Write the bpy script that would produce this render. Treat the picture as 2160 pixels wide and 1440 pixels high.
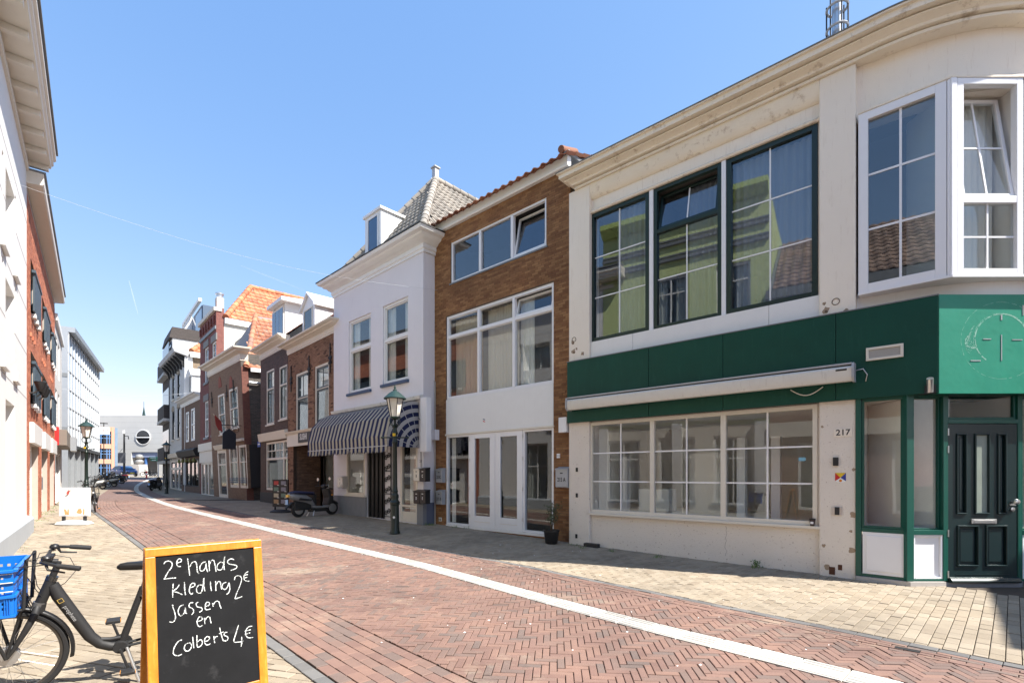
import bpy, math, random
from math import sin, cos, pi, radians, sqrt, atan2
from mathutils import Vector as V, Matrix
random.seed(11)
R_ = random.random
def ru(a, b): return a + (b - a) * R_()
for o in list(bpy.data.objects): bpy.data.objects.remove(o)
S = bpy.context.scene
C = S.collection
# ------------------------------------------------------------------ camera, sky, sun, exposure
H, F = 1.6, 1040.0          # eye height, focal length in photo pixels (photo 2160 wide)
cam = bpy.data.objects.new('camera', bpy.data.cameras.new('camera')); C.objects.link(cam)
cam.location = (0, 0, H); cam.rotation_euler = (pi / 2, 0, 0)
cam.data.sensor_width = 36; cam.data.lens = 36 * F / 2160; cam.data.shift_y = 280 / 2160
cam.data.clip_start = .05; cam.data.clip_end = 2000
S.camera = cam
SUN_EL, SUN_AZ = radians(51), radians(-22)      # azimuth of the direction towards the sun, from +X
W = bpy.data.worlds.new('World'); S.world = W; W.use_nodes = True
nt = W.node_tree; nt.nodes.clear()
sky = nt.nodes.new('ShaderNodeTexSky'); sky.sky_type = 'NISHITA'; sky.sun_disc = False
sky.sun_elevation = SUN_EL; sky.sun_rotation = radians(90) - SUN_AZ
sky.altitude = 0; sky.air_density = 1.0; sky.dust_density = .3; sky.ozone_density = 1.0
bg = nt.nodes.new('ShaderNodeBackground'); bg.inputs['Strength'].default_value = .099
wo = nt.nodes.new('ShaderNodeOutputWorld')
sep = nt.nodes.new('ShaderNodeSeparateColor'); cmb = nt.nodes.new('ShaderNodeCombineColor'); nt.links.new(sky.outputs[0], sep.inputs[0])
for i_, (p_, k_) in enumerate(((.85, 1.16), (.60, 1.60), (.35, 2.80))):      # clear-day film response of the sky: softer gradient, deeper blue
    pw_ = nt.nodes.new('ShaderNodeMath'); pw_.operation = 'POWER'; pw_.inputs[1].default_value = p_; nt.links.new(sep.outputs[i_], pw_.inputs[0])
    ml_ = nt.nodes.new('ShaderNodeMath'); ml_.operation = 'MULTIPLY'; ml_.inputs[1].default_value = k_; nt.links.new(pw_.outputs[0], ml_.inputs[0]); nt.links.new(ml_.outputs[0], cmb.inputs[i_])
nt.links.new(cmb.outputs[0], bg.inputs[0]); nt.links.new(bg.outputs[0], wo.inputs[0])
sl = bpy.data.lights.new('sun', 'SUN'); sl.energy = 4.5; sl.angle = radians(.53); sl.color = (1, .95, .87)
so = bpy.data.objects.new('sun', sl); C.objects.link(so); so.location = (20, -12, 30)
so.rotation_euler = V((cos(SUN_EL) * cos(SUN_AZ), cos(SUN_EL) * sin(SUN_AZ), sin(SUN_EL))).to_track_quat('Z', 'Y').to_euler()
S.view_settings.view_transform = 'Standard'; S.view_settings.look = 'None'
S.view_settings.exposure = 1.28; S.view_settings.gamma = 1; S.view_settings.use_curve_mapping = False
S.cycles.use_denoising = True
S.cycles.max_bounces = 7; S.cycles.diffuse_bounces = 3; S.cycles.glossy_bounces = 3; S.cycles.transparent_max_bounces = 16
S.cycles.caustics_reflective = False; S.cycles.caustics_refractive = False

# ------------------------------------------------------------------ materials
def nmat(name):
    m = bpy.data.materials.new(name); m.use_nodes = True
    n = m.node_tree; return m, n, n.nodes['Principled BSDF'], n.links.new
def N(n, t, **k):
    x = n.nodes.new(t)
    for a, b in k.items(): setattr(x, a, b)
    return x
def ramp(n, fac, stops, link):
    r = N(n, 'ShaderNodeValToRGB'); e = r.color_ramp.elements
    e[0].position, e[0].color = stops[0][0], (*stops[0][1], 1)
    e[1].position, e[1].color = stops[-1][0], (*stops[-1][1], 1)
    for p, c in stops[1:-1]:
        q = e.new(p); q.color = (*c, 1)
    if fac is not None: link(fac, r.inputs[0])
    return r
def mix(n, link, a, b, fac, mode='MIX'):
    x = N(n, 'ShaderNodeMix', data_type='RGBA', blend_type=mode)
    for s, i in ((fac, 0), (a, 6), (b, 7)):
        if hasattr(s, 'is_output'): link(s, x.inputs[i])
        elif i == 0: x.inputs[0].default_value = s
        else: x.inputs[i].default_value = (*s, 1)
    return x.outputs[2]
def noise(n, link, scale, vec=None, detail=4, rough=.6, sc=None):
    t = N(n, 'ShaderNodeTexNoise'); t.inputs['Scale'].default_value = scale
    t.inputs['Detail'].default_value = detail; t.inputs['Roughness'].default_value = rough
    if vec is None: vec = N(n, 'ShaderNodeTexCoord').outputs['Object']
    if sc:
        mp = N(n, 'ShaderNodeMapping'); mp.inputs['Scale'].default_value = sc
        link(vec, mp.inputs[0]); vec = mp.outputs[0]
    link(vec, t.inputs['Vector']); return t.outputs['Fac']
def bump(n, link, b, h, dist, st=1):
    x = N(n, 'ShaderNodeBump'); x.inputs['Strength'].default_value = st; x.inputs['Distance'].default_value = dist
    link(h, x.inputs['Height']); link(x.outputs[0], b.inputs['Normal'])
def mat(name, col, rough=.6, metal=0, var=.12, vs=4, bmp=0, bs=80, dirt=0, dcol=(.12, .09, .06), spec=.5, streak=False):
    m, n, b, L = nmat(name)
    b.inputs['Roughness'].default_value = rough; b.inputs['Metallic'].default_value = metal
    b.inputs['Specular IOR Level'].default_value = spec
    f = noise(n, L, vs)
    c = mix(n, L, tuple(x * (1 - var) for x in col), tuple(min(1, x * (1 + var * .6)) for x in col), f)
    if dirt:
        d = noise(n, L, 5 if not streak else 3, sc=(6, 6, .7) if streak else None, detail=8, rough=.7)
        r = ramp(n, d, [(.56, (0, 0, 0)), (.74, (1, 1, 1))], L)
        mm = N(n, 'ShaderNodeMath', operation='MULTIPLY'); L(r.outputs[0], mm.inputs[0]); mm.inputs[1].default_value = dirt
        c = mix(n, L, c, dcol, mm.outputs[0])
    L(c, b.inputs['Base Color'])
    if bmp: bump(n, L, b, noise(n, L, bs, detail=5), bmp)
    return m
def piece_mat(name, stops, rough=.85, bmp=.002, bs=120, fleck=None, spec=.3, patch=False):
    "colour picked per brick / tile: each object and each loose island of a mesh draws its own shade"
    m, n, b, L = nmat(name)
    g = N(n, 'ShaderNodeNewGeometry'); o = N(n, 'ShaderNodeObjectInfo')
    a = N(n, 'ShaderNodeMath', operation='ADD'); L(g.outputs['Random Per Island'], a.inputs[0]); L(o.outputs['Random'], a.inputs[1])
    fr = N(n, 'ShaderNodeMath', operation='FRACT'); L(a.outputs[0], fr.inputs[0])
    r = ramp(n, fr.outputs[0], stops, L)
    f = noise(n, L, 14, vec=g.outputs['Position'], detail=6)
    c = mix(n, L, r.outputs[0], (.62, .62, .62), f, 'OVERLAY')
    f2 = noise(n, L, .7, vec=g.outputs['Position'], detail=7, rough=.65)
    r2 = ramp(n, f2, [(.3, (.74, .74, .75)), (.5, (1, 1, 1)), (.7, (1.2, 1.17, 1.13))], L)
    c = mix(n, L, c, r2.outputs[0], 1.0, 'MULTIPLY')
    if patch:      # sand and chewing-gum marks, old stains across several stones
        f4 = noise(n, L, .45, vec=g.outputs['Position'], detail=8, rough=.75); r4 = ramp(n, f4, [(.54, (0, 0, 0)), (.66, (.55, .55, .55))], L)
        c = mix(n, L, c, (.40, .33, .25), r4.outputs[0])
        f5 = noise(n, L, 1.9, vec=g.outputs['Position'], detail=8, rough=.75); r5 = ramp(n, f5, [(.60, (0, 0, 0)), (.70, (.6, .6, .6))], L)
        c = mix(n, L, c, (.09, .07, .06), r5.outputs[0])
        f6 = noise(n, L, 11, vec=g.outputs['Position'], detail=2); r6 = ramp(n, f6, [(.74, (0, 0, 0)), (.76, (.7, .7, .7))], L)
        c = mix(n, L, c, (.13, .12, .115), r6.outputs[0])
    if fleck:
        f3 = noise(n, L, 60, vec=g.outputs['Position'], detail=3)
        r3 = ramp(n, f3, [(.66, (0, 0, 0)), (.72, (1, 1, 1))], L)
        c = mix(n, L, c, fleck, r3.outputs[0])
    L(c, b.inputs['Base Color']); b.inputs['Roughness'].default_value = rough
    b.inputs['Specular IOR Level'].default_value = spec
    if bmp: bump(n, L, b, noise(n, L, bs, vec=g.outputs['Position'], detail=4), bmp)
    return m
def brick_mat(name, c1, c2, mortar, axes='xz', bw=.22, bh=.065, ms=.009, var=.2, rough=.85):
    m, n, b, L = nmat(name)
    sp = N(n, 'ShaderNodeSeparateXYZ'); L(N(n, 'ShaderNodeTexCoord').outputs['Object'], sp.inputs[0])
    cb = N(n, 'ShaderNodeCombineXYZ')
    for i, a in enumerate(axes): L(sp.outputs['xyz'.index(a)], cb.inputs[i])
    t = N(n, 'ShaderNodeTexBrick'); L(cb.outputs[0], t.inputs['Vector'])
    t.inputs['Scale'].default_value = 1; t.inputs['Brick Width'].default_value = bw; t.inputs['Row Height'].default_value = bh
    t.inputs['Mortar Size'].default_value = ms; t.inputs['Bias'].default_value = 0
    t.inputs['Color1'].default_value = (*c1, 1); t.inputs['Color2'].default_value = (*c2, 1); t.inputs['Mortar'].default_value = (*mortar, 1)
    f = noise(n, L, 9, detail=6)
    r = ramp(n, f, [(.25, (1 - var,) * 3), (.75, (1 + var,) * 3)], L)
    c = mix(n, L, t.outputs['Color'], r.outputs[0], 1.0, 'MULTIPLY')
    L(c, b.inputs['Base Color']); b.inputs['Roughness'].default_value = rough
    iv = N(n, 'ShaderNodeMath', operation='SUBTRACT'); iv.inputs[0].default_value = 1; L(t.outputs['Fac'], iv.inputs[1])
    bump(n, L, b, iv.outputs[0], .006, .8)
    return m
def glass_mat(name, tint=(.8, .84, .82), ior=1.6, wav=.0006, ws=1.3, rough=0.0):
    m = bpy.data.materials.new(name); m.use_nodes = True; n = m.node_tree; n.nodes.clear(); L = n.links.new
    out = N(n, 'ShaderNodeOutputMaterial'); mx = N(n, 'ShaderNodeMixShader')
    tr = N(n, 'ShaderNodeBsdfTransparent'); tr.inputs[0].default_value = (*tint, 1)
    gl = N(n, 'ShaderNodeBsdfGlossy'); gl.inputs['Roughness'].default_value = rough
    fr = N(n, 'ShaderNodeFresnel'); geo = N(n, 'ShaderNodeNewGeometry'); im = N(n, 'ShaderNodeMapRange')
    im.inputs['To Min'].default_value = ior; im.inputs['To Max'].default_value = 1 / ior; L(geo.outputs['Backfacing'], im.inputs['Value']); L(im.outputs[0], fr.inputs[0])
    bp = N(n, 'ShaderNodeBump'); bp.inputs['Distance'].default_value = wav; bp.inputs['Strength'].default_value = 1
    L(noise(n, L, ws, detail=1), bp.inputs['Height'])
    L(bp.outputs[0], gl.inputs['Normal'])
    L(fr.outputs[0], mx.inputs[0]); L(tr.outputs[0], mx.inputs[1]); L(gl.outputs[0], mx.inputs[2]); L(mx.outputs[0], out.inputs[0])
    return m
def stripe_mat(name, ca, cb, period, radial=None):
    m, n, b, L = nmat(name)
    sp = N(n, 'ShaderNodeSeparateXYZ'); L(N(n, 'ShaderNodeTexCoord').outputs['Object'], sp.inputs[0])
    if radial is None: val = sp.outputs[0]
    else:
        zz = N(n, 'ShaderNodeMath', operation='SUBTRACT'); L(sp.outputs[2], zz.inputs[0]); zz.inputs[1].default_value = radial
        cc = N(n, 'ShaderNodeCombineXYZ'); L(sp.outputs[1], cc.inputs[0]); L(zz.outputs[0], cc.inputs[1])
        ln = N(n, 'ShaderNodeVectorMath', operation='LENGTH'); L(cc.outputs[0], ln.inputs[0]); val = ln.outputs['Value']
    d = N(n, 'ShaderNodeMath', operation='DIVIDE'); L(val, d.inputs[0]); d.inputs[1].default_value = period
    fr = N(n, 'ShaderNodeMath', operation='FRACT'); L(d.outputs[0], fr.inputs[0])
    gt = N(n, 'ShaderNodeMath', operation='GREATER_THAN'); L(fr.outputs[0], gt.inputs[0]); gt.inputs[1].default_value = .5
    w = mix(n, L, cb, tuple(x * .7 for x in cb), noise(n, L, 5, detail=6))
    c = mix(n, L, ca, w, gt.outputs[0]); L(c, b.inputs['Base Color']); b.inputs['Roughness'].default_value = .9
    bump(n, L, b, noise(n, L, 4), .01)
    return m

WHITE = mat('white_paint', (.80, .80, .79), .45, var=.05, dirt=.12, streak=True, dcol=(.45, .42, .38))
UPVC = mat('white_plastic', (.82, .82, .84), .3, var=.03)
WHITE2 = mat('sunny_white_render', (.80, .78, .75), .8, var=.05, bmp=.002, bs=90)
CREAMW = mat('cream_wood', (.74, .69, .60), .5, var=.08, dirt=.15, streak=True, dcol=(.35, .3, .22))
CREAM = mat('cream_render', (.88, .80, .69), .8, var=.06, vs=1.5, bmp=.004, bs=70, dirt=.38, streak=True, dcol=(.52, .40, .28))
CORN = mat('cream_cornice', (.86, .77, .63), .75, var=.10, vs=2, bmp=.004, bs=60, dirt=.85, dcol=(.36, .24, .14))
def rough_wall():
    m, n, b, L = nmat('roughcast_cream')
    c = mix(n, L, (.76, .69, .61), (.84, .77, .69), noise(n, L, 2))
    f = noise(n, L, 26, detail=5, rough=.65); r = ramp(n, f, [(.62, (0, 0, 0)), (.68, (1, 1, 1))], L)
    c = mix(n, L, c, (.42, .33, .26), r.outputs[0])
    f2 = noise(n, L, 7, detail=7, rough=.7); r2 = ramp(n, f2, [(.64, (0, 0, 0)), (.69, (1, 1, 1))], L)
    mm = N(n, 'ShaderNodeMath', operation='MULTIPLY'); L(r2.outputs[0], mm.inputs[0]); mm.inputs[1].default_value = .5
    c = mix(n, L, c, (.5, .4, .32), mm.outputs[0])
    L(c, b.inputs['Base Color']); b.inputs['Roughness'].default_value = .9
    bump(n, L, b, noise(n, L, 55, detail=6), .012)
    return m
ROUGH = rough_wall()
GREEN = mat('dark_green_panel', (.003, .060, .040), .5, var=.3, vs=2.2, dirt=.55, dcol=(.014, .085, .062), spec=.3, streak=True, bmp=.0015, bs=9)
GREENT = mat('green_frame_paint', (.007, .085, .062), .35, var=.12)
DKGREEN = mat('bottle_green_frame', (.008, .024, .022), .35, var=.1)
DOORG = mat('dark_door_paint', (.010, .026, .028), .33, var=.15)
GLASS = glass_mat('window_glass', tint=(.93, .95, .94), ior=1.75)
GLASSB = glass_mat('strong_glass', tint=(.82, .86, .88), ior=2.05)
SHOPGL = glass_mat('shop_glass', tint=(.95, .96, .955), ior=1.65, wav=.0009)
ROOM = mat('room_grey', (.16, .15, .14), .9)
ROOML = mat('room_pale', (.78, .76, .72), .9)
DARK = mat('room_dark', (.03, .03, .032), .9)
CURT = mat('beige_curtain', (.66, .58, .50), .95, var=.1)
CURTG = mat('grey_curtain', (.36, .36, .40), .95, var=.1)
CURTW = mat('white_curtain', (.75, .74, .72), .95, var=.06)
LAV = mat('lavender_render', (.76, .74, .77), .8, var=.07, vs=1.2, bmp=.003, bs=60, dirt=.3, streak=True, dcol=(.5, .5, .55))
BLUE = mat('blue_sill', (.05, .09, .17), .5)
GREYST = mat('grey_plinth', (.22, .23, .25), .8, var=.2, dirt=.3, streak=True, bmp=.002)
ZINC = mat('zinc', (.42, .44, .46), .45, .6, var=.1)
STEEL = mat('steel', (.62, .62, .62), .3, .9, var=.05)
GREYBOX = mat('grey_mailbox', (.40, .41, .43), .45, .1)
BLACK = mat('black_paint', (.012, .012, .013), .4, var=.2)
BLACKM = mat('black_matt', (.02, .02, .021), .6, var=.2)
RUBBER = mat('rubber', (.018, .018, .019), .75, var=.25)
IRON = mat('wrought_iron', (.015, .015, .017), .5, .3)
LAMPG = mat('lamp_green', (.007, .018, .014), .35, var=.2)
CAPG = mat('verdigris_cap', (.014, .042, .040), .5, var=.15)
LANT = mat('lantern_glass', (.72, .68, .60), .25, var=.04)
STONE = mat('step_stone', (.46, .43, .40), .8, var=.15, dirt=.3, bmp=.002)
LEAD = mat('lead', (.20, .21, .22), .6, .2, var=.15)
INK = mat('black_ink', (.02, .02, .02), .6)
WINK = mat('white_ink', (.85, .85, .85), .6)
RED = mat('red_print', (.55, .02, .02), .5)
BR_R2 = piece_mat('tan_brown_brick', [(0, (.165, .075, .034)), (.25, (.205, .098, .044)), (.5, (.235, .118, .052)), (.8, (.29, .155, .070)), (1, (.18, .083, .038))], .8)
BR_R4 = piece_mat('mixed_brown_brick', [(0, (.07, .035, .025)), (.15, (.19, .10, .06)), (.6, (.26, .15, .095)), (1, (.21, .11, .07))])
BR_R5 = piece_mat('dark_red_brick', [(0, (.045, .022, .018)), (.5, (.085, .04, .032)), (1, (.06, .03, .024))], .6)
BR_L2 = piece_mat('orange_red_brick', [(0, (.36, .12, .07)), (.4, (.44, .16, .09)), (.8, (.50, .20, .12)), (1, (.34, .11, .07))])
MORT = mat('mortar_dark', (.12, .09, .07), .95); MORTL = mat('mortar_light', (.42, .36, .31), .95)
BT_TAN = brick_mat('tan_brick_wall', (.24, .15, .09), (.19, .105, .065), (.21, .165, .125))
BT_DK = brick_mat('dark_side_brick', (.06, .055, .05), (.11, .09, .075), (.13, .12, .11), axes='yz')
BT_CRIM = brick_mat('crimson_brick_wall', (.20, .055, .045), (.16, .045, .038), (.14, .06, .05))
BT_CRIMS = brick_mat('crimson_side_brick', (.24, .075, .06), (.2, .06, .05), (.22, .13, .11), axes='yz')
BT_BRN = brick_mat('brown_brick_wall', (.17, .10, .07), (.13, .075, .05), (.15, .11, .085))
BT_TANS = brick_mat('tan_side_brick', (.27, .2, .13), (.21, .15, .10), (.22, .17, .13), axes='yz')
BT_DARKM = brick_mat('umber_brick_wall', (.075, .06, .055), (.06, .05, .045), (.08, .07, .065))
BT_WHITE = brick_mat('whitewashed_brick', (.72, .70, .67), (.66, .64, .61), (.5, .48, .46))
BT_LIME = brick_mat('lime_painted_brick', (.62, .70, .33), (.58, .66, .30), (.5, .58, .26), var=.1)
TILE_O = piece_mat('orange_pantile', [(0, (.38, .13, .068)), (.4, (.46, .17, .085)), (.8, (.52, .215, .11)), (1, (.32, .105, .058))], .7)
TILE_OW = piece_mat('weathered_pantile', [(0, (.28, .11, .068)), (.4, (.37, .15, .088)), (.8, (.44, .20, .12)), (1, (.24, .14, .11))], .8)
TILE_B = piece_mat('brown_roof_tile', [(0, (.17, .115, .09)), (.5, (.23, .155, .12)), (1, (.27, .19, .15))], .8)
TILE_G = piece_mat('grey_roof_tile', [(0, (.20, .185, .165)), (.5, (.26, .24, .21)), (1, (.30, .27, .235))], .75)
dk = lambda st, k=.88: [(p, tuple(v * k for v in c)) for p, c in st]
PAVE_R = piece_mat('red_paver', dk([(0, (.20, .122, .100)), (.3, (.225, .14, .115)), (.55, (.25, .153, .120)), (.78, (.20, .135, .113)), (.9, (.165, .125, .11)), (1, (.235, .142, .112))]), .8, .002, 90, spec=.35, patch=True)
PAVE_Y = piece_mat('yellow_paver', dk([(0, (.275, .228, .17)), (.4, (.31, .258, .195)), (.8, (.345, .292, .225)), (1, (.26, .212, .158))]), .85, .002, 90, patch=True)
PAVE_G = piece_mat('grey_paver', [(0, (.115, .113, .112)), (1, (.16, .156, .152))], .85, .002, 90)
TILE_W = piece_mat('white_tile', [(0, (.38, .365, .335)), (.5, (.45, .435, .40)), (1, (.51, .49, .455))], .75, .001, 90)
JOINT = mat('joint_sand', (.075, .058, .045), .95, var=.3, vs=8)

# ------------------------------------------------------------------ mesh helpers
WM = {}
class MB:
    def __init__(s): s.v = []; s.f = []
    def add(s, vs, fs):
        k = len(s.v); s.v += [tuple(p) for p in vs]; s.f += [tuple(i + k for i in f) for f in fs]; return s
    def quad(s, *p): s.add(p, [tuple(range(len(p)))]); return s
    def box(s, x0, x1, y0, y1, z0, z1):
        s.add([(x0, y0, z0), (x1, y0, z0), (x1, y1, z0), (x0, y1, z0), (x0, y0, z1), (x1, y0, z1), (x1, y1, z1), (x0, y1, z1)],
              [(0, 3, 2, 1), (4, 5, 6, 7), (0, 1, 5, 4), (1, 2, 6, 5), (2, 3, 7, 6), (3, 0, 4, 7)]); return s
    def bar(s, a, b, w, h=None, up=(0, 0, 1)):
        a, b = V(a), V(b); h = h or w; d = (b - a).normalized(); up = V(up)
        if abs(d.dot(up)) > .98: up = V((0, 1, 0))
        x = d.cross(up).normalized() * w / 2; y = x.cross(d).normalized() * h / 2
        s.add([a - x - y, a + x - y, a + x + y, a - x + y, b - x - y, b + x - y, b + x + y, b - x + y],
              [(0, 3, 2, 1), (4, 5, 6, 7), (0, 1, 5, 4), (1, 2, 6, 5), (2, 3, 7, 6), (3, 0, 4, 7)]); return s
    def tube(s, pts, r, n=8, cap=True):
        pts = [V(p) for p in pts]; rs = r if isinstance(r, (list, tuple)) else [r] * len(pts)
        k = len(s.v); ref = V((0, 0, 1)); prev = None
        for i, p in enumerate(pts):
            t = (pts[min(i + 1, len(pts) - 1)] - pts[max(i - 1, 0)]).normalized()
            if prev is None:
                if abs(t.dot(ref)) > .95: ref = V((1, 0, 0))
                x = t.cross(ref).normalized()
            else: x = (prev - t * prev.dot(t)).normalized()
            prev = x; y = t.cross(x)
            for j in range(n):
                a = 2 * pi * j / n; s.v.append(tuple(p + x * cos(a) * rs[i] + y * sin(a) * rs[i]))
        for i in range(len(pts) - 1):
            for j in range(n):
                a = k + i * n + j; b = k + i * n + (j + 1) % n; s.f.append((a, b, b + n, a + n))
        if cap:
            s.f.append(tuple(k + j for j in range(n))[::-1]); e = k + (len(pts) - 1) * n; s.f.append(tuple(e + j for j in range(n)))
        return s
    def lathe(s, prof, c=(0, 0, 0), n=16, a0=0, ax='z'):
        k = len(s.v)
        for r, z in prof:
            for j in range(n):
                a = a0 + 2 * pi * j / n; q = (r * cos(a), r * sin(a), z)
                if ax == 'y': q = (q[0], q[2], q[1])
                if ax == 'x': q = (q[2], q[0], q[1])
                s.v.append((c[0] + q[0], c[1] + q[1], c[2] + q[2]))
        for i in range(len(prof) - 1):
            for j in range(n):
                a = k + i * n + j; b = k + i * n + (j + 1) % n; s.f.append((a, b, b + n, a + n))
        s.f.append(tuple(k + j for j in range(n))[::-1]); e = k + (len(prof) - 1) * n; s.f.append(tuple(e + j for j in range(n)))
        return s
    def ext(s, prof, x0, x1):
        "profile of (outward, z) points, wall side first, run along x"
        n = len(prof)
        s.add([(x0, -o, z) for o, z in prof] + [(x1, -o, z) for o, z in prof],
              [tuple(range(n)), tuple(range(2 * n - 1, n - 1, -1))] + [(i, i + n, (i + 1) % n + n, (i + 1) % n) for i in range(n)])
        return s
    def sweep(s, prof, path, cap=True):
        "profile (outward, z) along a plan path; outward is to the right of the direction of travel"
        n = len(prof); k = len(s.v); m = len(path)
        for i, p in enumerate(path):
            a = V(path[max(i - 1, 0)]); b = V(path[min(i + 1, m - 1)]); p = V(p)
            d1 = (p - a).normalized() if i else (b - p).normalized(); d2 = (b - p).normalized() if i < m - 1 else d1
            n1 = V((d1.y, -d1.x)); n2 = V((d2.y, -d2.x)); nn = (n1 + n2).normalized(); sc = 1 / max(.3, nn.dot(n1))
            for o, z in prof: q = p + nn * o * sc; s.v.append((q.x, q.y, z))
        for i in range(m - 1):
            for j in range(n):
                a = k + i * n + j; b = k + i * n + (j + 1) % n; s.f.append((a, b, b + n, a + n))
        if cap: s.f.append(tuple(k + j for j in range(n))); e = k + (m - 1) * n; s.f.append(tuple(e + j for j in range(n))[::-1])
        return s
    def prism(s, pts, off):
        n = len(pts); off = V(off)
        s.add([V(p) for p in pts] + [V(p) + off for p in pts],
              [tuple(range(n))[::-1], tuple(range(n, 2 * n))] + [(i, (i + 1) % n, (i + 1) % n + n, i + n) for i in range(n)]); return s
    def wall(s, x0, x1, z0, z1, holes=(), y=0, d=.14, back=False):
        xs = sorted({x0, x1, *[c for h in holes for c in h[:2] if x0 < c < x1]}); zs = sorted({z0, z1, *[c for h in holes for c in h[2:] if z0 < c < z1]})
        for i in range(len(xs) - 1):
            for j in range(len(zs) - 1):
                mx, mz = (xs[i] + xs[i + 1]) / 2, (zs[j] + zs[j + 1]) / 2
                if any(h[0] < mx < h[1] and h[2] < mz < h[3] for h in holes): continue
                s.quad((xs[i], y, zs[j]), (xs[i + 1], y, zs[j]), (xs[i + 1], y, zs[j + 1]), (xs[i], y, zs[j + 1]))
                if back: s.quad((xs[i], y + d, zs[j]), (xs[i], y + d, zs[j + 1]), (xs[i + 1], y + d, zs[j + 1]), (xs[i + 1], y + d, zs[j]))
        for a, b, c, e in holes:
            q = y + d
            s.quad((a, y, c), (a, y, e), (a, q, e), (a, q, c)); s.quad((b, y, c), (b, q, c), (b, q, e), (b, y, e))
            s.quad((a, y, e), (b, y, e), (b, q, e), (a, q, e)); s.quad((a, y, c), (a, q, c), (b, q, c), (b, y, c))
        return s
    def build(s, name, m, parent=None, rel=None, smooth=False, bev=0, loc=None, rot=None, kind=None):
        me = bpy.data.meshes.new(name)
        vs = s.v if rel is None else [tuple(rel @ V(p)) for p in s.v]
        me.from_pydata(vs, [], s.f); me.materials.append(m)
        if smooth: me.shade_smooth()
        o = bpy.data.objects.new(name, me); C.objects.link(o)
        if smooth == 2:
            e = o.modifiers.new('edge', 'EDGE_SPLIT'); e.split_angle = radians(38)
        if parent: o.parent = parent
        if loc: o.location = loc
        if rot: o.rotation_euler = rot
        if bev:
            b = o.modifiers.new('bevel', 'BEVEL'); b.width = bev; b.segments = 2; b.limit_method = 'ANGLE'; b.angle_limit = radians(40)
        if kind: o['kind'] = kind
        return o
def tag(o, label, cat, group=None):
    o['label'] = label; o['category'] = cat
    if group: o['group'] = group
    return o
def thing(name, label, cat, M=None, loc=None, rz=0, group=None):
    o = bpy.data.objects.new(name, None); C.objects.link(o); o.empty_display_size = .2
    if M is None: M = Matrix.Translation(loc) @ Matrix.Rotation(rz, 4, 'Z')
    o.matrix_local = M; WM[o.name] = M
    return tag(o, label, cat, group)
def dup(root, M, label=None, group=None, swap=None):
    r = root.copy(); C.objects.link(r); r.matrix_local = M
    if label: r['label'] = label
    if group: r['group'] = group
    def cp(ch, p):
        c = ch.copy(); C.objects.link(c); c.parent = p
        if swap and c.type == 'MESH':
            for k, mm in enumerate(c.data.materials):
                if mm and mm.name in swap:
                    c.data = c.data.copy(); c.data.materials[k] = swap[mm.name]
        for g in ch.children: cp(g, c)
    for ch in root.children: cp(ch, r)
    return r
def text(body, size, m, parent, x, y, z, ext=.002, rel=None, name='lettering', sx=1, bold=0, rot=None):
    cu = bpy.data.curves.new(name, 'FONT'); cu.body = body; cu.size = size; cu.extrude = ext; cu.align_x = 'CENTER'; cu.align_y = 'CENTER'; cu.offset = bold
    cu.materials.append(m); o = bpy.data.objects.new(name, cu); C.objects.link(o); o.parent = parent
    M = Matrix.Translation((x, y, z)) @ Matrix.Rotation(pi / 2, 4, 'X') @ Matrix.Diagonal((sx, 1, 1, 1))
    if rot is not None: M = Matrix.Translation((x, y, z)) @ rot
    o.matrix_local = (rel @ M) if rel is not None else M
    return o
class Fac:
    "a wall plane in plan from A (left, seen from the street) to B (right): local x along it, y into the building, z up"
    def __init__(s, A, B, z0=0):
        s.A = V((A[0], A[1], z0)); u = V((B[0] - A[0], B[1] - A[1], 0)); s.W = u.length; s.u = u / s.W
        s.n = V((-s.u.y, s.u.x, 0)); s.z0 = z0
        s.M = Matrix(((s.u.x, s.n.x, 0, A[0]), (s.u.y, s.n.y, 0, A[1]), (0, 0, 1, z0), (0, 0, 0, 1)))
    def at(s, px, py, d=0):
        "wall coordinates of a measured photo point"
        r = V(((px - 1080) / F, 1, (1000 - py) / F)); c = V((0, 0, H)); p0 = s.A + s.n * d
        t = (p0 - c).dot(s.n) / r.dot(s.n); q = c + r * t - s.A
        return q.dot(s.u), q.z
    def x(s, px, d=0): return s.at(px, 1000, d)[0]
    def z(s, px, py, d=0): return s.at(px, py, d)[1]
def pt(px, Y): return ((px - 1080) / F * Y, Y)
GP = [(-20, 0), (7.5, 0), (11, .055), (14, .165), (18, .22), (24, .27), (38, .29), (44, .42), (58, 1.0), (70, 1.36), (90, 1.42), (600, 1.42)]
def _g(y):
    for (a, b), (c, d) in zip(GP, GP[1:]):
        if y <= c: return b + (d - b) * max(0, y - a) / (c - a)
    return GP[-1][1]
def g(y): return (_g(y - 1.5) + _g(y - .5) + _g(y + .5) + _g(y + 1.5)) / 4
def G(px, py):
    "street point under a measured photo point"
    a, b = 1., 200.
    for _ in range(50):
        Y = (a + b) / 2
        if Y * (py - 1000) > (H - g(Y)) * F: b = Y
        else: a = Y
    return pt(px, Y)
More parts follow.
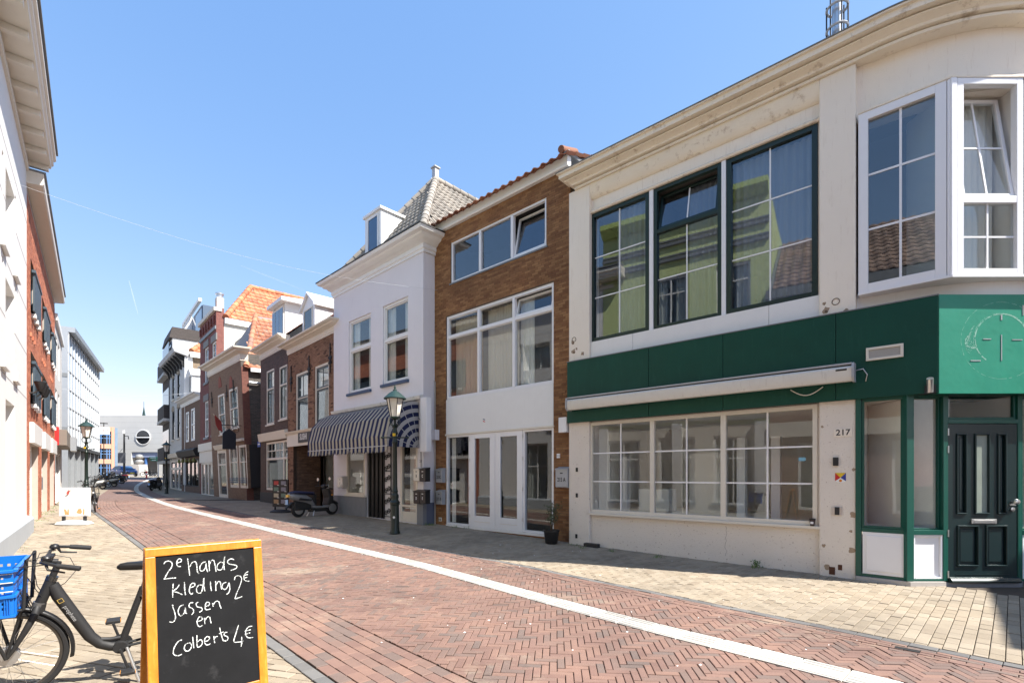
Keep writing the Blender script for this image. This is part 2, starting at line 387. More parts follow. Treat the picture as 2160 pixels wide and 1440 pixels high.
# ------------------------------------------------------------------ street
KL = [G(*p) for p in [(685, 1438), (560, 1347), (400, 1228), (308, 1158), (211, 1090), (190, 1072), (196, 1056), (220, 1037), (246, 1015), (258, 1006)]]
KR = [G(*p) for p in [(2160, 1406), (1859, 1345), (1600, 1293), (1481, 1269), (1222, 1217), (1060, 1183), (754, 1130), (560, 1092), (430, 1066), (350, 1047), (322, 1037), (316, 1027), (330, 1016), (350, 1007)]]
WL = [G(*p) for p in [(1854, 1440), (1600, 1377), (1326, 1310), (1000, 1221), (838, 1177), (560, 1115), (430, 1084), (360, 1066), (328, 1055), (302, 1043), (286, 1033), (289, 1022), (309, 1013), (332, 1006)]]
def extend(p, y0):
    d = (p[0][0] - p[1][0], p[0][1] - p[1][1]); t = (y0 - p[0][1]) / d[1]
    return [(p[0][0] + d[0] * t, y0)] + p
def smooth(p, it=2):
    for _ in range(it):
        q = [p[0]]
        for a, b in zip(p, p[1:]): q += [(a[0] * .75 + b[0] * .25, a[1] * .75 + b[1] * .25), (a[0] * .25 + b[0] * .75, a[1] * .25 + b[1] * .75)]
        p = q + [p[-1]]
    return p
KL, KR, WL = smooth(extend(KL, -9)), smooth(extend(KR, -9)), smooth(extend(WL, -9))
def sd(poly, x, y, side):
    "signed distance to a line in plan, positive on its `side`, with the nearest point and normal"
    best = None
    for (ax, ay), (bx, by) in zip(poly, poly[1:]):
        dx, dy = bx - ax, by - ay; l2 = dx * dx + dy * dy
        if l2 == 0: continue
        t = ((x - ax) * dx + (y - ay) * dy) / l2; t = 0 if t < 0 else 1 if t > 1 else t
        qx, qy = ax + dx * t, ay + dy * t; e = (x - qx) ** 2 + (y - qy) ** 2
        if best is None or e < best[0]:
            l = sqrt(l2); best = (e, qx, qy, dy / l * side, -dx / l * side)
    e, qx, qy, nx, ny = best
    s = (x - qx) * nx + (y - qy) * ny
    return (sqrt(e) if s >= 0 else -sqrt(e)), qx, qy, nx, ny
def clip(poly, qx, qy, nx, ny):
    out = []
    for i, p in enumerate(poly):
        q = poly[(i + 1) % len(poly)]
        a = (p[0] - qx) * nx + (p[1] - qy) * ny; b = (q[0] - qx) * nx + (q[1] - qy) * ny
        if a >= 0: out.append(p)
        if (a >= 0) != (b >= 0):
            t = a / (a - b); out.append((p[0] + (q[0] - p[0]) * t, p[1] + (q[1] - p[1]) * t))
    return out
def seen(x, y, m=520):
    if y < 1.2: return False
    px = 1080 + F * x / y
    return -m < px < 2160 + m and 1000 + 1.5 * F / y < 1900
def resample(p, step):
    out = [p[0]]; need = step
    for a, b in zip(p, p[1:]):
        l = math.dist(a, b); pos = 0
        while l - pos >= need:
            pos += need; out.append((a[0] + (b[0] - a[0]) * pos / l, a[1] + (b[1] - a[1]) * pos / l)); need = step
        need -= l - pos
    return out
def paver(mb, poly, dz, c=.004, th=.04):
    cx = sum(p[0] for p in poly) / len(poly); cy = sum(p[1] for p in poly) / len(poly); n = len(poly)
    tx, ty = ru(-.012, .012), ru(-.012, .012)
    zz = lambda x, y: g(y) + dz + (x - cx) * tx + (y - cy) * ty
    top = []
    for x, y in poly:
        l = math.hypot(x - cx, y - cy) or 1; k = 1 - c / l; top.append((cx + (x - cx) * k, cy + (y - cy) * k))
    vs = [(x, y, zz(x, y)) for x, y in top] + [(x, y, zz(x, y) - c) for x, y in poly] + [(x, y, zz(x, y) - th) for x, y in poly]
    fs = [tuple(range(n))] + [(i + n, (i + 1) % n + n, (i + 1) % n, i) for i in range(n)] + [(i + 2 * n, (i + 1) % n + 2 * n, (i + 1) % n + n, i + n) for i in range(n)]
    mb.add(vs, fs)
def unit_paver(name, L_, W_, m, c=.004, th=.04):
    mb = MB(); a, b = L_ / 2, W_ / 2
    mb.add([(x * (a - c * (k == 0)), y * (b - c * (k == 0)), -(0, c, th)[k]) for k in range(3) for x, y in ((-1, -1), (1, -1), (1, 1), (-1, 1))],
           [(0, 1, 2, 3)] + [(i + 4, (i + 1) % 4 + 4, (i + 1) % 4, i) for i in range(4)] + [(i + 8, (i + 1) % 4 + 8, (i + 1) % 4 + 4, i + 4) for i in range(4)])
    me = bpy.data.meshes.new(name); me.from_pydata(mb.v, [], mb.f); me.materials.append(m); return me
def lay(parent, name, recs, L_, W_, m, limit=300, field='paving_field'):
    "recs: (cx, cy, angle, polygon, whole?); the whole ones nearest the eye become objects, the rest one mesh"
    whole = sorted([r for r in recs if r[4] and seen(r[0], r[1], 0) and 1000 + 1.5 * F / r[1] < 1440], key=lambda r: r[0] ** 2 + r[1] ** 2)[:limit]
    ids = {id(r) for r in whole}; me = unit_paver(name, L_, W_, m)
    for cx, cy, a, _, _ in whole:
        o = bpy.data.objects.new(name, me); C.objects.link(o); o.parent = parent
        o.location = (cx, cy, g(cy) + ru(-.004, .003)); sl = (g(cy + .1) - g(cy - .1)) / .2
        o.rotation_euler = (ru(-.012, .012) + sl, ru(-.012, .012), a)
    mb = MB()
    for r in recs:
        if id(r) not in ids: paver(mb, r[3], ru(-.004, .003))
    mb.build(field, m, parent, kind='stuff')
def rect(cx, cy, a, l, w):
    c, s = cos(a), sin(a)
    return [(cx + c * x * l / 2 - s * y * w / 2, cy + s * x * l / 2 + c * y * w / 2) for x, y in ((-1, -1), (1, -1), (1, 1), (-1, 1))]

def sheet(name, xs, ys, dz, m):
    mb = MB(); nx = len(xs)
    mb.v = [(x, y, g(y) + dz) for y in ys for x in xs]
    mb.f = [(j * nx + i, j * nx + i + 1, (j + 1) * nx + i + 1, (j + 1) * nx + i) for j in range(len(ys) - 1) for i in range(nx - 1)]
    o = mb.build(name, m); o['kind'] = 'structure'; return o
GROUND = mat('packed_earth', (.30, .26, .20), .95, var=.2)
sheet('ground', [-700, -200, -90, -40, -20, 0, 20, 60, 300, 700], [-60, -10, 0, 7, 9, 11, 13, 15, 18, 22, 30, 38, 44, 48, 52, 58, 64, 70, 80, 100, 200, 700], -.09, GROUND)
def strip(name, A, B, dz, m, n=160, k=6, y0=None):
    la, lb = resample(A, .02), resample(B, .02); mb = MB()
    for i in range(n):
        a = la[int(i * (len(la) - 1) / (n - 1))]; b = lb[int(i * (len(lb) - 1) / (n - 1))]
        for j in range(k):
            t = j / (k - 1); x, y = a[0] + (b[0] - a[0]) * t, a[1] + (b[1] - a[1]) * t; mb.v.append((x, y, g(y) + dz))
    mb.f = [(i * k + j, i * k + j + 1, (i + 1) * k + j + 1, (i + 1) * k + j) for i in range(n - 1) for j in range(k - 1)]
    o = mb.build(name, m); o['kind'] = 'structure'; return o
FARR = brick_mat('far_red_paving', (.205, .125, .102), (.178, .113, .094), (.115, .078, .063), axes='xy', bw=.21, bh=.053, ms=.006)
FARY = brick_mat('far_yellow_paving', (.285, .235, .175), (.25, .21, .155), (.16, .13, .095), axes='xy', bw=.21, bh=.105, ms=.006)
YC = 25
def split(poly, y):
    "part of the line before and after depth y"
    for i, (a, b) in enumerate(zip(poly, poly[1:])):
        if a[1] <= y < b[1]:
            t = (y - a[1]) / (b[1] - a[1]); q = (a[0] + (b[0] - a[0]) * t, y); return poly[:i + 1] + [q], [q] + poly[i + 1:]
KLn, KLf = split(KL, YC); KRn, KRf = split(KR, YC)
road = strip('road', KLn, KRn, -.016, JOINT); strip('far_road', KLf, KRf, -.002, FARR)
def offs(poly, d): 
    out = []
    for i, p in enumerate(poly):
        a, b = V(poly[max(i - 1, 0)]), V(poly[min(i + 1, len(poly) - 1)]); t = (b - a).normalized(); out.append((p[0] + t.y * d, p[1] - t.x * d))
    return out
pl = strip('pavement', offs(KLn, -7), KLn, -.018, JOINT); strip('far_pavement', offs(KLf, -16), KLf, -.002, FARY, k=10)
pr = strip('pavement', KRn, offs(KRn, 9), -.019, JOINT); strip('far_pavement', KRf, offs(KRf, 9), -.002, FARY)

def herringbone():
    u, k, rot = .0655, 3, radians(-5.1); c, s = cos(rot), sin(rot); recs = []; x0, y0 = -22., .5
    for j in range(int(26 / u)):
        for i in range(int(34 / u)):
            m = (i - j) % (2 * k)
            if m == 0: ex, ey, a = k, 1, 0
            elif m == 2 * k - 1: ex, ey, a = 1, k, pi / 2
            else: continue
            lx, ly = x0 + (i + ex / 2) * u, y0 + (j + ey / 2) * u
            x, y = c * lx - s * ly, s * lx + c * ly
            if y > YC or not seen(x, y): continue
            dl = sd(KL, x, y, 1)
            if dl[0] < .72: continue
            dr = sd(KR, x, y, -1)
            if dr[0] < .22: continue
            dw = sd(WL, x, y, 1)
            if abs(dw[0]) < .12: continue
            a += rot + ru(-.012, .012); poly = rect(x, y, a, u * k - .006, u - .006); ok = 1
            for d, off in ((dl, .84), (dr, .33)):
                if d[0] < off + .12: poly = clip(poly, d[1] + d[3] * off, d[2] + d[4] * off, d[3], d[4]); ok = 0
            if abs(dw[0]) < .29:
                sg = 1 if dw[0] > 0 else -1; poly = clip(poly, dw[1] + dw[3] * sg * .172, dw[2] + dw[4] * sg * .172, dw[3] * sg, dw[4] * sg); ok = 0
            if len(poly) > 2: recs.append((x, y, a, poly, ok))
    return recs
def rows(poly, side, d0, n, w, L_, gap=.006):
    "stretcher rows that follow a kerb"
    recs = []
    for r in range(n):
        q = resample(offs(poly, side * (d0 + w * (r + .5))), L_); 
        if r % 2: q = resample(offs(poly, side * (d0 + w * (r + .5))), L_ / 2)[1::2]
        for a, b in zip(q, q[1:]):
            x, y = (a[0] + b[0]) / 2, (a[1] + b[1]) / 2
            if y > YC or not seen(x, y): continue
            an = atan2(b[1] - a[1], b[0] - a[0]) + ru(-.008, .008); recs.append((x, y, an, rect(x, y, an, math.dist(a, b) - gap, w - gap), abs(math.dist(a, b) - L_) < .004))
    return recs
hb = herringbone()
lay(road, 'paving_brick', hb, .1905, .0595, PAVE_R)
lay(road, 'gutter_brick', rows(KL, 1, .07, 7, .108, .215) + rows(KR, -1, .07, 4, .063, .21), .209, .102, PAVE_R, 0, 'gutter_bricks')
lay(road, 'kerb_stone', rows(KL, 1, -.05, 1, .11, .21) + rows(KR, -1, -.05, 1, .11, .21), .204, .104, PAVE_G, 300, 'kerb_field')
def bond(poly, side, off, ang, L_, w, wd, facs=()):
    recs = []; c, s = cos(ang), sin(ang)
    for j in range(-330, 330):
        for i in range(-175, 175):
            lx, ly = (i + (.5 if j % 2 else 0)) * L_, j * w
            x, y = c * lx - s * ly, s * lx + c * ly
            if y > YC or y < 1 or not seen(x, y): continue
            d = sd(poly, x, y, side)
            if d[0] < off - .1 or d[0] > wd: continue
            p = rect(x, y, ang + ru(-.014, .014), L_ - .008, w - .006); ok = 1
            if d[0] < off + .13: p = clip(p, d[1] + d[3] * off, d[2] + d[4] * off, d[3], d[4]); ok = 0
            if len(p) > 2: recs.append((x, y, ang, p, ok))
    return recs
lay(pl, 'pavement_brick', bond(KL, -1, .06, radians(-16), .205, .103, 3.6), .197, .097, PAVE_Y)
lay(pr, 'pavement_brick', bond(KR, 1, .06, radians(44.5), .205, .103, 3.4), .197, .097, PAVE_Y)

# white ribbed guide tiles down the middle of the street
gl_ = bpy.data.objects.new('guide_strip', None); C.objects.link(gl_); gl_['kind'] = 'structure'
TL = .345
tm = MB(); tm.box(-TL / 2 + .0065, TL / 2 - .0065, -.152, .152, -.04, 0)
for k in range(5): yy = -.12 + k * .06; tm.add([(-TL / 2 + .02, yy - .02, 0), (TL / 2 - .02, yy - .02, 0), (TL / 2 - .02, yy + .02, 0), (-TL / 2 + .02, yy + .02, 0), (-TL / 2 + .024, yy - .013, .008), (TL / 2 - .024, yy - .013, .008), (TL / 2 - .024, yy + .013, .008), (-TL / 2 + .024, yy + .013, .008)], [(4, 5, 6, 7), (0, 1, 5, 4), (1, 2, 6, 5), (2, 3, 7, 6), (3, 0, 4, 7)])
tme = bpy.data.meshes.new('guide_tile'); tme.from_pydata(tm.v, [], tm.f); tme.materials.append(TILE_W)
q = resample(WL, TL)
for a, b in zip(q, q[1:]):
    x, y = (a[0] + b[0]) / 2, (a[1] + b[1]) / 2
    if y < 1.5: continue
    o = bpy.data.objects.new('guide_tile', tme); C.objects.link(o); o.parent = gl_
    sl = (g(y + .2) - g(y - .2)) / .4; o.location = (x, y, g(y) + .001)
    an = atan2(b[1] - a[1], b[0] - a[0]); o.rotation_euler = (sl * cos(an), -sl * sin(an), an)

# ------------------------------------------------------------------ window, door and facade builders
def frac(bounds, a, b): return [a] + [a + (b - a) * f for f in bounds] + [b]
def window(P, x0, x1, z0, z1, y=.06, fw=.06, fd=.07, cols=(), rows=(), mull=.05, fm=None, gm=None, sash=.0, sm=None, bars=(0, 0), bw=.022, bm=None,
           curt=(), room=ROOM, rd=1.1, opens=None, name='window', rel=None, sill=None, lab=None, barsel=None, pf=1.0):
    fm = fm or WHITE; gm = gm or GLASS; e = .0015; x0 += e; x1 -= e; z0 += e; z1 -= e; sm = sm or fm
    fr = MB(); fr.box(x0, x0 + fw, y, y + fd, z0, z1); fr.box(x1 - fw, x1, y, y + fd, z0, z1)
    ix0, ix1, iz0, iz1 = x0 + fw, x1 - fw, z0 + fw, z1 - fw
    fr.box(ix0, ix1, y, y + fd, z0, iz0); fr.box(ix0, ix1, y, y + fd, iz1, z1)
    xs = frac(cols, ix0, ix1); per = rows if rows and isinstance(rows[0], (list, tuple)) else [rows] * (len(xs) - 1); cells = []
    for c in range(len(xs) - 1):
        a = xs[c] + (mull / 2 if c else 0); b = xs[c + 1] - (mull / 2 if c < len(xs) - 2 else 0)
        if c: fr.box(xs[c] - mull / 2, xs[c] + mull / 2, y, y + fd, iz0, iz1)
        zs = frac(per[c], iz0, iz1)
        for r in range(len(zs) - 1):
            lo = zs[r] + (mull / 2 if r else 0); hi = zs[r + 1] - (mull / 2 if r < len(zs) - 2 else 0)
            if r: fr.box(a, b, y + .002, y + fd, zs[r] - mull / 2, zs[r] + mull / 2)
            cells.append((c, r, a, b, lo, hi))
    w = fr.build(name, fm, P, rel, bev=.004)
    if lab: w['label'] = lab
    gb = MB()
    for c, r, a, b, lo, hi in cells:
        op = (opens or {}).get((c, r)); T = None
        if op: T = Matrix.Translation((0, y + fd * .6, lo)) @ Matrix.Rotation(-radians(op), 4, 'X') @ Matrix.Translation((0, -y - fd * .6, -lo))
        RT = rel if T is None else (rel @ T if rel is not None else T)
        k = .004; s_ = max(sash, .05) if op else sash
        if s_:
            q = MB(); ys, ye = y + fd * .3, y + fd * .95
            q.box(a + k, a + s_, ys, ye, lo + k, hi - k); q.box(b - s_, b - k, ys, ye, lo + k, hi - k); q.box(a + s_, b - s_, ys, ye, lo + k, lo + s_); q.box(a + s_, b - s_, ys, ye, hi - s_, hi - k)
            q.build('sash', sm, w, RT, bev=.003)
        tw = radians(ru(-.22, .22)) * pf; tx = radians(ru(-.18, .18)) * pf
        gx0, gx1, gz0, gz1 = a + s_ - .002, b - s_ + .002, lo + s_ - .002, hi - s_ + .002
        cx, cz = (gx0 + gx1) / 2, (gz0 + gz1) / 2; yg = y + fd * .6
        pm = MB().box(gx0 - cx, gx1 - cx, -.003, .003, gz0 - cz, gz1 - cz)
        PT = Matrix.Translation((cx, yg, cz)) @ Matrix.Rotation(tw, 4, 'Z') @ Matrix.Rotation(tx, 4, 'X')
        pm.build('pane', gm, w, PT if RT is None else RT @ PT)
        nb = bars if not isinstance(bars, dict) else bars.get((c, r), bars.get('d', (0, 0)))
        if nb != (0, 0):
            q = MB() if op else gb; yb = yg - .012
            zc = [gz0 + (gz1 - gz0) * (t + 1) / (nb[1] + 1) for t in range(nb[1])]
            for t in range(nb[0]):
                xx = gx0 + (gx1 - gx0) * (t + 1) / (nb[0] + 1); q.box(xx - bw / 2, xx + bw / 2, yb, yb + .018, gz0 + .003, gz1 - .003)
            for zz in zc: q.box(gx0 + .003, gx1 - .003, yb + .002, yb + .016, zz - bw / 2, zz + bw / 2)
            if op: q.build('glazing_bar', bm or fm, w, RT)
    if gb.v: gb.build('glazing_bar', bm or fm, w, rel)
    yr = y + fd + .002; cd_ = .06 + max([(hi - lo) * sin(radians(opens[(c, r)])) for c, r, a, b, lo, hi in cells if (c, r) in opens]) if opens else .07
    for ca, cb, cm in curt:
        a, b = ix0 + (ix1 - ix0) * ca, ix0 + (ix1 - ix0) * cb; q = MB(); n = max(6, int((b - a) / .018)); ph = ru(0, 6); ww = ru(.09, .13)
        for t in range(n + 1):
            xx = a + (b - a) * t / n; yy = yr + cd_ + .022 * sin(xx * 2 * pi / ww + ph) + .012 * sin(xx * 2 * pi / .31)
            q.v += [(xx, yy, iz0), (xx + .01 * sin(xx * 9), yy, iz1)]
        q.f = [(2 * t, 2 * t + 2, 2 * t + 3, 2 * t + 1) for t in range(n)]
        q.build('curtain', cm, w, rel, smooth=True)
    if room:
        q = MB(); a, b, lo, hi, d = x0 + .01, x1 - .01, z0 + .01, z1 - .01, yr + rd
        q.quad((a, yr, lo), (a, d, lo), (a, d, hi), (a, yr, hi)); q.quad((b, yr, lo), (b, yr, hi), (b, d, hi), (b, d, lo))
        q.quad((a, d, lo), (b, d, lo), (b, d, hi), (a, d, hi)); q.quad((a, yr, hi), (a, d, hi), (b, d, hi), (b, yr, hi)); q.quad((a, yr, lo), (b, yr, lo), (b, d, lo), (a, d, lo))
        q.build('room', room, w, rel)
    if sill:
        sm_, pr_, h_ = sill; MB().box(x0 - .05, x1 + .05, -pr_, y + .02, z0 - h_, z0 - .001).build('sill', sm_, w, rel, bev=.006)
    return w
def bricks(parent, x0, x1, z0, z1, holes, m, L_=.22, Hc=.065, j=.009, y=0, proud=.007, limit=0, score=None, rel=None, name='brick'):
    "stretcher bond of separate bricks standing proud of the mortar"
    full = []; mb = MB(); row = 0; zz = z0
    def emit(a, b, lo, hi):
        p = proud + ru(-.002, .002); q = y + .02; a += j / 2; b -= j / 2; lo += j / 2; hi -= j / 2
        if b - a < .012 or hi - lo < .008: return
        mb.add([(a, y - p, lo), (b, y - p, lo), (b, y - p, hi), (a, y - p, hi), (a, q, lo), (b, q, lo), (b, q, hi), (a, q, hi)], [(0, 1, 2, 3), (0, 4, 5, 1), (1, 5, 6, 2), (2, 6, 7, 3), (3, 7, 4, 0)])
    while zz < z1 - .01:
        hi = min(zz + Hc, z1); xx = x0 - (L_ / 2 if row % 2 else 0) - (.03 if row % 3 == 2 else 0)
        while xx < x1:
            segs = [(max(xx, x0), min(xx + L_, x1))]; cut = segs[0] != (xx, xx + L_) or hi - zz < Hc - 1e-4
            for h in holes:
                if h[2] < hi - .02 and h[3] > zz + .02:
                    ns = []
                    for a, b in segs:
                        if h[1] <= a or h[0] >= b: ns.append((a, b)); continue
                        cut = True
                        if h[0] > a: ns.append((a, h[0]))
                        if h[1] < b: ns.append((h[1], b))
                    segs = ns
            if segs and not cut and limit: full.append((xx, zz))
            else:
                for a, b in segs: emit(a, b, zz, hi)
            xx += L_
        zz += Hc; row += 1
    if limit:
        full.sort(key=score or (lambda t: -t[0])); me = bpy.data.meshes.new(name); a, b = L_ - j, Hc - j
        me.from_pydata([(0, -proud, 0), (a, -proud, 0), (a, -proud, b), (0, -proud, b), (0, .02, 0), (a, .02, 0), (a, .02, b), (0, .02, b)], [], [(0, 1, 2, 3), (0, 4, 5, 1), (1, 5, 6, 2), (2, 6, 7, 3), (3, 7, 4, 0)]); me.materials.append(m)
        for x, z in full[:limit]:
            o = bpy.data.objects.new(name, me); C.objects.link(o); o.parent = parent; o.location = (x + j / 2, y + ru(-.002, .002), z + j / 2)
        for x, z in full[limit:]: emit(x, x + L_, z, z + Hc)
    mb.build('brickwork', m, parent, rel, kind='stuff')
def inside(p, poly):
    c = False; j = len(poly) - 1
    for i in range(len(poly)):
        if (poly[i][1] > p[1]) != (poly[j][1] > p[1]) and p[0] < (poly[j][0] - poly[i][0]) * (p[1] - poly[i][1]) / (poly[j][1] - poly[i][1]) + poly[i][0]: c = not c
        j = i
    return c
def tile_shape(tw, tl):
    vs = []; n = 6
    for e, (v, dz) in enumerate(((0, .028), (tl * 1.08, .004))):
        for k in range(n + 1): vs.append((tw * 1.04 * k / n, v, dz + .024 * sin(2 * pi * k / n + .4)))
    for k in range(n + 1): vs.append((tw * 1.04 * k / n, .004, .006 + .024 * sin(2 * pi * k / n + .4)))
    fs = [(k, k + 1, k + n + 2, k + n + 1) for k in range(n)] + [(k + 2 * n + 2, k + 2 * n + 3, k + 1, k) for k in range(n)]
    return vs, fs
def tiles(parent, P0, u, v, poly, m, tw=.25, tl=.33, limit=300, score=None, name='roof_tile', under=None):
    "pantiles over a roof plane: P0 corner, u along the eave, v up the slope, poly its outline in (u, v)"
    u, v, P0 = V(u).normalized(), V(v).normalized(), V(P0); n = u.cross(v); spots = []
    us = [p[0] for p in poly]; vs_ = [p[1] for p in poly]
    b = min(vs_) - .03; r = 0
    while b < max(vs_):
        a = min(us)
        while a < max(us):
            if inside((a + tw / 2, b + tl * .5), poly): spots.append((a, b))
            a += tw
        b += tl; r += 1
    vs, fs = tile_shape(tw, tl); M0 = Matrix(((u.x, v.x, n.x, P0.x), (u.y, v.y, n.y, P0.y), (u.z, v.z, n.z, P0.z), (0, 0, 0, 1)))
    if score: spots.sort(key=score)
    if limit:
        me = bpy.data.meshes.new(name); me.from_pydata(vs, [], fs); me.materials.append(m); me.shade_smooth()
        for a, b in spots[:limit]:
            o = bpy.data.objects.new(name, me); C.objects.link(o); o.parent = parent
            o.matrix_local = M0 @ Matrix.Translation((a, b, ru(0, .006))) @ Matrix.Rotation(ru(-.012, .012), 4, 'Z')
    mb = MB()
    for a, b in spots[limit:]:
        T = M0 @ Matrix.Translation((a, b, ru(0, .006))) @ Matrix.Rotation(ru(-.012, .012), 4, 'Z'); mb.add([T @ V(p) for p in vs], fs)
    if mb.v: mb.build('tile_field', m, parent, smooth=True, kind='stuff')
def ridge(parent, a, b, m, r=.11, step=.36, name='ridge_tile'):
    a, b = V(a), V(b); L = (b - a).length; n = max(1, int(L / step)); d = (b - a) / n
    for k in range(n):
        p = a + d * k; MB().tube([p, p + d * 1.1], [r * 1.06, r * .92], 10).build(name, m, parent, smooth=2)
def body(P, W_, D, z0, z1, m, side=True, rel=None, roofm=None, name='side_wall'):
    "flank and rear walls and a flat top behind a front wall"
    e = .006; q = MB(); x0, x1 = e, W_ - e
    q.quad((x0, .01, z0), (x0, D, z0), (x0, D, z1), (x0, .01, z1)); q.quad((x1, .01, z0), (x1, .01, z1), (x1, D, z1), (x1, D, z0)); q.quad((x0, D, z0), (x1, D, z0), (x1, D, z1), (x0, D, z1))
    q.build(name, m, P, rel)
    MB().quad((x0, .01, z1 - .01), (x1, .01, z1 - .01), (x1, D, z1 - .01), (x0, D, z1 - .01)).build('flat_roof', roofm or LEAD, P, rel)
# ================================================================== corner building, cream and green
Y0 = 1664 / 222.
B1 = pt(1805, Y0); Y1 = Y0 * 1905 / 1300; F1 = Fac(pt(1200, Y1), B1)
P = thing('corner_building', 'cream two-storey corner building with dark green fascia, rounded cornice and number 217', 'building', F1.M)
x = F1.x; L1_ = F1.W
zc_top = F1.z(1486, 214, -.30); zc_bot = F1.z(1486, 278, -.0); z_bt = F1.z(1486, 712, -.07); z_bb = F1.z(1486, 868, -.07)
Minv = F1.M.inverted(); loc2 = lambda X, Y: tuple((Minv @ V((X, Y, 0)))[:2])
# plan of the rounded corner, symmetrical about X = 7.0
ang = atan2(-F1.u.y, F1.u.x); Ya = Y0 * 1905 / 1950; ax_ = pt(1850, Ya); AX = 7.0
rr = (AX - ax_[0]) / sin(ang); cy_ = ax_[1] + rr * cos(ang)
arc = [(AX - rr * sin(ang * (1 - t / 12)), cy_ - rr * cos(ang * (1 - t / 12))) for t in range(25)]
e1 = arc[-1]; endp = (e1[0] + cos(ang) * 6, e1[1] + sin(ang) * 6)
A0 = (F1.A.x, F1.A.y)
plan = [A0] + arc + [endp]; planL = [loc2(*p) for p in plan]; arcL = [loc2(*p) for p in arc]; endL = loc2(*endp)
# cornice, swept round the corner with a return at the party wall
zt, zb = zc_top, zc_bot
hc = zt - zb; prof = [(o_, zb + f_ * hc) for o_, f_ in ((-.30, 0), (.045, 0), (.045, .13), (.01, .14), (.01, .19), (.10, .21), (.105, .32), (.15, .42), (.205, .49), (.205, .56), (.15, .57), (.15, .62), (.29, .64), (.29, .90), (.33, .92), (.33, 1), (-.30, 1))]
MB().sweep(prof, [(.22, .35), (.22, 0)] + arcL + [endL]).build('cornice', CORN, P, smooth=2)
MB().sweep([(-.3, zt + .002), (.345, zt + .002), (.345, zt + .016), (-.3, zt + .016)], [(.22, .35), (.22, 0)] + arcL + [endL]).build('coping', LEAD, P)
xa, xb, xc = x(1243), x(1728), x(1805)
# pilasters
ZP = z_bt
MB().box(0, xa, 0, .4, ZP - .3, zb).build('pilaster', CREAM, P, bev=.012); MB().box(xb, xc, 0, .4, ZP - .3, zb).build('pilaster', CREAM, P, bev=.012)
# recessed window wall upstairs
wt, wb = F1.z(1486, 357.7, .13), F1.z(1486, 674.3, .13)
ws = [(x(1247, .13), x(1371, .13)), (x(1380, .13), x(1523, .13)), (x(1533, .13), x(1726, .13))]
q = MB(); q.wall(xa, xb, ZP - .1, zb - .0, [(a, b, wb, wt) for a, b in ws], y=.12, d=.1); q.build('recessed_wall', CREAM, P)
sf = MB(); k = zb - .002
for t in range(8):     # hollow curve between cornice and window heads
    a0, a1 = pi / 2 * t / 8, pi / 2 * (t + 1) / 8
    sf.quad((xa, .0 + .118 * (1 - cos(a0)), k - .30 * sin(a0)), (xb, .0 + .118 * (1 - cos(a0)), k - .30 * sin(a0)), (xb, .118 * (1 - cos(a1)), k - .30 * sin(a1)), (xa, .118 * (1 - cos(a1)), k - .30 * sin(a1)))
sf.build('cove', CORN, P, smooth=True)
lip = MB().ext([(-.125, wt + .002), (-.06, wt + .002), (-.045, wt + .03), (-.07, wt + .07), (-.125, wt + .10)], xa + .002, xb - .002); lip.build('head_moulding', CORN, P, smooth=2)
for (a, b), lb in zip(ws, ('narrow dark green window with closed panes', 'dark green window with tilted top light', 'widest dark green window with grey curtains')):
    i = [w[0] for w in ws].index(a)
    if i == 1: window(P, a, b, wb, wt, y=.10, fw=.07, fd=.09, rows=(.70,), mull=.075, fm=DKGREEN, gm=GLASSB, opens={(0, 1): 12}, bars={(0, 0): (1, 1), (0, 1): (1, 0)}, bm=UPVC, curt=((.45, 1, CURTG),), lab=lb)
    else: window(P, a, b, wb, wt, y=.10, fw=.085, fd=.09, fm=DKGREEN, gm=GLASSB, bars=(1, 2), bm=UPVC, curt=((0, 1, CURTG),) if i == 2 else ((.4, 1, CURTG),), lab=lb)
for a, b in ((ws[0][1], ws[1][0]), (ws[1][1], ws[2][0])): MB().box(a + .003, b - .003, .085, .13, wb - .01, wt).build('post', UPVC, P, bev=.004)
xs_ = [xa, x(1332), x(1620), xb]
for a, b in zip(xs_, xs_[1:]): MB().box(a + .003, b - .003, .05, .119, ZP - .02, wb - .004).build('sill_panel', WHITE, P, bev=.003)
# green fascia in panels
def green(x0, x1, z0, z1, rel=None, y0=-.075): return MB().box(x0 + .004, x1 - .004, y0, -.02, z0, z1).build('fascia_panel', GREEN, P, rel, bev=.003)
seams = [0, x(1368, -.07), x(1525, -.07), x(1763, -.07), x(1980, -.07)]
zm = F1.z(1486, 842, -.07)
for a, b in zip(seams, seams[1:]):
    green(a, b, zm if b > seams[3] + .1 and False else z_bb, z_bt)
MB().box(0, seams[-1] - .02, -.02, .3, z_bb + .004, z_bt - .004).build('fascia_backing', BLACKM, P)
MB().box(-.003, seams[-1], -.085, .0, z_bt + .001, z_bt + .016).build('fascia_flashing', LEAD, P)
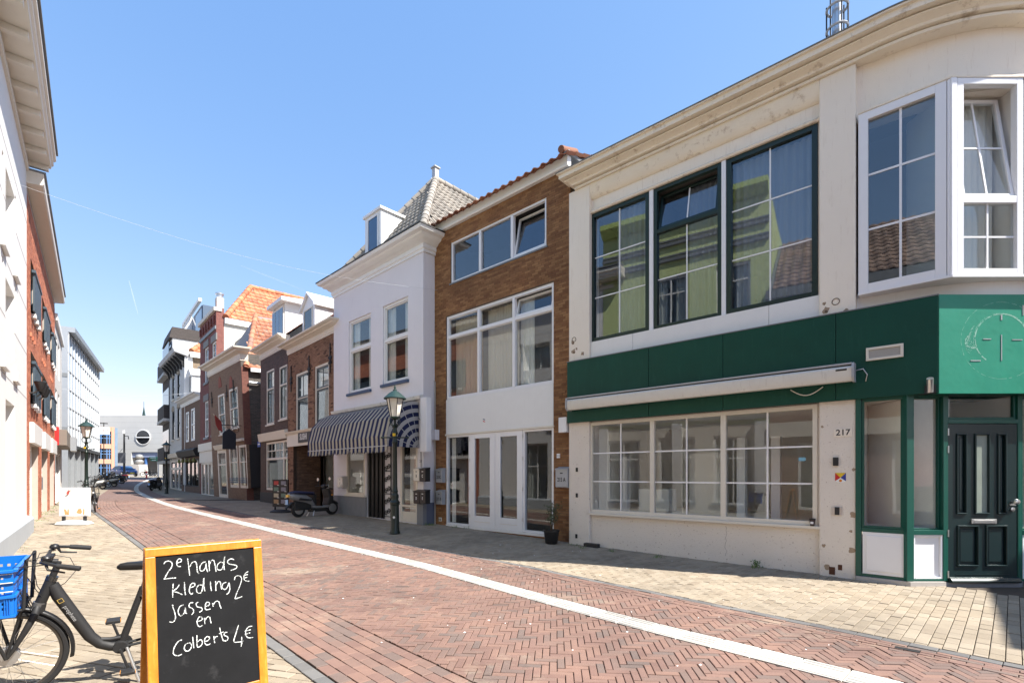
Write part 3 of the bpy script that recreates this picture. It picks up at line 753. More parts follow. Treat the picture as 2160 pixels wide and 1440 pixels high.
# ground floor: pilasters, shop window, dwarf wall
gx = [(x(1250, .1), x(1724, .1))]; gt, gbm = F1.z(1486, 871, .06), F1.z(1486, 1094.5, .06)
MB().box(.0, xa, .0, .4, -.2, z_bb + .06).build('roughcast_pier', ROUGH, P, bev=.012)
MB().box(xb, xc, -.0, .4, -.2, z_bb + .06).build('roughcast_pier', ROUGH, P, bev=.012)
q = MB().wall(xa, xb, -.2, z_bb + .06, [(x(1246, .1), x(1726, .1), gbm, gt)], y=.07, d=.12); q.build('dwarf_wall', ROUGH, P)
ww = window(P, x(1246, .1), x(1726, .1), gbm, gt, y=.05, fw=.07, fd=.09, cols=((x(1375, .1) - x(1246, .1)) / (x(1726, .1) - x(1246, .1)), (x(1530, .1) - x(1246, .1)) / (x(1726, .1) - x(1246, .1))), mull=.09, fm=CREAMW, gm=SHOPGL, bars=(1, 2), bm=UPVC, bw=.028, room=ROOML, rd=2.6, name='shop_window', lab='wide cream shop window of three bays with white glazing bars', sill=(CREAMW, .0, .05))
for a_, b_, h_, m_ in ((.25, .42, 2.0, 'white'), (1.55, 2.35, 2.05, 'door'), (2.75, 2.9, 2.3, 'white'), (3.35, 3.5, 2.3, 'white')):
    MB().box(xa + a_, xa + b_, 1.6 if m_ == 'door' else .9, 1.7 if m_ == 'door' else 1.05, .3, h_).build('interior_fitting', UPVC if m_ == 'white' else CURTW, ww)
q = MB().box(xa + .6, xa + 1.3, 1.1, 1.5, gbm + .02, gbm + .5); q.build('interior_counter', CURTW, ww)
a, c = F1.at(1692, 968, .1); MB().box(a - .05, a + .05, .098, .1, c - .03, c + .03).build('window_sticker', mat('pale_blue_print', (.2, .45, .6), .5), ww)
MB().box(x(1237), x(1266), -.12, .0, .02, .13).build('foot_block', BLACKM, P, bev=.01)
# little things fixed on the pier
def on(px, py, w, h, m, nm, d=.02, bev=.003, y=0):
    a, c = F1.at(px, py, y); return MB().box(a - w / 2, a + w / 2, y - d, y + .01, c - h / 2, c + h / 2).build(nm, m, P, bev=bev)
a, c = F1.at(1780, 912); MB().box(a - .13, a + .11, -.012, .01, c - .06, c + .06).build('number_plate', CREAM, P, bev=.003); text('217', .125, INK, P, a - .01, -.0135, c, ext=.001, name='house_number', bold=.002)
on(1763, 973, .07, .13, BLACKM, 'switch_box', .03); on(1765, 1077, .14, .13, STEEL, 'switch_plate', .012); on(1766, 1077, .06, .12, BLACKM, 'switch_box', .03)
for px, py, s in ((1755, 1203, .1), (1772, 1196, .07)): on(px, py, s * .8, s * 1.2, mat('rust_stain', (.1, .04, .02), .9), 'rust_plate', .004)
for px, py in ((1217, 990), (1217, 1044), (1216, 1130)): on(px, py, .05, .09, BLACKM, 'wall_hook', .015)
a, c = F1.at(1773, 1007)
for nm, m, pts in (('sticker_red', RED, [(-1, 1), (0, 0), (-1, -.7)]), ('sticker_yellow', mat('yellow_print', (.75, .5, .02), .5), [(-1, 1), (1, 1), (0, 0)]), ('sticker_blue', mat('blue_print', (.03, .05, .3), .5), [(1, 1), (1, -.7), (0, 0)]), ('sticker_white', WINK, [(0, 0), (1, -.7), (.4, -1), (-.4, -1), (-1, -.7)])):
    MB().prism([(a + u_ * .07, -.004, c + v_ * .075) for u_, v_ in pts], (0, .005, 0)).build(nm, m, P)
MB().lathe([(.018, -.005), (.022, 0), (.0, .001)], (a, -.004, c - .045), 8, ax='y').build('sticker_lion', mat('orange_print', (.7, .25, .03), .5), P)
# vent grille and pipe stub on the green fascia
a, c = F1.at(1827, 762, -.075); b, e = F1.at(1906, 724, -.075); v = MB(); t = .035
for (i, j, k_, l) in ((a, b, c, c + t), (a, b, e - t, e), (a, a + t, c + t, e - t), (b - t, b, c + t, e - t)): v.box(i, j, -.105, -.07, k_, l)
vg = v.build('vent_grille', CREAMW, P, bev=.004); v = MB()
for i in range(9): zz = c + t + (e - c - 2 * t) * (i + .5) / 9; v.add([(a + t, -.095, zz - .014), (b - t, -.095, zz - .014), (b - t, -.08, zz + .012), (a + t, -.08, zz + .012), (a + t, -.09, zz - .016), (b - t, -.09, zz - .016), (b - t, -.075, zz + .01), (a + t, -.075, zz + .01)], [(0, 1, 2, 3), (4, 7, 6, 5), (0, 4, 5, 1), (2, 6, 7, 3)])
v.build('slats', mat('vent_slat', (.5, .47, .43), .6), vg, kind='stuff')
a, c = F1.at(1962, 815, -.075); MB().tube([(a, -.08, c - .08), (a, -.10, c + .0), (a - .0, -.17, c + .1)], .04, 10).build('pipe_stub', STEEL, P, smooth=2); MB().box(a - .06, a + .06, -.09, -.07, c - .1, c + .02).build('pipe_bracket', BLACKM, P)
def blob(px, py, r, m, nm, y=-.002, asp=1):
    a_, c_ = F1.at(px, py); k_ = [r * ru(.55, 1.1) for _ in range(11)]
    MB().prism([(a_ + k_[t] * cos(2 * pi * t / 11), y, c_ + asp * k_[t] * sin(2 * pi * t / 11)) for t in range(11)], (0, .004, 0)).build(nm, m, P)
PEEL = mat('peeled_patch', (.40, .30, .21), .95, var=.4, vs=25); PEELD = mat('peeled_dark', (.16, .11, .075), .95, var=.4, vs=25)
for px, py, r in ((1208, 722, .05), (1210, 741, .06), (1229, 745, .045), (1742, 655, .06), (1785, 655, .04), (1738, 640, .03), (1216, 735, .03)): blob(px, py, r, PEEL, 'peeled_patch'); blob(px + 1, py + 2, r * .45, PEELD, 'peeled_patch', -.004)
for px, py in ((1763, 636), (1211, 716)):
    a, c = F1.at(px, py); MB().tube([(a + .05 * cos(t * pi / 8), -.004, c + .05 * sin(t * pi / 8)) for t in range(17)], .006, 5).build('old_fixing_ring', PEELD, P)
for px, py, r in ((1800, 1085, .05), (1797, 1160, .05), (1738, 1150, .03), (1746, 1195, .05), (1801, 990, .03), (1735, 900, .025), (1795, 1120, .025)): blob(px, py, r, PEEL, 'peeled_patch')
a, c = F1.at(1531, 1108, .07); e_ = F1.z(1533, 1172, .07); q = MB(); pr_ = (a, c)
for t in range(1, 13):
    nx_ = (a + ru(-.025, .025), c + (e_ - c) * t / 12); q.quad((pr_[0] - .002, .0685, pr_[1]), (pr_[0] + .002, .0685, pr_[1]), (nx_[0] + .002, .0685, nx_[1]), (nx_[0] - .002, .0685, nx_[1])); pr_ = nx_
q.build('wall_crack', PEELD, P)
# ---- chamfered shop corner
PY = Y0 * 1905 / 2018; PX = pt(1918, PY)[0]; Fc = Fac((PX, PY), (2 * AX + .04 - PX, PY)); rc = Minv @ Fc.M
FB = Fac(B1, (PX, PY)); rb = Minv @ FB.M          # angled bay between pier and corner post
hb_ = z_bb + .05
def post(a, b, z0, z1, rel, m=GREENT, y0=-.02, y1=.1): return MB().box(a, b, y0, y1, z0, z1).build('corner_post', m, P, rel, bev=.006)
post(.0, .07, .07, hb_, rb); 
for c_, e_ in ((.07, .11), (.74, .80), (hb_ - .06, hb_)): MB().box(.07, FB.W - .02, -.005, .09, c_, e_).build('bay_rail', GREENT, P, rb, bev=.004)
MB().box(.085, FB.W - .035, -.002, .06, .112, .738).build('bay_panel', UPVC, P, rb, bev=.004)
MB().box(.13, FB.W - .08, -.012, .0, .16, .69).build('panel_field', UPVC, P, rb, bev=.006)
window(P, .07, FB.W - .02, .80, hb_ - .06, y=.01, fw=.03, fd=.07, fm=GREENT, gm=SHOPGL, room=ROOML, rd=1.4, rel=rb, name='bay_window')
cx_ = lambda px, d=0: Fc.x(px, d)
def chamf(px0, px1, mirror=False):
    a, b = cx_(px0), cx_(px1)
    if mirror: a, b = Fc.W - b, Fc.W - a
    return a, b
pw = cx_(1926)
post(-.05, pw, .07, hb_, rc); post(Fc.W - pw, Fc.W + .05, .07, hb_, rc)
d0, d1 = cx_(1999), cx_(2146)
for a, b in ((pw, d0 - .07), (d1 + .07, Fc.W - pw)):
    if b - a < .1: continue
    for y_, c_, e_ in ((-.005, .07, .10), (-.015, .735, .80), (-.005, hb_ - .07, hb_)): MB().box(a, b, y_, .09, c_, e_).build('side_rail', GREENT, P, rc, bev=.004)
    MB().box(a, b, .03, .07, .10, .735).build('side_panel', UPVC, P, rc)
    q = MB(); q.box(a, a + .03, -.0, .03, .10, .735); q.box(b - .03, b, 0, .03, .10, .735); q.box(a + .03, b - .03, 0, .03, .10, .13); q.box(a + .03, b - .03, 0, .03, .705, .735); q.build('panel_moulding', UPVC, P, rc, bev=.006)
    window(P, a, b, .80, hb_ - .07, y=.05, fw=.02, fd=.05, fm=GREENT, gm=SHOPGL, room=ROOML, rd=1.2, rel=rc, name='side_light')
for a in (d0 - .07, d1): post(a, a + .07, .07, hb_, rc, y0=-.01)
zd0, zd1 = .055, Fc.z(2070, 894); zt0 = Fc.z(2070, 884); zt1 = Fc.z(2070, 847)
MB().box(d0, d1, -.01, .09, zd1 + .008, zt0 + .0).build('transom', GREENT, P, rc, bev=.004)
window(P, d0, d1, zt0 + .002, hb_ - .02, y=.02, fw=.03, fd=.05, fm=GREENT, gm=SHOPGL, room=ROOML, rd=1.2, rel=rc, name='top_light')
# the panelled front door
dw = d1 - d0; k = .004
dr = MB().box(d0 + k, d1 - k, .025, .06, zd0, zd1); dh = zd1 - zd0
fx = lambda f: d0 + dw * f; fz = lambda f: zd0 + dh * f
# outline holes: three tall fields above, two below
tall = [(fx(.12), fx(.27), fz(.43), fz(.94)), (fx(.38), fx(.60), fz(.43), fz(.94)), (fx(.71), fx(.84), fz(.43), fz(.94))]
low = [(fx(.13), fx(.44), fz(.10), fz(.36)), (fx(.54), fx(.85), fz(.10), fz(.36))]
dm = MB().wall(d0 + k, d1 - k, zd0, zd1, tall + low, y=.0, d=.024); door = dm.build('door', DOORG, P, rc)
door['label'] = 'dark green panelled front door with narrow glass'
dr.build('door_core', DOORG, P, rc)
for a, b, c, e in tall + low:
    q = MB(); t = .022
    for i, j, l, m_ in ((a, b, c, c + t), (a, b, e - t, e), (a, a + t, c + t, e - t), (b - t, b, c + t, e - t)): q.box(i, j, -.022, .02, l, m_)
    q.build('moulding', DOORG, door, rc, bev=.008)
for a, b, c, e in low + [tall[0], tall[2]]: MB().box(a + .05, b - .05, .004, .026, c + .06, e - .06).build('raised_field', DOORG, door, rc, bev=.012)
a, b, c, e = tall[1]; MB().box(a + .02, b - .02, .012, .02, c + .02, e - .02).build('door_pane', mat('door_glass', (.30, .34, .29), .12, var=.2, spec=.8), door, rc)
a, b, c = fx(.33), fx(.69), fz(.385); MB().box(a, b, -.02, .0, c - .035, c + .035).build('letterbox', STEEL, door, rc, bev=.006); MB().box(a + .03, b - .03, -.028, -.0205, c - .02, c + .02).build('letterbox_flap', STEEL, door, rc, bev=.004)
a, c = fx(.92), fz(.51); MB().lathe([(.012, 0), (.012, -.04), (.034, -.05), (.042, -.07), (.034, -.09), (.01, -.096)], (a, 0, c), 14, ax='y').build('door_knob', STEEL, door, rc, smooth=2); MB().lathe([(.03, 0), (.03, -.02), (.01, -.024)], (a, 0, c - .11), 12, ax='y').build('lock', STEEL, door, rc, smooth=2)
MB().box(a - .04, a + .05, -.012, 0, c - .055, c - .03).build('lock_plate', STEEL, door, rc)
for f in (.05, .31, .84, .95): MB().tube([(d0 + .0, -.012, fz(f) - .05), (d0, -.012, fz(f) + .05)], .009, 8).build('hinge', STEEL, door, rc)
MB().ext([(-.02, zd0 - .0), (.06, zd0), (.075, zd0 + .02), (.06, zd0 + .05), (.02, zd0 + .075), (-.02, zd0 + .08)], d0 + k, d1 - k).build('weather_board', DOORG, door, rc, smooth=2)
MB().box(fx(.12), fx(.88), -.006, 0, fz(.045), fz(.05)).build('drip_line', DOORG, door, rc)
# stone plinth and step
MB().sweep([(-.2, -.1), (.045, -.1), (.045, .066), (-.2, .066)], [loc2(*B1), loc2(PX, PY), loc2(PX + d0 - .06, PY)]).build('stone_plinth', STONE, P)
MB().sweep([(-.2, -.1), (.02, -.1), (.02, .052), (-.2, .052)], [loc2(PX + d0 - .055, PY), loc2(PX + d1 + .06, PY)]).build('door_step', GREYST, P)
MB().sweep([(-.2, -.1), (.045, -.1), (.045, .066), (-.2, .066)], [loc2(PX + d1 + .065, PY), loc2(PX + Fc.W, PY)]).build('stone_plinth', STONE, P)
# green fascia over the corner: sign board with scratches left by an old round sign
ZY = Y0 * 1905 / 2080 ; ZX = pt(1980, ZY)[0]; Fz = Fac((ZX, ZY), (2 * AX - ZX + .04, ZY)); rz_ = Minv @ Fz.M
def signmat():
    m, n, b, L = nmat('sunlit_green_sign'); tc = N(n, 'ShaderNodeTexCoord').outputs['Object']  # sunlit brightness put into the green, where the sun only grazes the board
    L(mix(n, L, (.008, .215, .13), (.02, .28, .185), noise(n, L, 2.2, detail=7, rough=.7)), b.inputs['Base Color']); b.inputs['Roughness'].default_value = .42
    bump(n, L, b, noise(n, L, 1.1), .02); return m
MB().box(.004, Fz.W - .004, -.0, .04, z_bb - .01, z_bt + .03).build('sign_board', signmat(), P, rz_, bev=.004)
SCR = mat('pale_scratch', (.30, .56, .45), .7, var=.4, vs=30)
def arc_scr(cx, cz, r, a0, a1, w, n=26, jit=.012, brk=.25):
    q = MB()
    for t in range(n):
        if R_() < brk: continue
        b0 = radians(a0 + (a1 - a0) * t / n); b1 = radians(a0 + (a1 - a0) * (t + 1.05) / n); r0, r1 = r + ru(-jit, jit), r + ru(-jit, jit); w0 = w * ru(.3, 1)
        q.quad((cx + cos(b0) * r0, -.0015, cz + sin(b0) * r0 * .95), (cx + cos(b1) * r1, -.0015, cz + sin(b1) * r1 * .95), (cx + cos(b1) * (r1 + w0), -.0015, cz + sin(b1) * (r1 + w0) * .95), (cx + cos(b0) * (r0 + w0), -.0015, cz + sin(b0) * (r0 + w0) * .95))
    q.build('scratch', SCR, P, rz_)
sx, sz = Fz.at(2112, 715)
arc_scr(sx, sz, .36, -20, 235, .016, 60, .004, .12); arc_scr(sx, sz - .01, .385, 20, 200, .006, 60, .006, .3); arc_scr(sx, sz - .02, .56, 30, 330, .005, 80, .003, .3); arc_scr(sx - .40, sz - .03, .09, 120, 300, .02, 24, .008, .2)
for i in range(6): arc_scr(sx - .36 + .02 * i, sz - .10 + .03 * i, .13 + .01 * i, 130, 235, .006, 20, .004, .25)
for dx_, dz_, w_, h_ in ((-.2, 0, .11, .012), (.22, -.01, .14, .012), (0, -.12, .012, .36), (0, .3, .02, .07), (-.36, -.3, .14, .012), (.3, .4, .012, .14)): MB().box(sx + dx_ - w_ / 2, sx + dx_ + w_ / 2, -.006, 0, sz + dz_ - h_ / 2, sz + dz_ + h_ / 2).build('glue_bead', STEEL, P, rz_)
MB().box(ZX * 0 - .02, Fz.W + .02, .01, .9, z_bb + .0, z_bb + .03).build('fascia_soffit', GREEN, P, rz_)
FS = Fac((ZX + Fz.W, ZY), (ZX + Fz.W + cos(ang) * 4, ZY + sin(ang) * 4)); rs = Minv @ FS.M
MB().box(.0, 4, .0, .04, z_bb, z_bt).build('fascia_panel', GREEN, P, rs)
# curved wall above and below the bay window, its soffit and ledge
fl = F1.x(1808)
cpath = [(xc, .12)] + [(p[0], p[1]) for p in [loc2(AX - (rr - .17) * sin(ang * (1 - t / 12)), cy_ - (rr - .17) * cos(ang * (1 - t / 12))) for t in range(0, 25)]] + [loc2(endp[0] - sin(ang) * .17 * -1, endp[1] - cos(ang) * .17 * -1)]
zbt, zbb = F1.z(2008, 165), F1.z(2008, 580)
MB().sweep([(0, zbt - .05), (0, zb + .02), (-.25, zb + .02), (-.25, zbt - .05)], cpath).build('curved_wall', CREAM, P, smooth=2)
MB().sweep([(0, z_bt - .1), (0, zbb + .02), (-.25, zbb + .02), (-.25, z_bt - .1)], cpath).build('apron_wall', WHITE, P, smooth=2)
led = [(-.02, zbt - .0), (.06, zbt + .002), (.10, zbt + .03), (.10, zbt + .07), (.05, zbt + .12), (-.02, zbt + .15)]
MB().sweep(led, cpath[1:-1]).build('rough_ledge', mat('rough_white_render', (.78, .72, .64), .9, var=.12, bmp=.03, bs=24, dirt=.5, dcol=(.4, .28, .17)), P, smooth=2)
# bay window: left light in the line of the facade, front light over the door
YB = Y0 * 1905 / 2110; XB = pt(2010, YB)[0]; lx0, lx1 = F1.x(1811, .03), F1.x(2007)
window(P, lx0, lx1 - .05, zbb, zbt, y=-.01, fw=.12, fd=.09, fm=UPVC, gm=GLASSB, bars=(1, 2), bm=UPVC, bw=.03, name='bay_light', room=ROOM, rd=.8)
Fy = Fac((XB, YB), (2 * AX - XB, YB)); ry = Minv @ Fy.M
MB().box(-.03, .055, -.012, .09, zbb, zbt).build('bay_post', UPVC, P, ry, bev=.01); MB().box(lx1 - .045, lx1 + .01, -.012, .10, zbb + .002, zbt - .002).build('bay_post', UPVC, P, bev=.008)
fw_ = Fy.x(2158)
window(P, .06, fw_, zbb, zbt, y=-.005, fw=.085, fd=.09, rows=((Fy.z(2080, 424) - zbb) / (zbt - zbb),), mull=.09, fm=UPVC, gm=GLASS, bars=(1, 1), bm=UPVC, bw=.025, opens={(0, 1): 9}, name='bay_light', rel=ry, curt=((0, 1, CURTW),), room=ROOML, rd=.8, lab='front bay light with upper sash tilted open')
window(P, fw_ + .03, Fy.W - .0, zbb, zbt, y=-.005, fw=.085, fd=.09, fm=UPVC, bars=(1, 2), bm=UPVC, bw=.025, name='bay_light', rel=ry, rd=.8)
MB().sweep([(-.4, zbb - .035), (.03, zbb - .035), (.03, zbb - .001), (-.4, zbb - .001)], [(lx0, 0), (lx1, 0), loc2(2 * AX - XB, YB)]).build('bay_sill', UPVC, P)
MB().sweep([(-.4, zbt + .0015), (.02, zbt + .0015), (.02, zbt + .03), (-.4, zbt + .03)], [(lx0, 0), (lx1, 0), loc2(2 * AX - XB, YB)]).build('bay_head', CORN, P)
# rest of the shell
FE = Fac(e1, endp); re_ = Minv @ FE.M
MB().wall(.3, 6, z_bb, zb + .1, [], y=.18).build('side_street_wall', CREAM, P, re_)
FG = Fac((PX + Fc.W, PY), (PX + Fc.W + cos(ang) * 5, PY + sin(ang) * 5)); MB().wall(.05, 5, -.2, z_bb + .1, [], y=0).build('side_street_wall', ROUGH, P, Minv @ FG.M)
e2 = (endp[0] + F1.n.x * 2 , endp[1] + F1.n.y * 2)
MB().prism([(*p, zt - .06) for p in [(0, .1)] + [(a, b + .12) for a, b in arcL] + [endL, (planL[-1][0] - 3, planL[-1][1] + 4), (0, 9)]], (0, 0, .05)).build('flat_roof', LEAD, P)
MB().quad((.008, .3, -.2), (.008, 9, -.2), (.008, 9, zt - .1), (.008, .3, zt - .1)).build('party_wall', BT_TANS, P)
# ventilation mast on the roof
a, c = F1.at(1766, 40, .55); rp = thing('roof_flue', 'slim metal flue with wire guard standing on corner building roof', 'flue', F1.M @ Matrix.Translation((a, .55, zt - .02)))
MB().tube([(0, 0, 0), (0, 0, 1.5)], .075, 12).build('pipe', STEEL, rp, smooth=2)
for zz in (.35, .75, 1.1): MB().tube([(.15 * cos(t * pi / 8), .15 * sin(t * pi / 8), zz) for t in range(17)], .02, 6).build('ring', GREYBOX, rp)
for t in range(6): a = t * pi / 3; MB().tube([(.15 * cos(a), .15 * sin(a), .0), (.15 * cos(a), .15 * sin(a), 1.2)], .012, 6).build('guard_rod', BLACKM, rp)
# awning cassette
a0, a1 = F1.x(1200, -.2), F1.x(1798, -.2); ct = F1.z(1486, 807, -.2); cb_ = ct - .25
aw = thing('awning_cassette', 'long closed white awning cassette across the green fascia', 'awning', F1.M @ Matrix.Translation((0, -.08, 0)))
MB().ext([(0, cb_ + .07), (.0, ct), (.17, ct - .02), (.20, ct - .05), (.20, cb_ + .08), (.17, cb_ + .01), (.12, cb_), (.05, cb_ + .03)], a0, a1).build('cassette', mat('aged_cassette', (.70, .68, .63), .5, var=.1, dirt=.4, streak=True, dcol=(.3, .28, .24)), aw, smooth=2)
MB().box(a0 - .002, a1 + .002, -.185, .0, ct + .001, ct + .03).build('top_rail', GREYBOX, aw, bev=.004)
for a in (a0 - .03, a1): MB().ext([(.0, cb_ + .0), (0, ct + .03), (.2, ct + .02), (.22, ct - .05), (.22, cb_ + .05), (.17, cb_ - .01)], a, a + .03).build('end_cap', GREYBOX, aw)
MB().box(a1 - .2, a1 - .06, -.203, -.2, ct - .085, ct - .06).build('maker_plate', BLACK, aw)
cp = [(F1.x(1668, -.1) + .45 * t / 10, -.03, cb_ - .02 - .11 * sin(pi * t / 10)) for t in range(11)]
MB().tube(cp, .008, 6).build('hanging_cable', CREAMW, aw, smooth=True)
MB().tube([(a1 + .03, -.05, ct - .08), (a1 + .12, -.02, ct - .06), (a1 + .17, -.01, ct - .15), (a1 + .15, 0, ct - .25)], .008, 6).build('side_cable', STEEL, aw, smooth=True)
# cup left on the window sill
a, c = F1.at(1713, 1104, .0); cu = thing('paper_cup', 'small brown paper cup left on the shop window sill', 'cup', F1.M @ Matrix.Translation((a, .02, gbm + .0)))
MB().lathe([(.03, 0), (.042, .1)], n=14).build('cup', mat('brown_card', (.05, .03, .025), .7), cu, smooth=2); MB().lathe([(.045, .1005), (.045, .112), (.036, .118)], n=14).build('lid', BLACK, cu, smooth=2)
MB().box(-.02, .02, -.047, -.03, .035, .07).build('cup_label', WINK, cu)

# ================================================================== tall narrow house in tan-brown brick
Y2 = 11.1; F2 = Fac(pt(917, Y2 * 1263 / 977), pt(1203.5, Y2)); x = F2.x
P = thing('brown_brick_house', 'narrow brown brick house with white ribbon windows and white double shop doors', 'building', F2.M)
W2 = F2.W; z_f0, z_f1 = F2.z(1066, 418, -.08), F2.z(1066, 401, -.08)
z_f1 = z_f0 + .235
t0, t1 = F2.z(1066, 553, 0), F2.z(1066, 456, 0); m0, m1 = F2.z(1066, 824, 0), F2.z(1066, 627.5, 0)
p0 = F2.z(1066, 905, 0); sx0, sx1 = x(941.5), x(1168); tx0, tx1 = x(951), x(1152.5)
base = .13
holes = [(tx0, tx1, t0, t1), (sx0, sx1, m0, m1), (sx0, sx1, base + .06, p0)]
MB().wall(0, W2, -.1, z_f0 + .05, holes, y=0, d=.14).build('wall', MORT, P)
camx, camy = (F2.M.inverted() @ V((0, 0, H))).x, abs((F2.M.inverted() @ V((0, 0, H))).y)
bricks(P, 0, W2, -.02, z_f0 + .02, [(a - .001, b + .001, c, d) for a, b, c, d in [(tx0, tx1, t0, t1), (sx0, sx1, base, m1)]], BR_R2, L_=.205, Hc=.056, j=.007, limit=300, score=lambda t: (t[0] - camx) ** 2 + (t[1] - H) ** 2)
MB().ext([(-.02, z_f0), (.10, z_f0), (.12, z_f0 + .03), (.12, z_f1), (-.02, z_f1)], -.0, W2).build('white_fascia', WHITE, P, bev=.004)
f3 = lambda px, a, b: (x(px) - a) / (b - a)
window(P, tx0, tx1, t0, t1, y=.02, fw=.06, fd=.09, cols=(f3(1010, tx0, tx1), f3(1080, tx0, tx1)), mull=.085, fm=UPVC, gm=GLASSB, sash=0, opens={(2, 0): 11}, room=DARK, name='ribbon_window', lab='upper ribbon window with right light tilted open')
MB().box(tx0 - .04, tx1 + .04, -.03, .05, t0 - .04, t0 - .002).build('lead_sill', LEAD, P)
hh = (F2.z(952, 700) - F2.z(952, 839)) / (F2.z(952, 663) - F2.z(952, 839)); hh = .765
window(P, sx0, sx1, m0, m1, y=.02, fw=.07, fd=.09, cols=(f3(1006.5, sx0, sx1), f3(1083.5, sx0, sx1)), rows=(hh,), mull=.085, fm=UPVC, gm=GLASS, sash=.02, opens={(2, 1): 14}, curt=((0, .3, CURT), (.36, .66, CURT), (.68, .8, CURTW)), room=ROOM, name='ribbon_window', lab='lower ribbon window of six lights with beige curtains')
MB().box(sx0 + .002, sx1 - .002, -.012, .10, p0, m0 - .002).build('white_panel', WHITE, P, bev=.003)
q = MB(); a, c = F2.at(1021, 886, -.013)
for i, mm_ in enumerate((RED, WINK, mat('navy_print', (.02, .03, .12), .5))): MB().prism([(a - .04, -.0165, c - .03 + i * .025), (a + .04, -.0165, c - .055 + i * .025), (a + .04, -.0165, c - .03 + i * .025), (a - .04, -.0165, c - .005 + i * .025)], (0, .004, 0)).build('sticker', mm_, P)
# shop front: fixed lights either side of double doors
dx = [x(991.5), x(1044.5), x(1103)]
MB().box(sx0 - .02, sx1 + .02, -.035, .04, p0 - .05, p0 - .001).build('shop_head', CREAMW, P, bev=.006)
zb0 = base + .06; zt0 = p0 - .05
window(P, sx0, dx[0], zb0, zt0, y=.0, fw=.055, fd=.09, fm=UPVC, gm=SHOPGL, room=DARK, rd=1.6, curt=((.8, .97, CURTW), (.04, .2, CURTW)), name='shop_light')
window(P, dx[2], sx1, zb0, zt0, y=.0, fw=.055, fd=.09, fm=UPVC, gm=SHOPGL, room=DARK, rd=1.6, name='shop_light')
for a, b in ((dx[0], dx[1]), (dx[1], dx[2])):
    lo = F2.z(1066, 1092, 0)
    q = MB(); e = .004; st = (b - a) * .2
    q.box(a + e, a + st, -.01, .05, zb0, zt0); q.box(b - st, b - e, -.01, .05, zb0, zt0); q.box(a + st, b - st, -.01, .05, zb0, lo); q.box(a + st, b - st, -.01, .05, zt0 - .13, zt0)
    d_ = q.build('door', UPVC, P, bev=.005)
    MB().box(a + st, b - st, .012, .018, lo, zt0 - .13).build('pane', SHOPGL, d_)
    MB().box(a + st - .01, b - st + .01, -.018, -.011, lo - .16, lo - .15).build('rail_groove', CREAMW, d_)
    q = MB(); r0, r1, yy = a + .02, b - .02, .07
    q.quad((r0, yy, zb0), (r0, 1.6, zb0), (r0, 1.6, zt0), (r0, yy, zt0)); q.quad((r1, yy, zb0), (r1, yy, zt0), (r1, 1.6, zt0), (r1, 1.6, zb0)); q.quad((r0, 1.6, zb0), (r1, 1.6, zb0), (r1, 1.6, zt0), (r0, 1.6, zt0)); q.quad((r0, yy, zt0), (r0, 1.6, zt0), (r1, 1.6, zt0), (r1, yy, zt0)); q.build('room', DARK, d_)
    for f in (.12, .42, .72, .94): MB().tube([((a if a == dx[0] else b), -.016, zb0 + (zt0 - zb0) * f - .045), ((a if a == dx[0] else b), -.016, zb0 + (zt0 - zb0) * f + .045)], .009, 6).build('hinge', STEEL, d_)
MB().box(sx0, sx1, -.02, .12, base, base + .058).build('threshold', WHITE, P, bev=.004)
MB().box(sx0 - .02, sx1 + .03, .01, .14, -.1, base - .001).build('footing', BR_R2, P)
a, c = F2.at(1178.5, 961); MB().box(a - .045, a + .045, -.02, 0, c - .05, c + .05).build('number_plate', UPVC, P, bev=.003); text('215', .055, INK, P, a, -.0215, c, .0008, name='house_number')
a, c = F2.at(929.5, 1095); MB().box(a - .06, a + .06, -.03, 0, c - .05, c + .06).build('socket_plate', CREAMW, P, bev=.006)
for i in (-.03, .03): MB().box(a + i - .012, a + i + .012, -.034, -.03, c - .03, c + .03).build('socket_flap', BLACKM, P)
for px, py, w_, h_, nm in ((1189.5, 896, .22, .34, 'white_meter_box'), (917, 917, .2, .3, 'white_junction_box')):
    a, c = F2.at(px, py, -.1); MB().box(a - w_ / 2, a + w_ / 2, -.16, -.01, c - h_ / 2, c + h_ / 2).build(nm, UPVC, P, bev=.008)
a, c = F2.at(917, 925, -.04); c2 = F2.z(917, 806, -.04); MB().tube([(a, -.03, .15), (a, -.03, c2), (a - .03, -.03, c2 + .03), (a - .06, -.01, c2 + .03)], .022, 8).build('conduit', mat('conduit_grey', (.42, .38, .34), .6), P, smooth=2)
body(P, W2, 8, -.1, z_f1 - .3, BT_TANS)
rf = MB().quad((0, -.05, z_f1 - .02), (W2, -.05, z_f1 - .02), (W2, 4, z_f1 + 1.5), (0, 4, z_f1 + 1.5)).build('roof', LEAD, P)
sl_ = sqrt(4.05 ** 2 + 1.52 ** 2); vv = (0, 4.05 / sl_, 1.52 / sl_)
tiles(rf, (-.0, -.17, z_f1 - .045), (1, 0, 0), vv, [(-.05, -.1), (W2, -.1), (W2, sl_), (-.05, sl_)], TILE_OW, tw=.25, tl=.34, limit=24, score=lambda t: t[1])
MB().tube([(W2 - .12, -.2, z_f1 + .13), (W2 - .14, .0, z_f1 + .18), (W2 - .16, .4, z_f1 + .34)], [.08, .10, .10], 12).build('verge_tile', mat('old_ridge_tile', (.22, .09, .05), .8), rf, smooth=2)
MB().box(W2 - .22, W2 + .05, -.14, .5, z_f1 + .0, z_f1 + .09).build('verge_flashing', LEAD, rf, bev=.02)
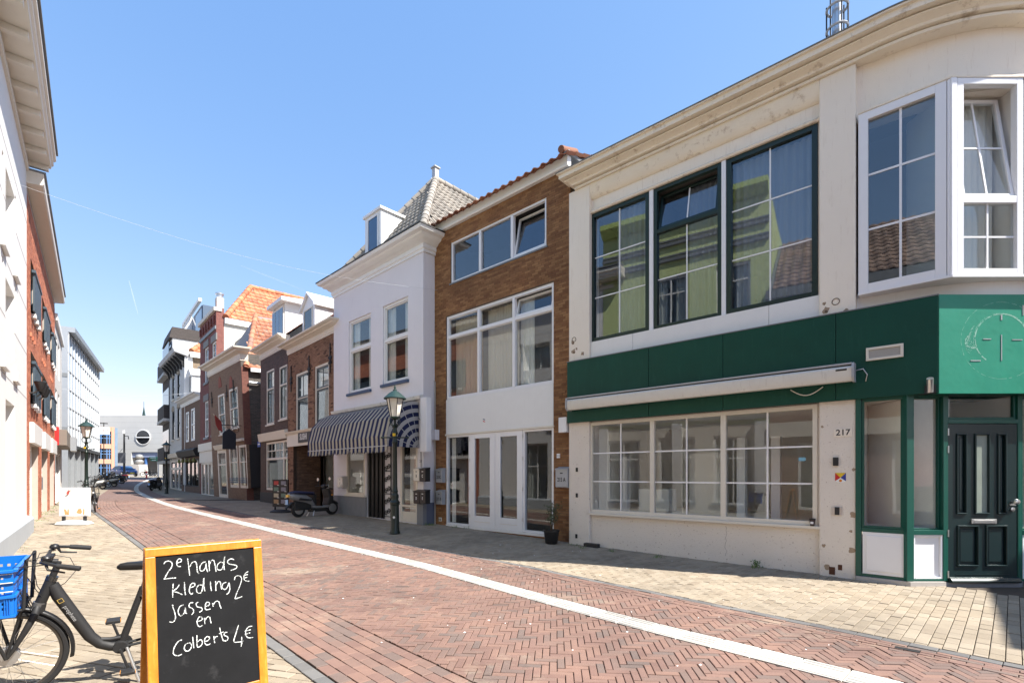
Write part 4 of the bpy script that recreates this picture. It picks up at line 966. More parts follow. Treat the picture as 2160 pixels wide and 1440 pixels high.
# mailboxes on the brick
def mailbox(fac, px, py, w_, h_, d_, m, body_, lab, fm_=None, ink=INK, y=0, inv=None):
    a, c = fac.at(px, py, y - d_)
    t = thing('mailbox', lab, 'mailbox', fac.M @ Matrix.Translation((a, y, c)), group='mailboxes on the shopfronts')
    MB().ext([(0, -h_ / 2), (d_ * .85, -h_ / 2), (d_, -h_ / 2 + .02), (d_, h_ / 2 - .06), (0, h_ / 2 - .03)], -w_ / 2, w_ / 2).build('box', m, t, bev=.004)
    MB().ext([(-.0, h_ / 2 - .028), (d_ + .02, h_ / 2 - .07), (d_ + .02, h_ / 2 - .045), (0, h_ / 2)], -w_ / 2 - .01, w_ / 2 + .01).build('lid', fm_ or m, t, bev=.003)
    text(body_, h_ * .27, ink, t, 0, -d_ - .0015, -h_ * .12, .0008, name='lettering', sx=.72, bold=.003); MB().box(-.035, .035, -d_ - .004, -d_, h_ * .17, h_ * .22).build('name_plate', INK if ink is INK else WINK, t)
    return t
mailbox(F2, 1184, 1006, .33, .47, .16, GREYBOX, '215 A', 'grey mailbox marked 215 A beside the potted olive')
mailbox(F2, 925.5, 1002, .26, .42, .15, GREYBOX, '215C', 'upper grey mailbox marked 215 C on brown brick')
mailbox(F2, 925.5, 1048, .26, .42, .15, GREYBOX, '215 B', 'lower grey mailbox marked 215 B on brown brick')
# potted olive
bx, by = G(1163, 1146); pp = thing('potted_plant', 'black pot with a young olive bush beside white shop window', 'plant', loc=(bx, by, g(by)))
MB().lathe([(.12, 0), (.135, .02), (.17, .27), (.185, .275), (.185, .31), (.165, .31), (.16, .27), (.02, .265)], n=20).build('pot', BLACK, pp, smooth=2)
LEAFO = piece_mat('olive_leaf', [(0, (.045, .065, .03)), (.5, (.06, .085, .04)), (1, (.09, .115, .06))], .6, bmp=0)
def sprig(mb, base, top, n, ln, spread):
    a, b = V(base), V(top)
    for i in range(n):
        p = a.lerp(b, ru(.15, 1)) + V((ru(-1, 1), ru(-1, 1), ru(-.6, .6))) * spread
        d = V((ru(-1, 1), ru(-1, 1), ru(-.2, 1))).normalized(); s = d.cross(V((ru(-1, 1), ru(-1, 1), .3))).normalized() * ln * .16
        mb.add([p, p + d * ln * .5 + s, p + d * ln, p + d * ln * .5 - s], [(0, 1, 2, 3)])
st = MB(); lf = MB()
for i in range(7):
    tp = V((ru(-.16, .16), ru(-.14, .14), ru(.62, .92))); st.tube([(ru(-.02, .02), ru(-.02, .02), .25), tp * .6 + V((0, 0, .12)), tp], [.009, .006, .003], 6); sprig(lf, (tp.x * .4, tp.y * .4, .4), tp, 55, .06, .09)
st.build('stem', mat('twig', (.12, .09, .06), .8), pp, smooth=True); lf.build('leaves', LEAFO, pp)
# ================================================================== lavender house with the striped awning
q0 = pt(893, 14.05); F3 = Fac(pt(704, 14.05 * 903 / 714), q0); x = F3.x
P = thing('lavender_house', 'lavender plastered house with big white cornice and grey hipped tile roof', 'building', F3.M); W3 = F3.W
zcb, zct = F3.z(800, 577.5, -.03), F3.z(800, 521, -.42)
zsh = F3.z(800, 851, 0)             # top of the shop front
wa = (x(735.5), x(782), F3.z(758, 826), F3.z(758, 669)); wb_ = (x(807.5), x(861), F3.z(834, 806), F3.z(834, 635))
shop = [(x(773), x(812), .2, zsh - .5), (x(845), x(881), .2, zsh - .5), (x(731), x(770), F3.z(750, 1043), F3.z(750, 948))]
MB().wall(0, W3, -.1, zcb + .1, [wa, wb_] + shop, y=0, d=.16).build('wall', LAV, P)
MB().quad((W3, .0, -.1), (W3, 8, -.1), (W3, 8, zcb), (W3, .0, zcb)).build('side_wall', LAV, P); MB().quad((.006, 0, -.1), (.006, 8, -.1), (.006, 8, zct), (.006, 0, zct)).build('side_wall', LAV, P)
h = zct - zcb
prof = [(-.2, zcb), (.03, zcb), (.03, zcb + .16 * h), (.06, zcb + .2 * h), (.06, zcb + .42 * h), (.12, zcb + .47 * h), (.16, zcb + .58 * h), (.26, zcb + .66 * h), (.30, zcb + .78 * h), (.40, zcb + .84 * h), (.44, zcb + .97 * h), (.44, zct), (-.2, zct)]
MB().sweep(prof, [(-.02, .45), (-.02, 0), (W3 + .02, 0), (W3 + .02, .45)]).build('cornice', WHITE, P, smooth=2)
MB().sweep([(-.2, zct + .002), (.46, zct + .002), (.46, zct + .03), (-.2, zct + .03)], [(-.02, .45), (-.02, 0), (W3 + .02, 0), (W3 + .02, .45)]).build('gutter_edge', BLACKM, P)
for w_, hf in ((wa, .57), (wb_, .53)):
    window(P, *w_, y=.04, fw=.075, fd=.09, rows=(.60 if w_ is wa else .56,), mull=.09, fm=WHITE, gm=GLASS, sash=.04, curt=((.0, .28, CURTW), (.72, 1, CURTW)), sill=(BLUE, .08, .09))
# roof: hipped end to the street, ridge running back
dA = 2.43 * 1.0
best = min((abs((lambda p: 1080 + F * p.x / p.y)(F3.M @ V((W3 / 2, d / 100, 0))) - 918), d / 100) for d in range(100, 600, 5)); dA = best[1]
wp = F3.M @ V((W3 / 2, dA, 0)); zA = H + (1000 - 381) / F * wp.y; z0r = zct - .05
ap = V((W3 / 2, dA, zA)); l_, r_ = V((.3, -.16, z0r)), V((W3 + .15, -.16, z0r)); lb_, rb_ = V((.3, 8, z0r)), V((W3 + .15, 8, z0r)); ab = V((W3 / 2, 8, zA))
rf = MB(); rf.quad(l_, r_, ap); rf.quad(r_, rb_, ab, ap); rf.quad(lb_, l_, ap, ab); roof = rf.build('roof', LEAD, P)
def plane_tiles(parent, A_, B_, poly3, m, **kw):
    u = (B_ - A_).normalized(); n = u.cross(poly3[2] - A_).normalized(); v = n.cross(u)
    if v.z < 0: v = -v
    tiles(parent, A_ + u.cross(v) * .01, u, v, [((p - A_).dot(u), (p - A_).dot(v)) for p in poly3], m, **kw)
sh = lambda p: p
plane_tiles(roof, l_, r_, [l_, r_, ap], TILE_G, tw=.22, tl=.31, limit=150, score=lambda t: -t[0])
plane_tiles(roof, r_, rb_, [r_, rb_, ab, ap], TILE_G, tw=.22, tl=.31, limit=150, score=lambda t: t[0])
for a, b in ((r_, ap), (l_, ap), (ap, ab)): ridge(roof, a + V((0, 0, .04)), b + V((0, 0, .04)), TILE_G, .12)
MB().box(ap.x - .09, ap.x + .09, ap.y - .09, ap.y + .09, zA - .1, zA + .42).box(ap.x - .13, ap.x + .13, ap.y - .13, ap.y + .13, zA + .421, zA + .47).build('ridge_finial', GREYBOX, roof, bev=.01)
# dormer
dd = 0.22; a0, zz0 = F3.at(770, 540, dd); a1, _ = F3.at(803.5, 500, dd); zt_ = F3.z(787, 452, dd) ; zlo = z0r + .1
dm_ = MB().box(a0, a1, dd, 2.2, zlo, zt_); dorm = dm_.build('dormer', WHITE, P, bev=.006)
MB().box(a0 - .06, a1 + .06, dd - .06, 2.3, zt_ + .001, zt_ + .09).build('dormer_cap', WHITE, dorm, bev=.008)
b0, b1 = x(778, dd), x(797, dd); q = MB(); c0, c1 = zlo + .15, zt_ - .14
for i in ((b0 - .05, b0, c0, c1), (b1, b1 + .05, c0, c1), (b0 - .05, b1 + .05, c1, c1 + .05), (b0 - .05, b1 + .05, c0 - .05, c0)): q.box(i[0], i[1], dd - .03, dd - .001, i[2], i[3])
q.build('dormer_frame', WHITE, dorm); MB().box(b0, b1, dd - .012, dd - .002, c0, c1).build('dormer_pane', mat('blue_pane', (.02, .07, .16), .05, spec=1), dorm)
# shop front below the awning
MB().box(.0, x(773), -.03, .02, -.1, F3.z(740, 1046)).build('plinth', GREYST, P, bev=.005); MB().box(x(881) - .0, W3 + .02, -.03, .1, -.1, F3.z(890, 1060)).build('plinth', GREYST, P, bev=.005)
MB().quad((W3 + .012, .0, -.1), (W3 + .012, .4, -.1), (W3 + .012, .4, F3.z(890, 1060)), (W3 + .012, 0, F3.z(890, 1060))).build('plinth_return', mat('blue_grey_plinth', (.12, .14, .2), .8), P)
window(P, *shop[2], y=-.01, fw=.07, fd=.1, fm=CREAMW, gm=SHOPGL, room=ROOML, rd=1.0, name='shop_window', sill=(CREAMW, .06, .06))
MB().ext([(-.01, zsh - .10), (.10, zsh - .10), (.13, zsh - .03), (.13, zsh), (-.01, zsh + .03)], .02, W3 - .01).build('shop_ledge', mat('flaking_white', (.72, .70, .66), .7, dirt=.6, dcol=(.25, .2, .16)), P, smooth=2)
# dark entrance with wrought gate, and white glazed door
a, b = shop[0][0], shop[0][1]; zd = shop[0][3]
MB().box(a + .002, b - .002, .1, .14, .2, zd).build('entrance_door', BLACKM, P)
for i in range(5): xx = a + .06 + (b - a - .12) * i / 4; MB().box(xx - .035, xx + .035, .05, .098, .2, zd).build('entrance_slat', BLACK, P, bev=.006)
a2, b2 = x(812), x(828); gt_ = MB(); gt_.box(a2, a2 + .03, -.06, -.03, .22, zd); gt_.box(b2 - .03, b2, -.06, -.03, .22, zd)
def scroll(mb, cx, cz, r, sgn, y, up=1, w=.014):
    pts = [(cx + sgn * (r * (1 - t / 26)) * cos(t * .42), y, cz + up * (r * (1 - t / 26)) * sin(t * .42)) for t in range(22)]; mb.tube(pts, w, 5)
ac = (a2 + b2) / 2
for i in range(9): zz = .4 + i * (zd - .6) / 8; scroll(gt_, ac - .07, zz, .09, 1, -.045, 1); scroll(gt_, ac + .07, zz + .09, .09, -1, -.045, -1)
for zz in (.3, 1.0, 1.7): gt_.tube([(a2, -.045, zz), (b2, -.045, zz)], .012, 6)
gt_.build('scroll_gate', IRON, P)
window(P, shop[1][0], shop[1][1], .2, zd, y=-.01, fw=.08, fd=.09, rows=(.13,), mull=.06, fm=CREAMW, gm=SHOPGL, room=DARK, curt=((.3, .75, CURTW),), name='shop_door')
MB().box(shop[1][0] + .08, shop[1][1] - .08, .01, .05, .28, .5).build('door_panel', CREAMW, P, bev=.004)
sb = x(894, -.16); MB().box(sb - .14, sb + .14, -.18, -.0, F3.z(894, 952, -.16), F3.z(894, 838, -.16)).build('shutter_box', UPVC, P, bev=.01)
a, c = F3.at(897.5, 970, -.01) if False else (W3 - .12, F3.z(893, 972)); text('211', .11, INK, P, a, -.004, c, .001, name='house_number', sx=.7)
cb = [(x(877), -.02, zd + .1), (x(884), -.03, zd - .12), (x(889), -.03, zd - .2), (x(890), -.03, F3.z(890, 985))]; MB().tube(cb, .009, 6).build('wall_cable', BLACKM, P)
xm = W3 - .02
for i, (bd, m, ik, px, py, lab) in enumerate((('B', CREAMW, INK, 880, 1000, 'cream mailbox marked B beside the black one'), ('C', BLACK, WINK, 893, 1000, 'black mailbox marked C in the upper pair'), ('D', mat('brown_black', (.03, .022, .02), .5), WINK, 880, 1047, 'brownish black mailbox marked D in the lower pair'), ('E', BLACK, WINK, 893, 1047, 'black mailbox marked E in the lower pair'))):
    mailbox(F3, px - 2, py, .27, .40, .17, m, bd, lab, ink=ik)
mailbox(F3, 716.5, 1016, .36, .42, .2, STEEL, 'I', 'stainless mailbox left of the lavender shop window')
# ---- awning
zh = F3.z(885, 944); xr = x(884); zt_a = F3.z(884, 843)
o_ = min((abs((lambda p: 1080 + F * p.x / p.y)(F3.M @ V((xr, -d / 100, 0))) - 818), d / 100) for d in range(40, 180, 2))[1]
xl = xr - 1
xl = F3.x(650, -o_)
aw = thing('striped_awning', 'faded blue and white striped basket awning over lavender shopfront', 'awning', F3.M @ Matrix.Translation((0, 0, 0)))
rv = zt_a - zh - .06
pr = [(o_ * cos(a) * (1 + .10 * sin(2 * a)), zh + rv * sin(a) * (1 + .05 * sin(2 * a))) for a in (0, .22, .62, 1.0, 1.3, pi / 2)]
q = MB(); nx = 48
for i in range(nx + 1):
    xx = xl + (xr - xl) * i / nx
    for j, (o, z) in enumerate(pr): q.v.append((xx, -max(o, .02), z - .012 * sin(i * .9) * sin(j) ))
k = len(pr); q.f = [(i * k + j, (i + 1) * k + j, (i + 1) * k + j + 1, i * k + j + 1) for i in range(nx) for j in range(k - 1)]
cloth = stripe_mat('striped_cloth', (.008, .014, .06), (.42, .385, .32), .235); clothe = stripe_mat('striped_cloth_end', (.006, .012, .06), (.45, .44, .44), .225, radial=zh)
cn = q.build('canopy', cloth, aw); sd_ = cn.modifiers.new('cloth', 'SOLIDIFY'); sd_.thickness = .006
for xe in (xl, xr):
    q = MB(); q.v = [(xe, -.01, zh)] + [(xe, -max(o, .02), z) for o, z in pr]; q.f = [(0, i, i + 1) for i in range(1, k)]
    e_ = q.build('end_panel', clothe, aw); e_.modifiers.new('cloth', 'SOLIDIFY').thickness = .006
    rb = MB()
    for o, z in pr[1:-1]: rb.tube([(xe, -.01, zh), (xe, -o, z)], .012, 6)
    rb.build('rib', GREYBOX, aw)
q = MB(); nv = 2 * int((xr - xl) / .1175)
for i in range(nv):
    a, b = xl + (xr - xl) * i / nv, xl + (xr - xl) * (i + 1) / nv; dz = .12 if i % 2 else .17
    q.quad((a, -o_ - .004, zh + .01), (b, -o_ - .004, zh + .01), (b, -o_ - .012 + ru(-.02, .02), zh - (.17 if i % 2 else .12)), (a, -o_ - .012 + ru(-.02, .02), zh - dz))
q.build('valance', cloth, aw).modifiers.new('cloth', 'SOLIDIFY').thickness = .005
MB().tube([(xl, -o_, zh + .02), (xr, -o_, zh + .02)], .016, 8).build('front_bar', GREYBOX, aw)

SLATES = mat('slate_sash', (.05, .065, .07), .4)
# ================================================================== sushi house
F4 = Fac(pt(608, 17.8 * 608 / 508), pt(708.5, 17.8)); x = F4.x; W4 = F4.W
P = thing('sushi_house', 'mottled brown brick house with a sushi shopfront and white gabled dormer', 'building', F4.M)
zcb, zct = F4.z(656, 726), F4.z(656, 690, -.35)
w4 = [(x(624), x(650), F4.z(637, 924), F4.z(637, 784)), (x(664), x(694), F4.z(679, 898), F4.z(679, 767))]
zs1, zs0 = F4.z(656, 904), F4.z(656, 925, -.05); fsh = F4.z(640, 936)
hole = (x(619), x(703), .05, fsh)
MB().wall(0, W4, -.1, zcb + .05, w4 + [hole], y=0, d=.14).build('wall', MORT, P)
bricks(P, 0, W4, 0, zcb, [(a - .001, b + .001, c, d) for a, b, c, d in w4 + [hole]] + [(0, W4, fsh, zs1)], BR_R4)
h = zct - zcb; prof4 = lambda zb, h, o=.38: [(-.1, zb), (.03, zb), (.03, zb + .05), (.05, zb + .07), (.05, zb + .55 * h), (.10, zb + .6 * h), (.6 * o, zb + .72 * h), (.65 * o, zb + .8 * h), (.95 * o, zb + .88 * h), (o, zb + .97 * h), (o, zb + h), (-.1, zb + h)]
MB().sweep(prof4(zcb, h), [(0, .3), (0, 0), (W4, 0), (W4, .1)]).build('cornice', CREAMW, P, smooth=2)
for w_ in w4:
    a, b, c, d = w_; m_ = c + (d - c) * .64
    window(P, *w_, y=.02, fw=.09, fd=.08, rows=(.62,), mull=.03, fm=CREAMW, sash=.07, sm=SLATES, gm=GLASS, bars={(0, 1): (1, 0), 'd': (0, 0)}, bm=SLATES, bw=.04, room=DARK, sill=(CREAMW, .05, .06))
    MB().box(a + .14, b - .14, .16, .165, m_ + .03, d - .14).build('blind', CURTW, P)
def wall_anchor(P, a, c, h=.75, m=IRON):
    q = MB(); q.box(a - .018, a + .018, -.05, -.02, c - h / 2, c + h / 2)
    for s in (-1, 1):
        scroll(q, a + s * .07, c + .05, .075, s, -.035, 1, .016); scroll(q, a + s * .07, c - .1, .075, s, -.035, -1, .016)
    q.lathe([(.001, h / 2), (.03, h / 2 + .03), (.001, h / 2 + .13)], (a, -.035, c), 6); q.build('wall_anchor', m, P)
for px, py in ((615.5, 802), (653.5, 782), (698, 758)): wall_anchor(P, x(px), F4.z(px, py), 1.0)
MB().ext([(-.01, zs0 - .22), (.06, zs0 - .22), (.06, zs1 - .12), (.12, zs1 - .08), (.15, zs1), (-.01, zs1 + .03)], .0, x(703)).build('shop_fascia', CREAMW, P, smooth=2)
a, c = F4.at(640, 921, -.07); MB().box(a - .55, a + 1.1, -.085, -.05, c - .22, c + .23).build('sign_board', mat('grey_sign', (.045, .045, .045), .6), P); text('SUSHI', .34, mat('sign_white', (.75, .75, .73), .6), P, a + .02, -.0865, c, .001, name='sign_lettering', sx=.85, bold=.008)
# recessed shop: brick return, black frame, big window over a low brick wall
hx0, hx1 = hole[0], hole[1]; D4 = 1.15
q = MB(); q.quad((hx0, 0, .05), (hx0, D4, .05), (hx0, D4, fsh), (hx0, 0, fsh)); q.quad((hx0, .14, fsh - .001), (hx0, D4, fsh - .001), (hx1, D4, fsh - .001), (hx1, .14, fsh - .001)); q.quad((hx1, 0, .05), (hx1, 0, fsh), (hx1, D4, fsh), (hx1, D4, .05)); q.build('porch', BT_BRN if False else brick_mat('porch_brick', (.2, .115, .07), (.09, .05, .035), (.16, .1, .07), axes='yz'), P)
fl_ = F4.x(651, D4) ; zl = .95
MB().box(hx0 + .3, hx1, D4 - .02, D4 + .2, .05, zl).build('low_wall', brick_mat('low_wall_brick', (.2, .115, .07), (.14, .08, .05), (.16, .1, .07)), P)
window(P, hx0 + .3, hx1 - .01, zl + .002, fsh - .005, y=D4, fw=.07, fd=.08, fm=BLACKM, gm=SHOPGL, room=ROOML, rd=1.8, cols=(.62,), mull=.1, name='shop_window')
MB().box(hx0 + 1.3, hx0 + 1.75, D4 + .3, D4 + .34, zl + .35, zl + .95).build('black_notice', BLACKM, P)
body(P, W4, 8, -.1, zcb, BT_TANS)
z1 = zct; rf = MB().quad((0, -.1, z1 - .02), (W4, -.1, z1 - .02), (W4, 3.4, z1 + 3.1), (0, 3.4, z1 + 3.1)); rf.quad((0, 6.9, z1), (0, 3.4, z1 + 3.1), (W4, 3.4, z1 + 3.1), (W4, 6.9, z1)); roof = rf.build('roof', LEAD, P)
plane_tiles(roof, V((0, -.1, z1)), V((W4, -.1, z1)), [V((0, -.1, z1)), V((W4, -.1, z1)), V((W4, 3.4, z1 + 3.1)), V((0, 3.4, z1 + 3.1))], TILE_OW, limit=80, score=lambda t: t[0])
def gabled_dormer(P, f, px0, px1, d0, z0, ze, zr, depth, m, pane):
    a, b = f.x(px0, d0), f.x(px1, d0); mdl = (a + b) / 2
    q = MB(); q.prism([(a, d0, z0), (b, d0, z0), (b, d0, ze), (mdl, d0, zr), (a, d0, ze)], (0, depth, 0)); o = q.build('dormer', m, P, bev=.005)
    q = MB()
    for s, e in ((a - .12, 1), (b + .12, -1)): q.prism([(s, d0 - .1, ze - .06), (mdl, d0 - .1, zr + .04), (mdl, d0 - .1, zr + .13), (s, d0 - .1, ze + .04)], (0, depth + .1, 0))
    q.build('dormer_roof', WHITE, o); w = (b - a)
    q = MB(); i0, i1, j0, j1 = a + w * .2, b - w * .2, z0 + .25, ze - .1
    for t in ((i0 - .06, i0, j0, j1), (i1, i1 + .06, j0, j1), (i0 - .06, i1 + .06, j1, j1 + .06), (i0 - .06, i1 + .06, j0 - .06, j0)): q.box(t[0], t[1], d0 - .03, d0 - .001, t[2], t[3])
    q.build('dormer_frame', CREAMW, o); MB().box(i0, i1, d0 - .012, d0 - .002, j0, j1).build('dormer_pane', pane, o); return o
PANE_D = mat('dark_pane', (.012, .014, .018), .05, spec=.9); PANE_B = mat('sky_blue_pane', (.04, .10, .2), .05, spec=1)
gabled_dormer(P, F4, 638, 664, .55, z1, F4.z(652, 648, .55), F4.z(652, 622, .55), 3.0, WHITE, PANE_D)

# ================================================================== dark purple-brown brick house
F5 = Fac(pt(550, 21.3 * 498 / 440), pt(607.5, 21.3)); x = F5.x; W5 = F5.W
P = thing('dark_brick_house', 'dark purple-brown brick house between alley and sushi shop', 'building', F5.M)
zcb, zct = F5.z(579, 745), F5.z(579, 706, -.4); w5 = [(x(562.5), x(578.5), F5.z(570, 895), F5.z(570, 780)), (x(589.5), x(606), F5.z(598, 884), F5.z(598, 771))]
zs1, zs0 = F5.z(579, 911), F5.z(579, 928); sw = (x(561), x(606.5), F5.z(584, 1034), F5.z(584, 930))
MB().wall(0, W5, -.1, zcb + .05, w5 + [sw], y=0, d=.14).build('wall', MORT, P)
bricks(P, 0, W5, 0, zcb, [(a - .001, b + .001, c, d) for a, b, c, d in w5 + [sw]] + [(0, W5, zs0, zs1)], BR_R5)
MB().sweep(prof4(zcb, zct - zcb, .42), [(0, .4), (0, 0), (W5 - .04, 0)]).build('cornice', CREAMW, P, smooth=2)
for w_ in w5: window(P, *w_, y=.0, fw=.07, fd=.09, fm=CREAMW, gm=GLASS, rows=(.66,), mull=.06, sash=.05, sm=SLATES, bars=(1, 0), bm=SLATES, room=DARK, curt=((.0, .45, CURTW),), sill=(CREAMW, .06, .06))
MB().ext([(-.01, zs0), (.08, zs0), (.10, zs0 + .05), (.14, zs1 - .05), (.16, zs1), (-.01, zs1 + .03)], -.02, W5 - .02).build('shop_fascia', CREAMW, P, smooth=2)
window(P, *sw, y=.02, fw=.09, fd=.09, cols=(.83,), rows=((.66,), (.66,)), mull=.1, fm=CREAMW, gm=SHOPGL, bars={(0, 1): (3, 1), (1, 1): (0, 1), 'd': (0, 0)}, bm=CREAMW, bw=.04, room=DARK, rd=1.4, name='shop_window')
MB().box(0, W5, -.03, .02, -.1, .75).build('plinth', mat('dark_plinth', (.05, .05, .05), .8), P)
bx_ = (sw[0] + sw[1]) / 2 + .5; bz_ = sw[2] + .35
MB().tube([(bx_, .35, bz_), (bx_ + .02, .35, bz_ + .5), (bx_, .35, bz_ + .95), (bx_ - .02, .35, bz_ + 1.15)], [.16, .2, .11, .02], 10).build('yellow_window_figure', mat('yellow_plastic', (.8, .7, .01), .4), P, smooth=2)
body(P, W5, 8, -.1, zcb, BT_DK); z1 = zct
roof = MB().quad((0, 0, z1 - .02), (W5, 0, z1 - .02), (W5, 3.4, z1 + 3), (0, 3.4, z1 + 3)).build('roof', LEAD, P)
plane_tiles(roof, V((0, 0, z1)), V((W5, 0, z1)), [V((0, 0, z1)), V((W5, 0, z1)), V((W5, 3.4, z1 + 3)), V((0, 3.4, z1 + 3))], TILE_OW, limit=0)
a0, a1 = x(576, .2), x(601, .2); zd0, zd1 = z1 - .02, F5.z(590, 646, .2)
dm_ = MB().box(a0, a1, .2, 3.2, zd0, zd1).build('dormer', WHITE, P, bev=.006); MB().ext([(.05, zd1 + .002), (.05, zd1 + .16), (-3.2, zd1 + .4), (-3.2, zd1 + .002)], a0 - .12, a1 + .3).build('dormer_roof', WHITE, dm_)
q = MB(); q.box(a0 + .05, a1 - .05, .14, .199, zd0 + .1, zd1 - .1); q.build('dormer_frame', CREAMW, dm_)
for i in range(3): w = (a1 - a0 - .3) / 3; MB().box(a0 + .1 + i * (w + .05), a0 + .1 + i * (w + .05) + w, .13, .139, zd0 + .25, zd1 - .2).build('dormer_pane', PANE_B, dm_)

# ================================================================== leaning house by the alley
F6 = Fac(pt(452, 25.4 * 461 / 392), pt(521.5, 25.4)); x = F6.x; W6 = F6.W
P = thing('leaning_house', 'leaning tan brick house with white cornice and orange side roof', 'building', F6.M)
zcb, zct = F6.z(490, 778), F6.z(490, 741, -.4); w6 = [(x(470), x(484), F6.z(473, 917), F6.z(473, 834)), (x(494), x(512), F6.z(497, 905), F6.z(497, 822))]
sh6 = [(x(488), x(506), F6.z(497, 1028), F6.z(497, 940)), (x(509), x(525), F6.z(517, 1029), F6.z(517, 938)), (x(463), x(482), .25, F6.z(472, 948))]
MB().wall(0, W6, -.1, zcb + .05, w6 + sh6, y=0, d=.14).build('wall', BT_TAN, P)
MB().sweep(prof4(zcb, zct - zcb, .45), [(0, .4), (0, 0), (W6, 0), (W6, .35)]).build('cornice', CREAMW, P, smooth=2)
for w_ in w6: window(P, *w_, y=.0, fw=.11, fd=.09, fm=CREAMW, gm=GLASS, rows=(.5,), mull=.07, bars=(1, 0), bm=DKGREEN, bw=.04, room=DARK, sill=(CREAMW, .06, .06))
for w_ in sh6[:2]:
    window(P, *w_, y=.0, fw=.13, fd=.09, rows=(.62,), mull=.06, fm=CREAMW, gm=GLASS, room=DARK, curt=((0, .3, CURTW),)); q = MB(); zz = w_[2] + .3
    for k in range(3): q.tube([(w_[0], -.05, zz + k * .1), (w_[1], -.05, zz + k * .1)], .018, 5)
    q.build('window_rail', BLUE, P)
window(P, *sh6[2], y=.0, fw=.2, fd=.1, rows=(.72,), mull=.1, fm=CREAMW, gm=GLASS, room=DARK, name='door'); MB().ext([(0, sh6[2][3]), (.1, sh6[2][3]), (.2, sh6[2][3] + .25), (0, sh6[2][3] + .3)], sh6[2][0] - .1, sh6[2][1] + .1).build('door_hood', CREAMW, P)
MB().ext([(0, F6.z(515, 930)), (.1, F6.z(515, 930)), (.12, F6.z(515, 926)), (0, F6.z(515, 924))], x(486), W6).build('shop_cornice', CREAMW, P)
for px, py in ((458, 845), (490, 832), (505, 822)): wall_anchor(P, x(px), F6.z(px, py), .8)
for px in (476, 499): a, c = x(px), F6.z(px, 818); MB().prism([(a - .3, -.02, c), (a + .3, -.02, c), (a + .2, -.02, c + .5), (a, -.02, c + .62), (a - .2, -.02, c + .5)], (0, .03, 0)).build('relieving_arch', mat('red_arch', (.28, .09, .06), .85), P)
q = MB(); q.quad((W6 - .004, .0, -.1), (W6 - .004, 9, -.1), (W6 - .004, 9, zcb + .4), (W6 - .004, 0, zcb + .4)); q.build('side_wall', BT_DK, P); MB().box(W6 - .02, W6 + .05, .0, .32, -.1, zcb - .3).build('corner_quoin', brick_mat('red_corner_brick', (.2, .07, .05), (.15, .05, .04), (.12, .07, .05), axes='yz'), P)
ze = zcb - .35; xr_ = W6 + .15; e1_, e2_ = V((xr_, .12, ze)), V((xr_, 7.5, ze)); t2, t1_ = V((xr_ - 3.5, 7.5, ze + 3.7)), V((xr_ - 3.5, 1.9, ze + 3.7))
roof = MB().quad(e1_, e2_, t2, t1_); roof.quad(V((.2, .3, ze + .5)), e1_, t1_); roof = roof.build('roof', LEAD, P)
plane_tiles(roof, e1_, e2_, [e1_, e2_, t2, t1_], TILE_OW, tw=.3, tl=.38, limit=170, score=lambda t: t[0])
ridge(roof, e1_ + V((-.05, .1, .06)), t1_ + V((0, 0, .06)), TILE_OW, .14, .42)
MB().box(xr_ - .02, xr_ + .08, .4, 7.5, ze - .2, ze - .002).build('gutter_board', WHITE, P); MB().tube([(xr_ + .0, .3, ze - .75), (xr_, 5, ze - .9)], .06, 8).build('downpipe', ZINC, P)
body(P, W6 - .1, 8, -.1, zcb, BT_TANS)
WM['l'] = None
P.matrix_local = F6.M @ Matrix.Rotation(radians(2.4), 4, 'X')
# hanging shop sign on its bracket
a, c = x(519, -.1), F6.z(505, 906, -.9); hs = thing('hanging_sign', 'dark arched pub sign hanging from iron bracket on leaning house', 'sign', F6.M @ Matrix.Translation((W6 - .42, -.12, 0)))
zc = F6.z(494, 926, -.6)
MB().tube([(0, .12, zc + .75), (0, -.95, zc + .72)], .02, 6).build('bracket', IRON, hs); q = MB(); scroll(q, 0, 0, .2, 1, 0, 1); q.v = [(0, -.3 - p[0], zc + .5 + p[2]) for p in q.v]; q.build('scroll', IRON, hs)
MB().prism([(0, -.3, zc - .5), (0, -.92, zc - .5), (0, -.92, zc + .3), (0, -.8, zc + .42), (0, -.61, zc + .56), (0, -.42, zc + .42), (0, -.3, zc + .3)], (.06, 0, 0)).build('sign_board', mat('navy_sign', (.012, .016, .028), .4), hs, bev=.01)
for yy in (-.42, -.8): MB().tube([(.03, yy, zc + .48), (.03, yy, zc + .73)], .01, 5).build('chain', IRON, hs)
fl_ = thing('flag', 'small furled red flag on a pole above pub sign', 'flag', F6.M @ Matrix.Translation((x(489), 0, F6.z(482, 915))))
MB().tube([(0, -.05, 0), (0, -.9, 1.0)], .018, 6).build('pole', CREAMW, fl_); MB().prism([(0, -.85, .95), (.05, -.55, .6), (.08, -.5, .05), (-.02, -.66, .15), (-.06, -.78, .45)], (.03, .02, 0)).build('cloth', mat('red_cloth', (.22, .03, .025), .8), fl_)
a, c = F5.at(546, 939, .3); sp_ = thing('street_name_plate', 'blue street name plate at the alley corner', 'sign', F5.M @ Matrix.Translation((-.42, -.0, c)))
MB().box(-.05, .42, -.02, .0, -.14, .14).build('plate', mat('sign_blue', (.01, .06, .35), .4), sp_, bev=.004); MB().box(.02, .35, -.022, -.0205, -.03, .03).build('print', WINK, sp_)

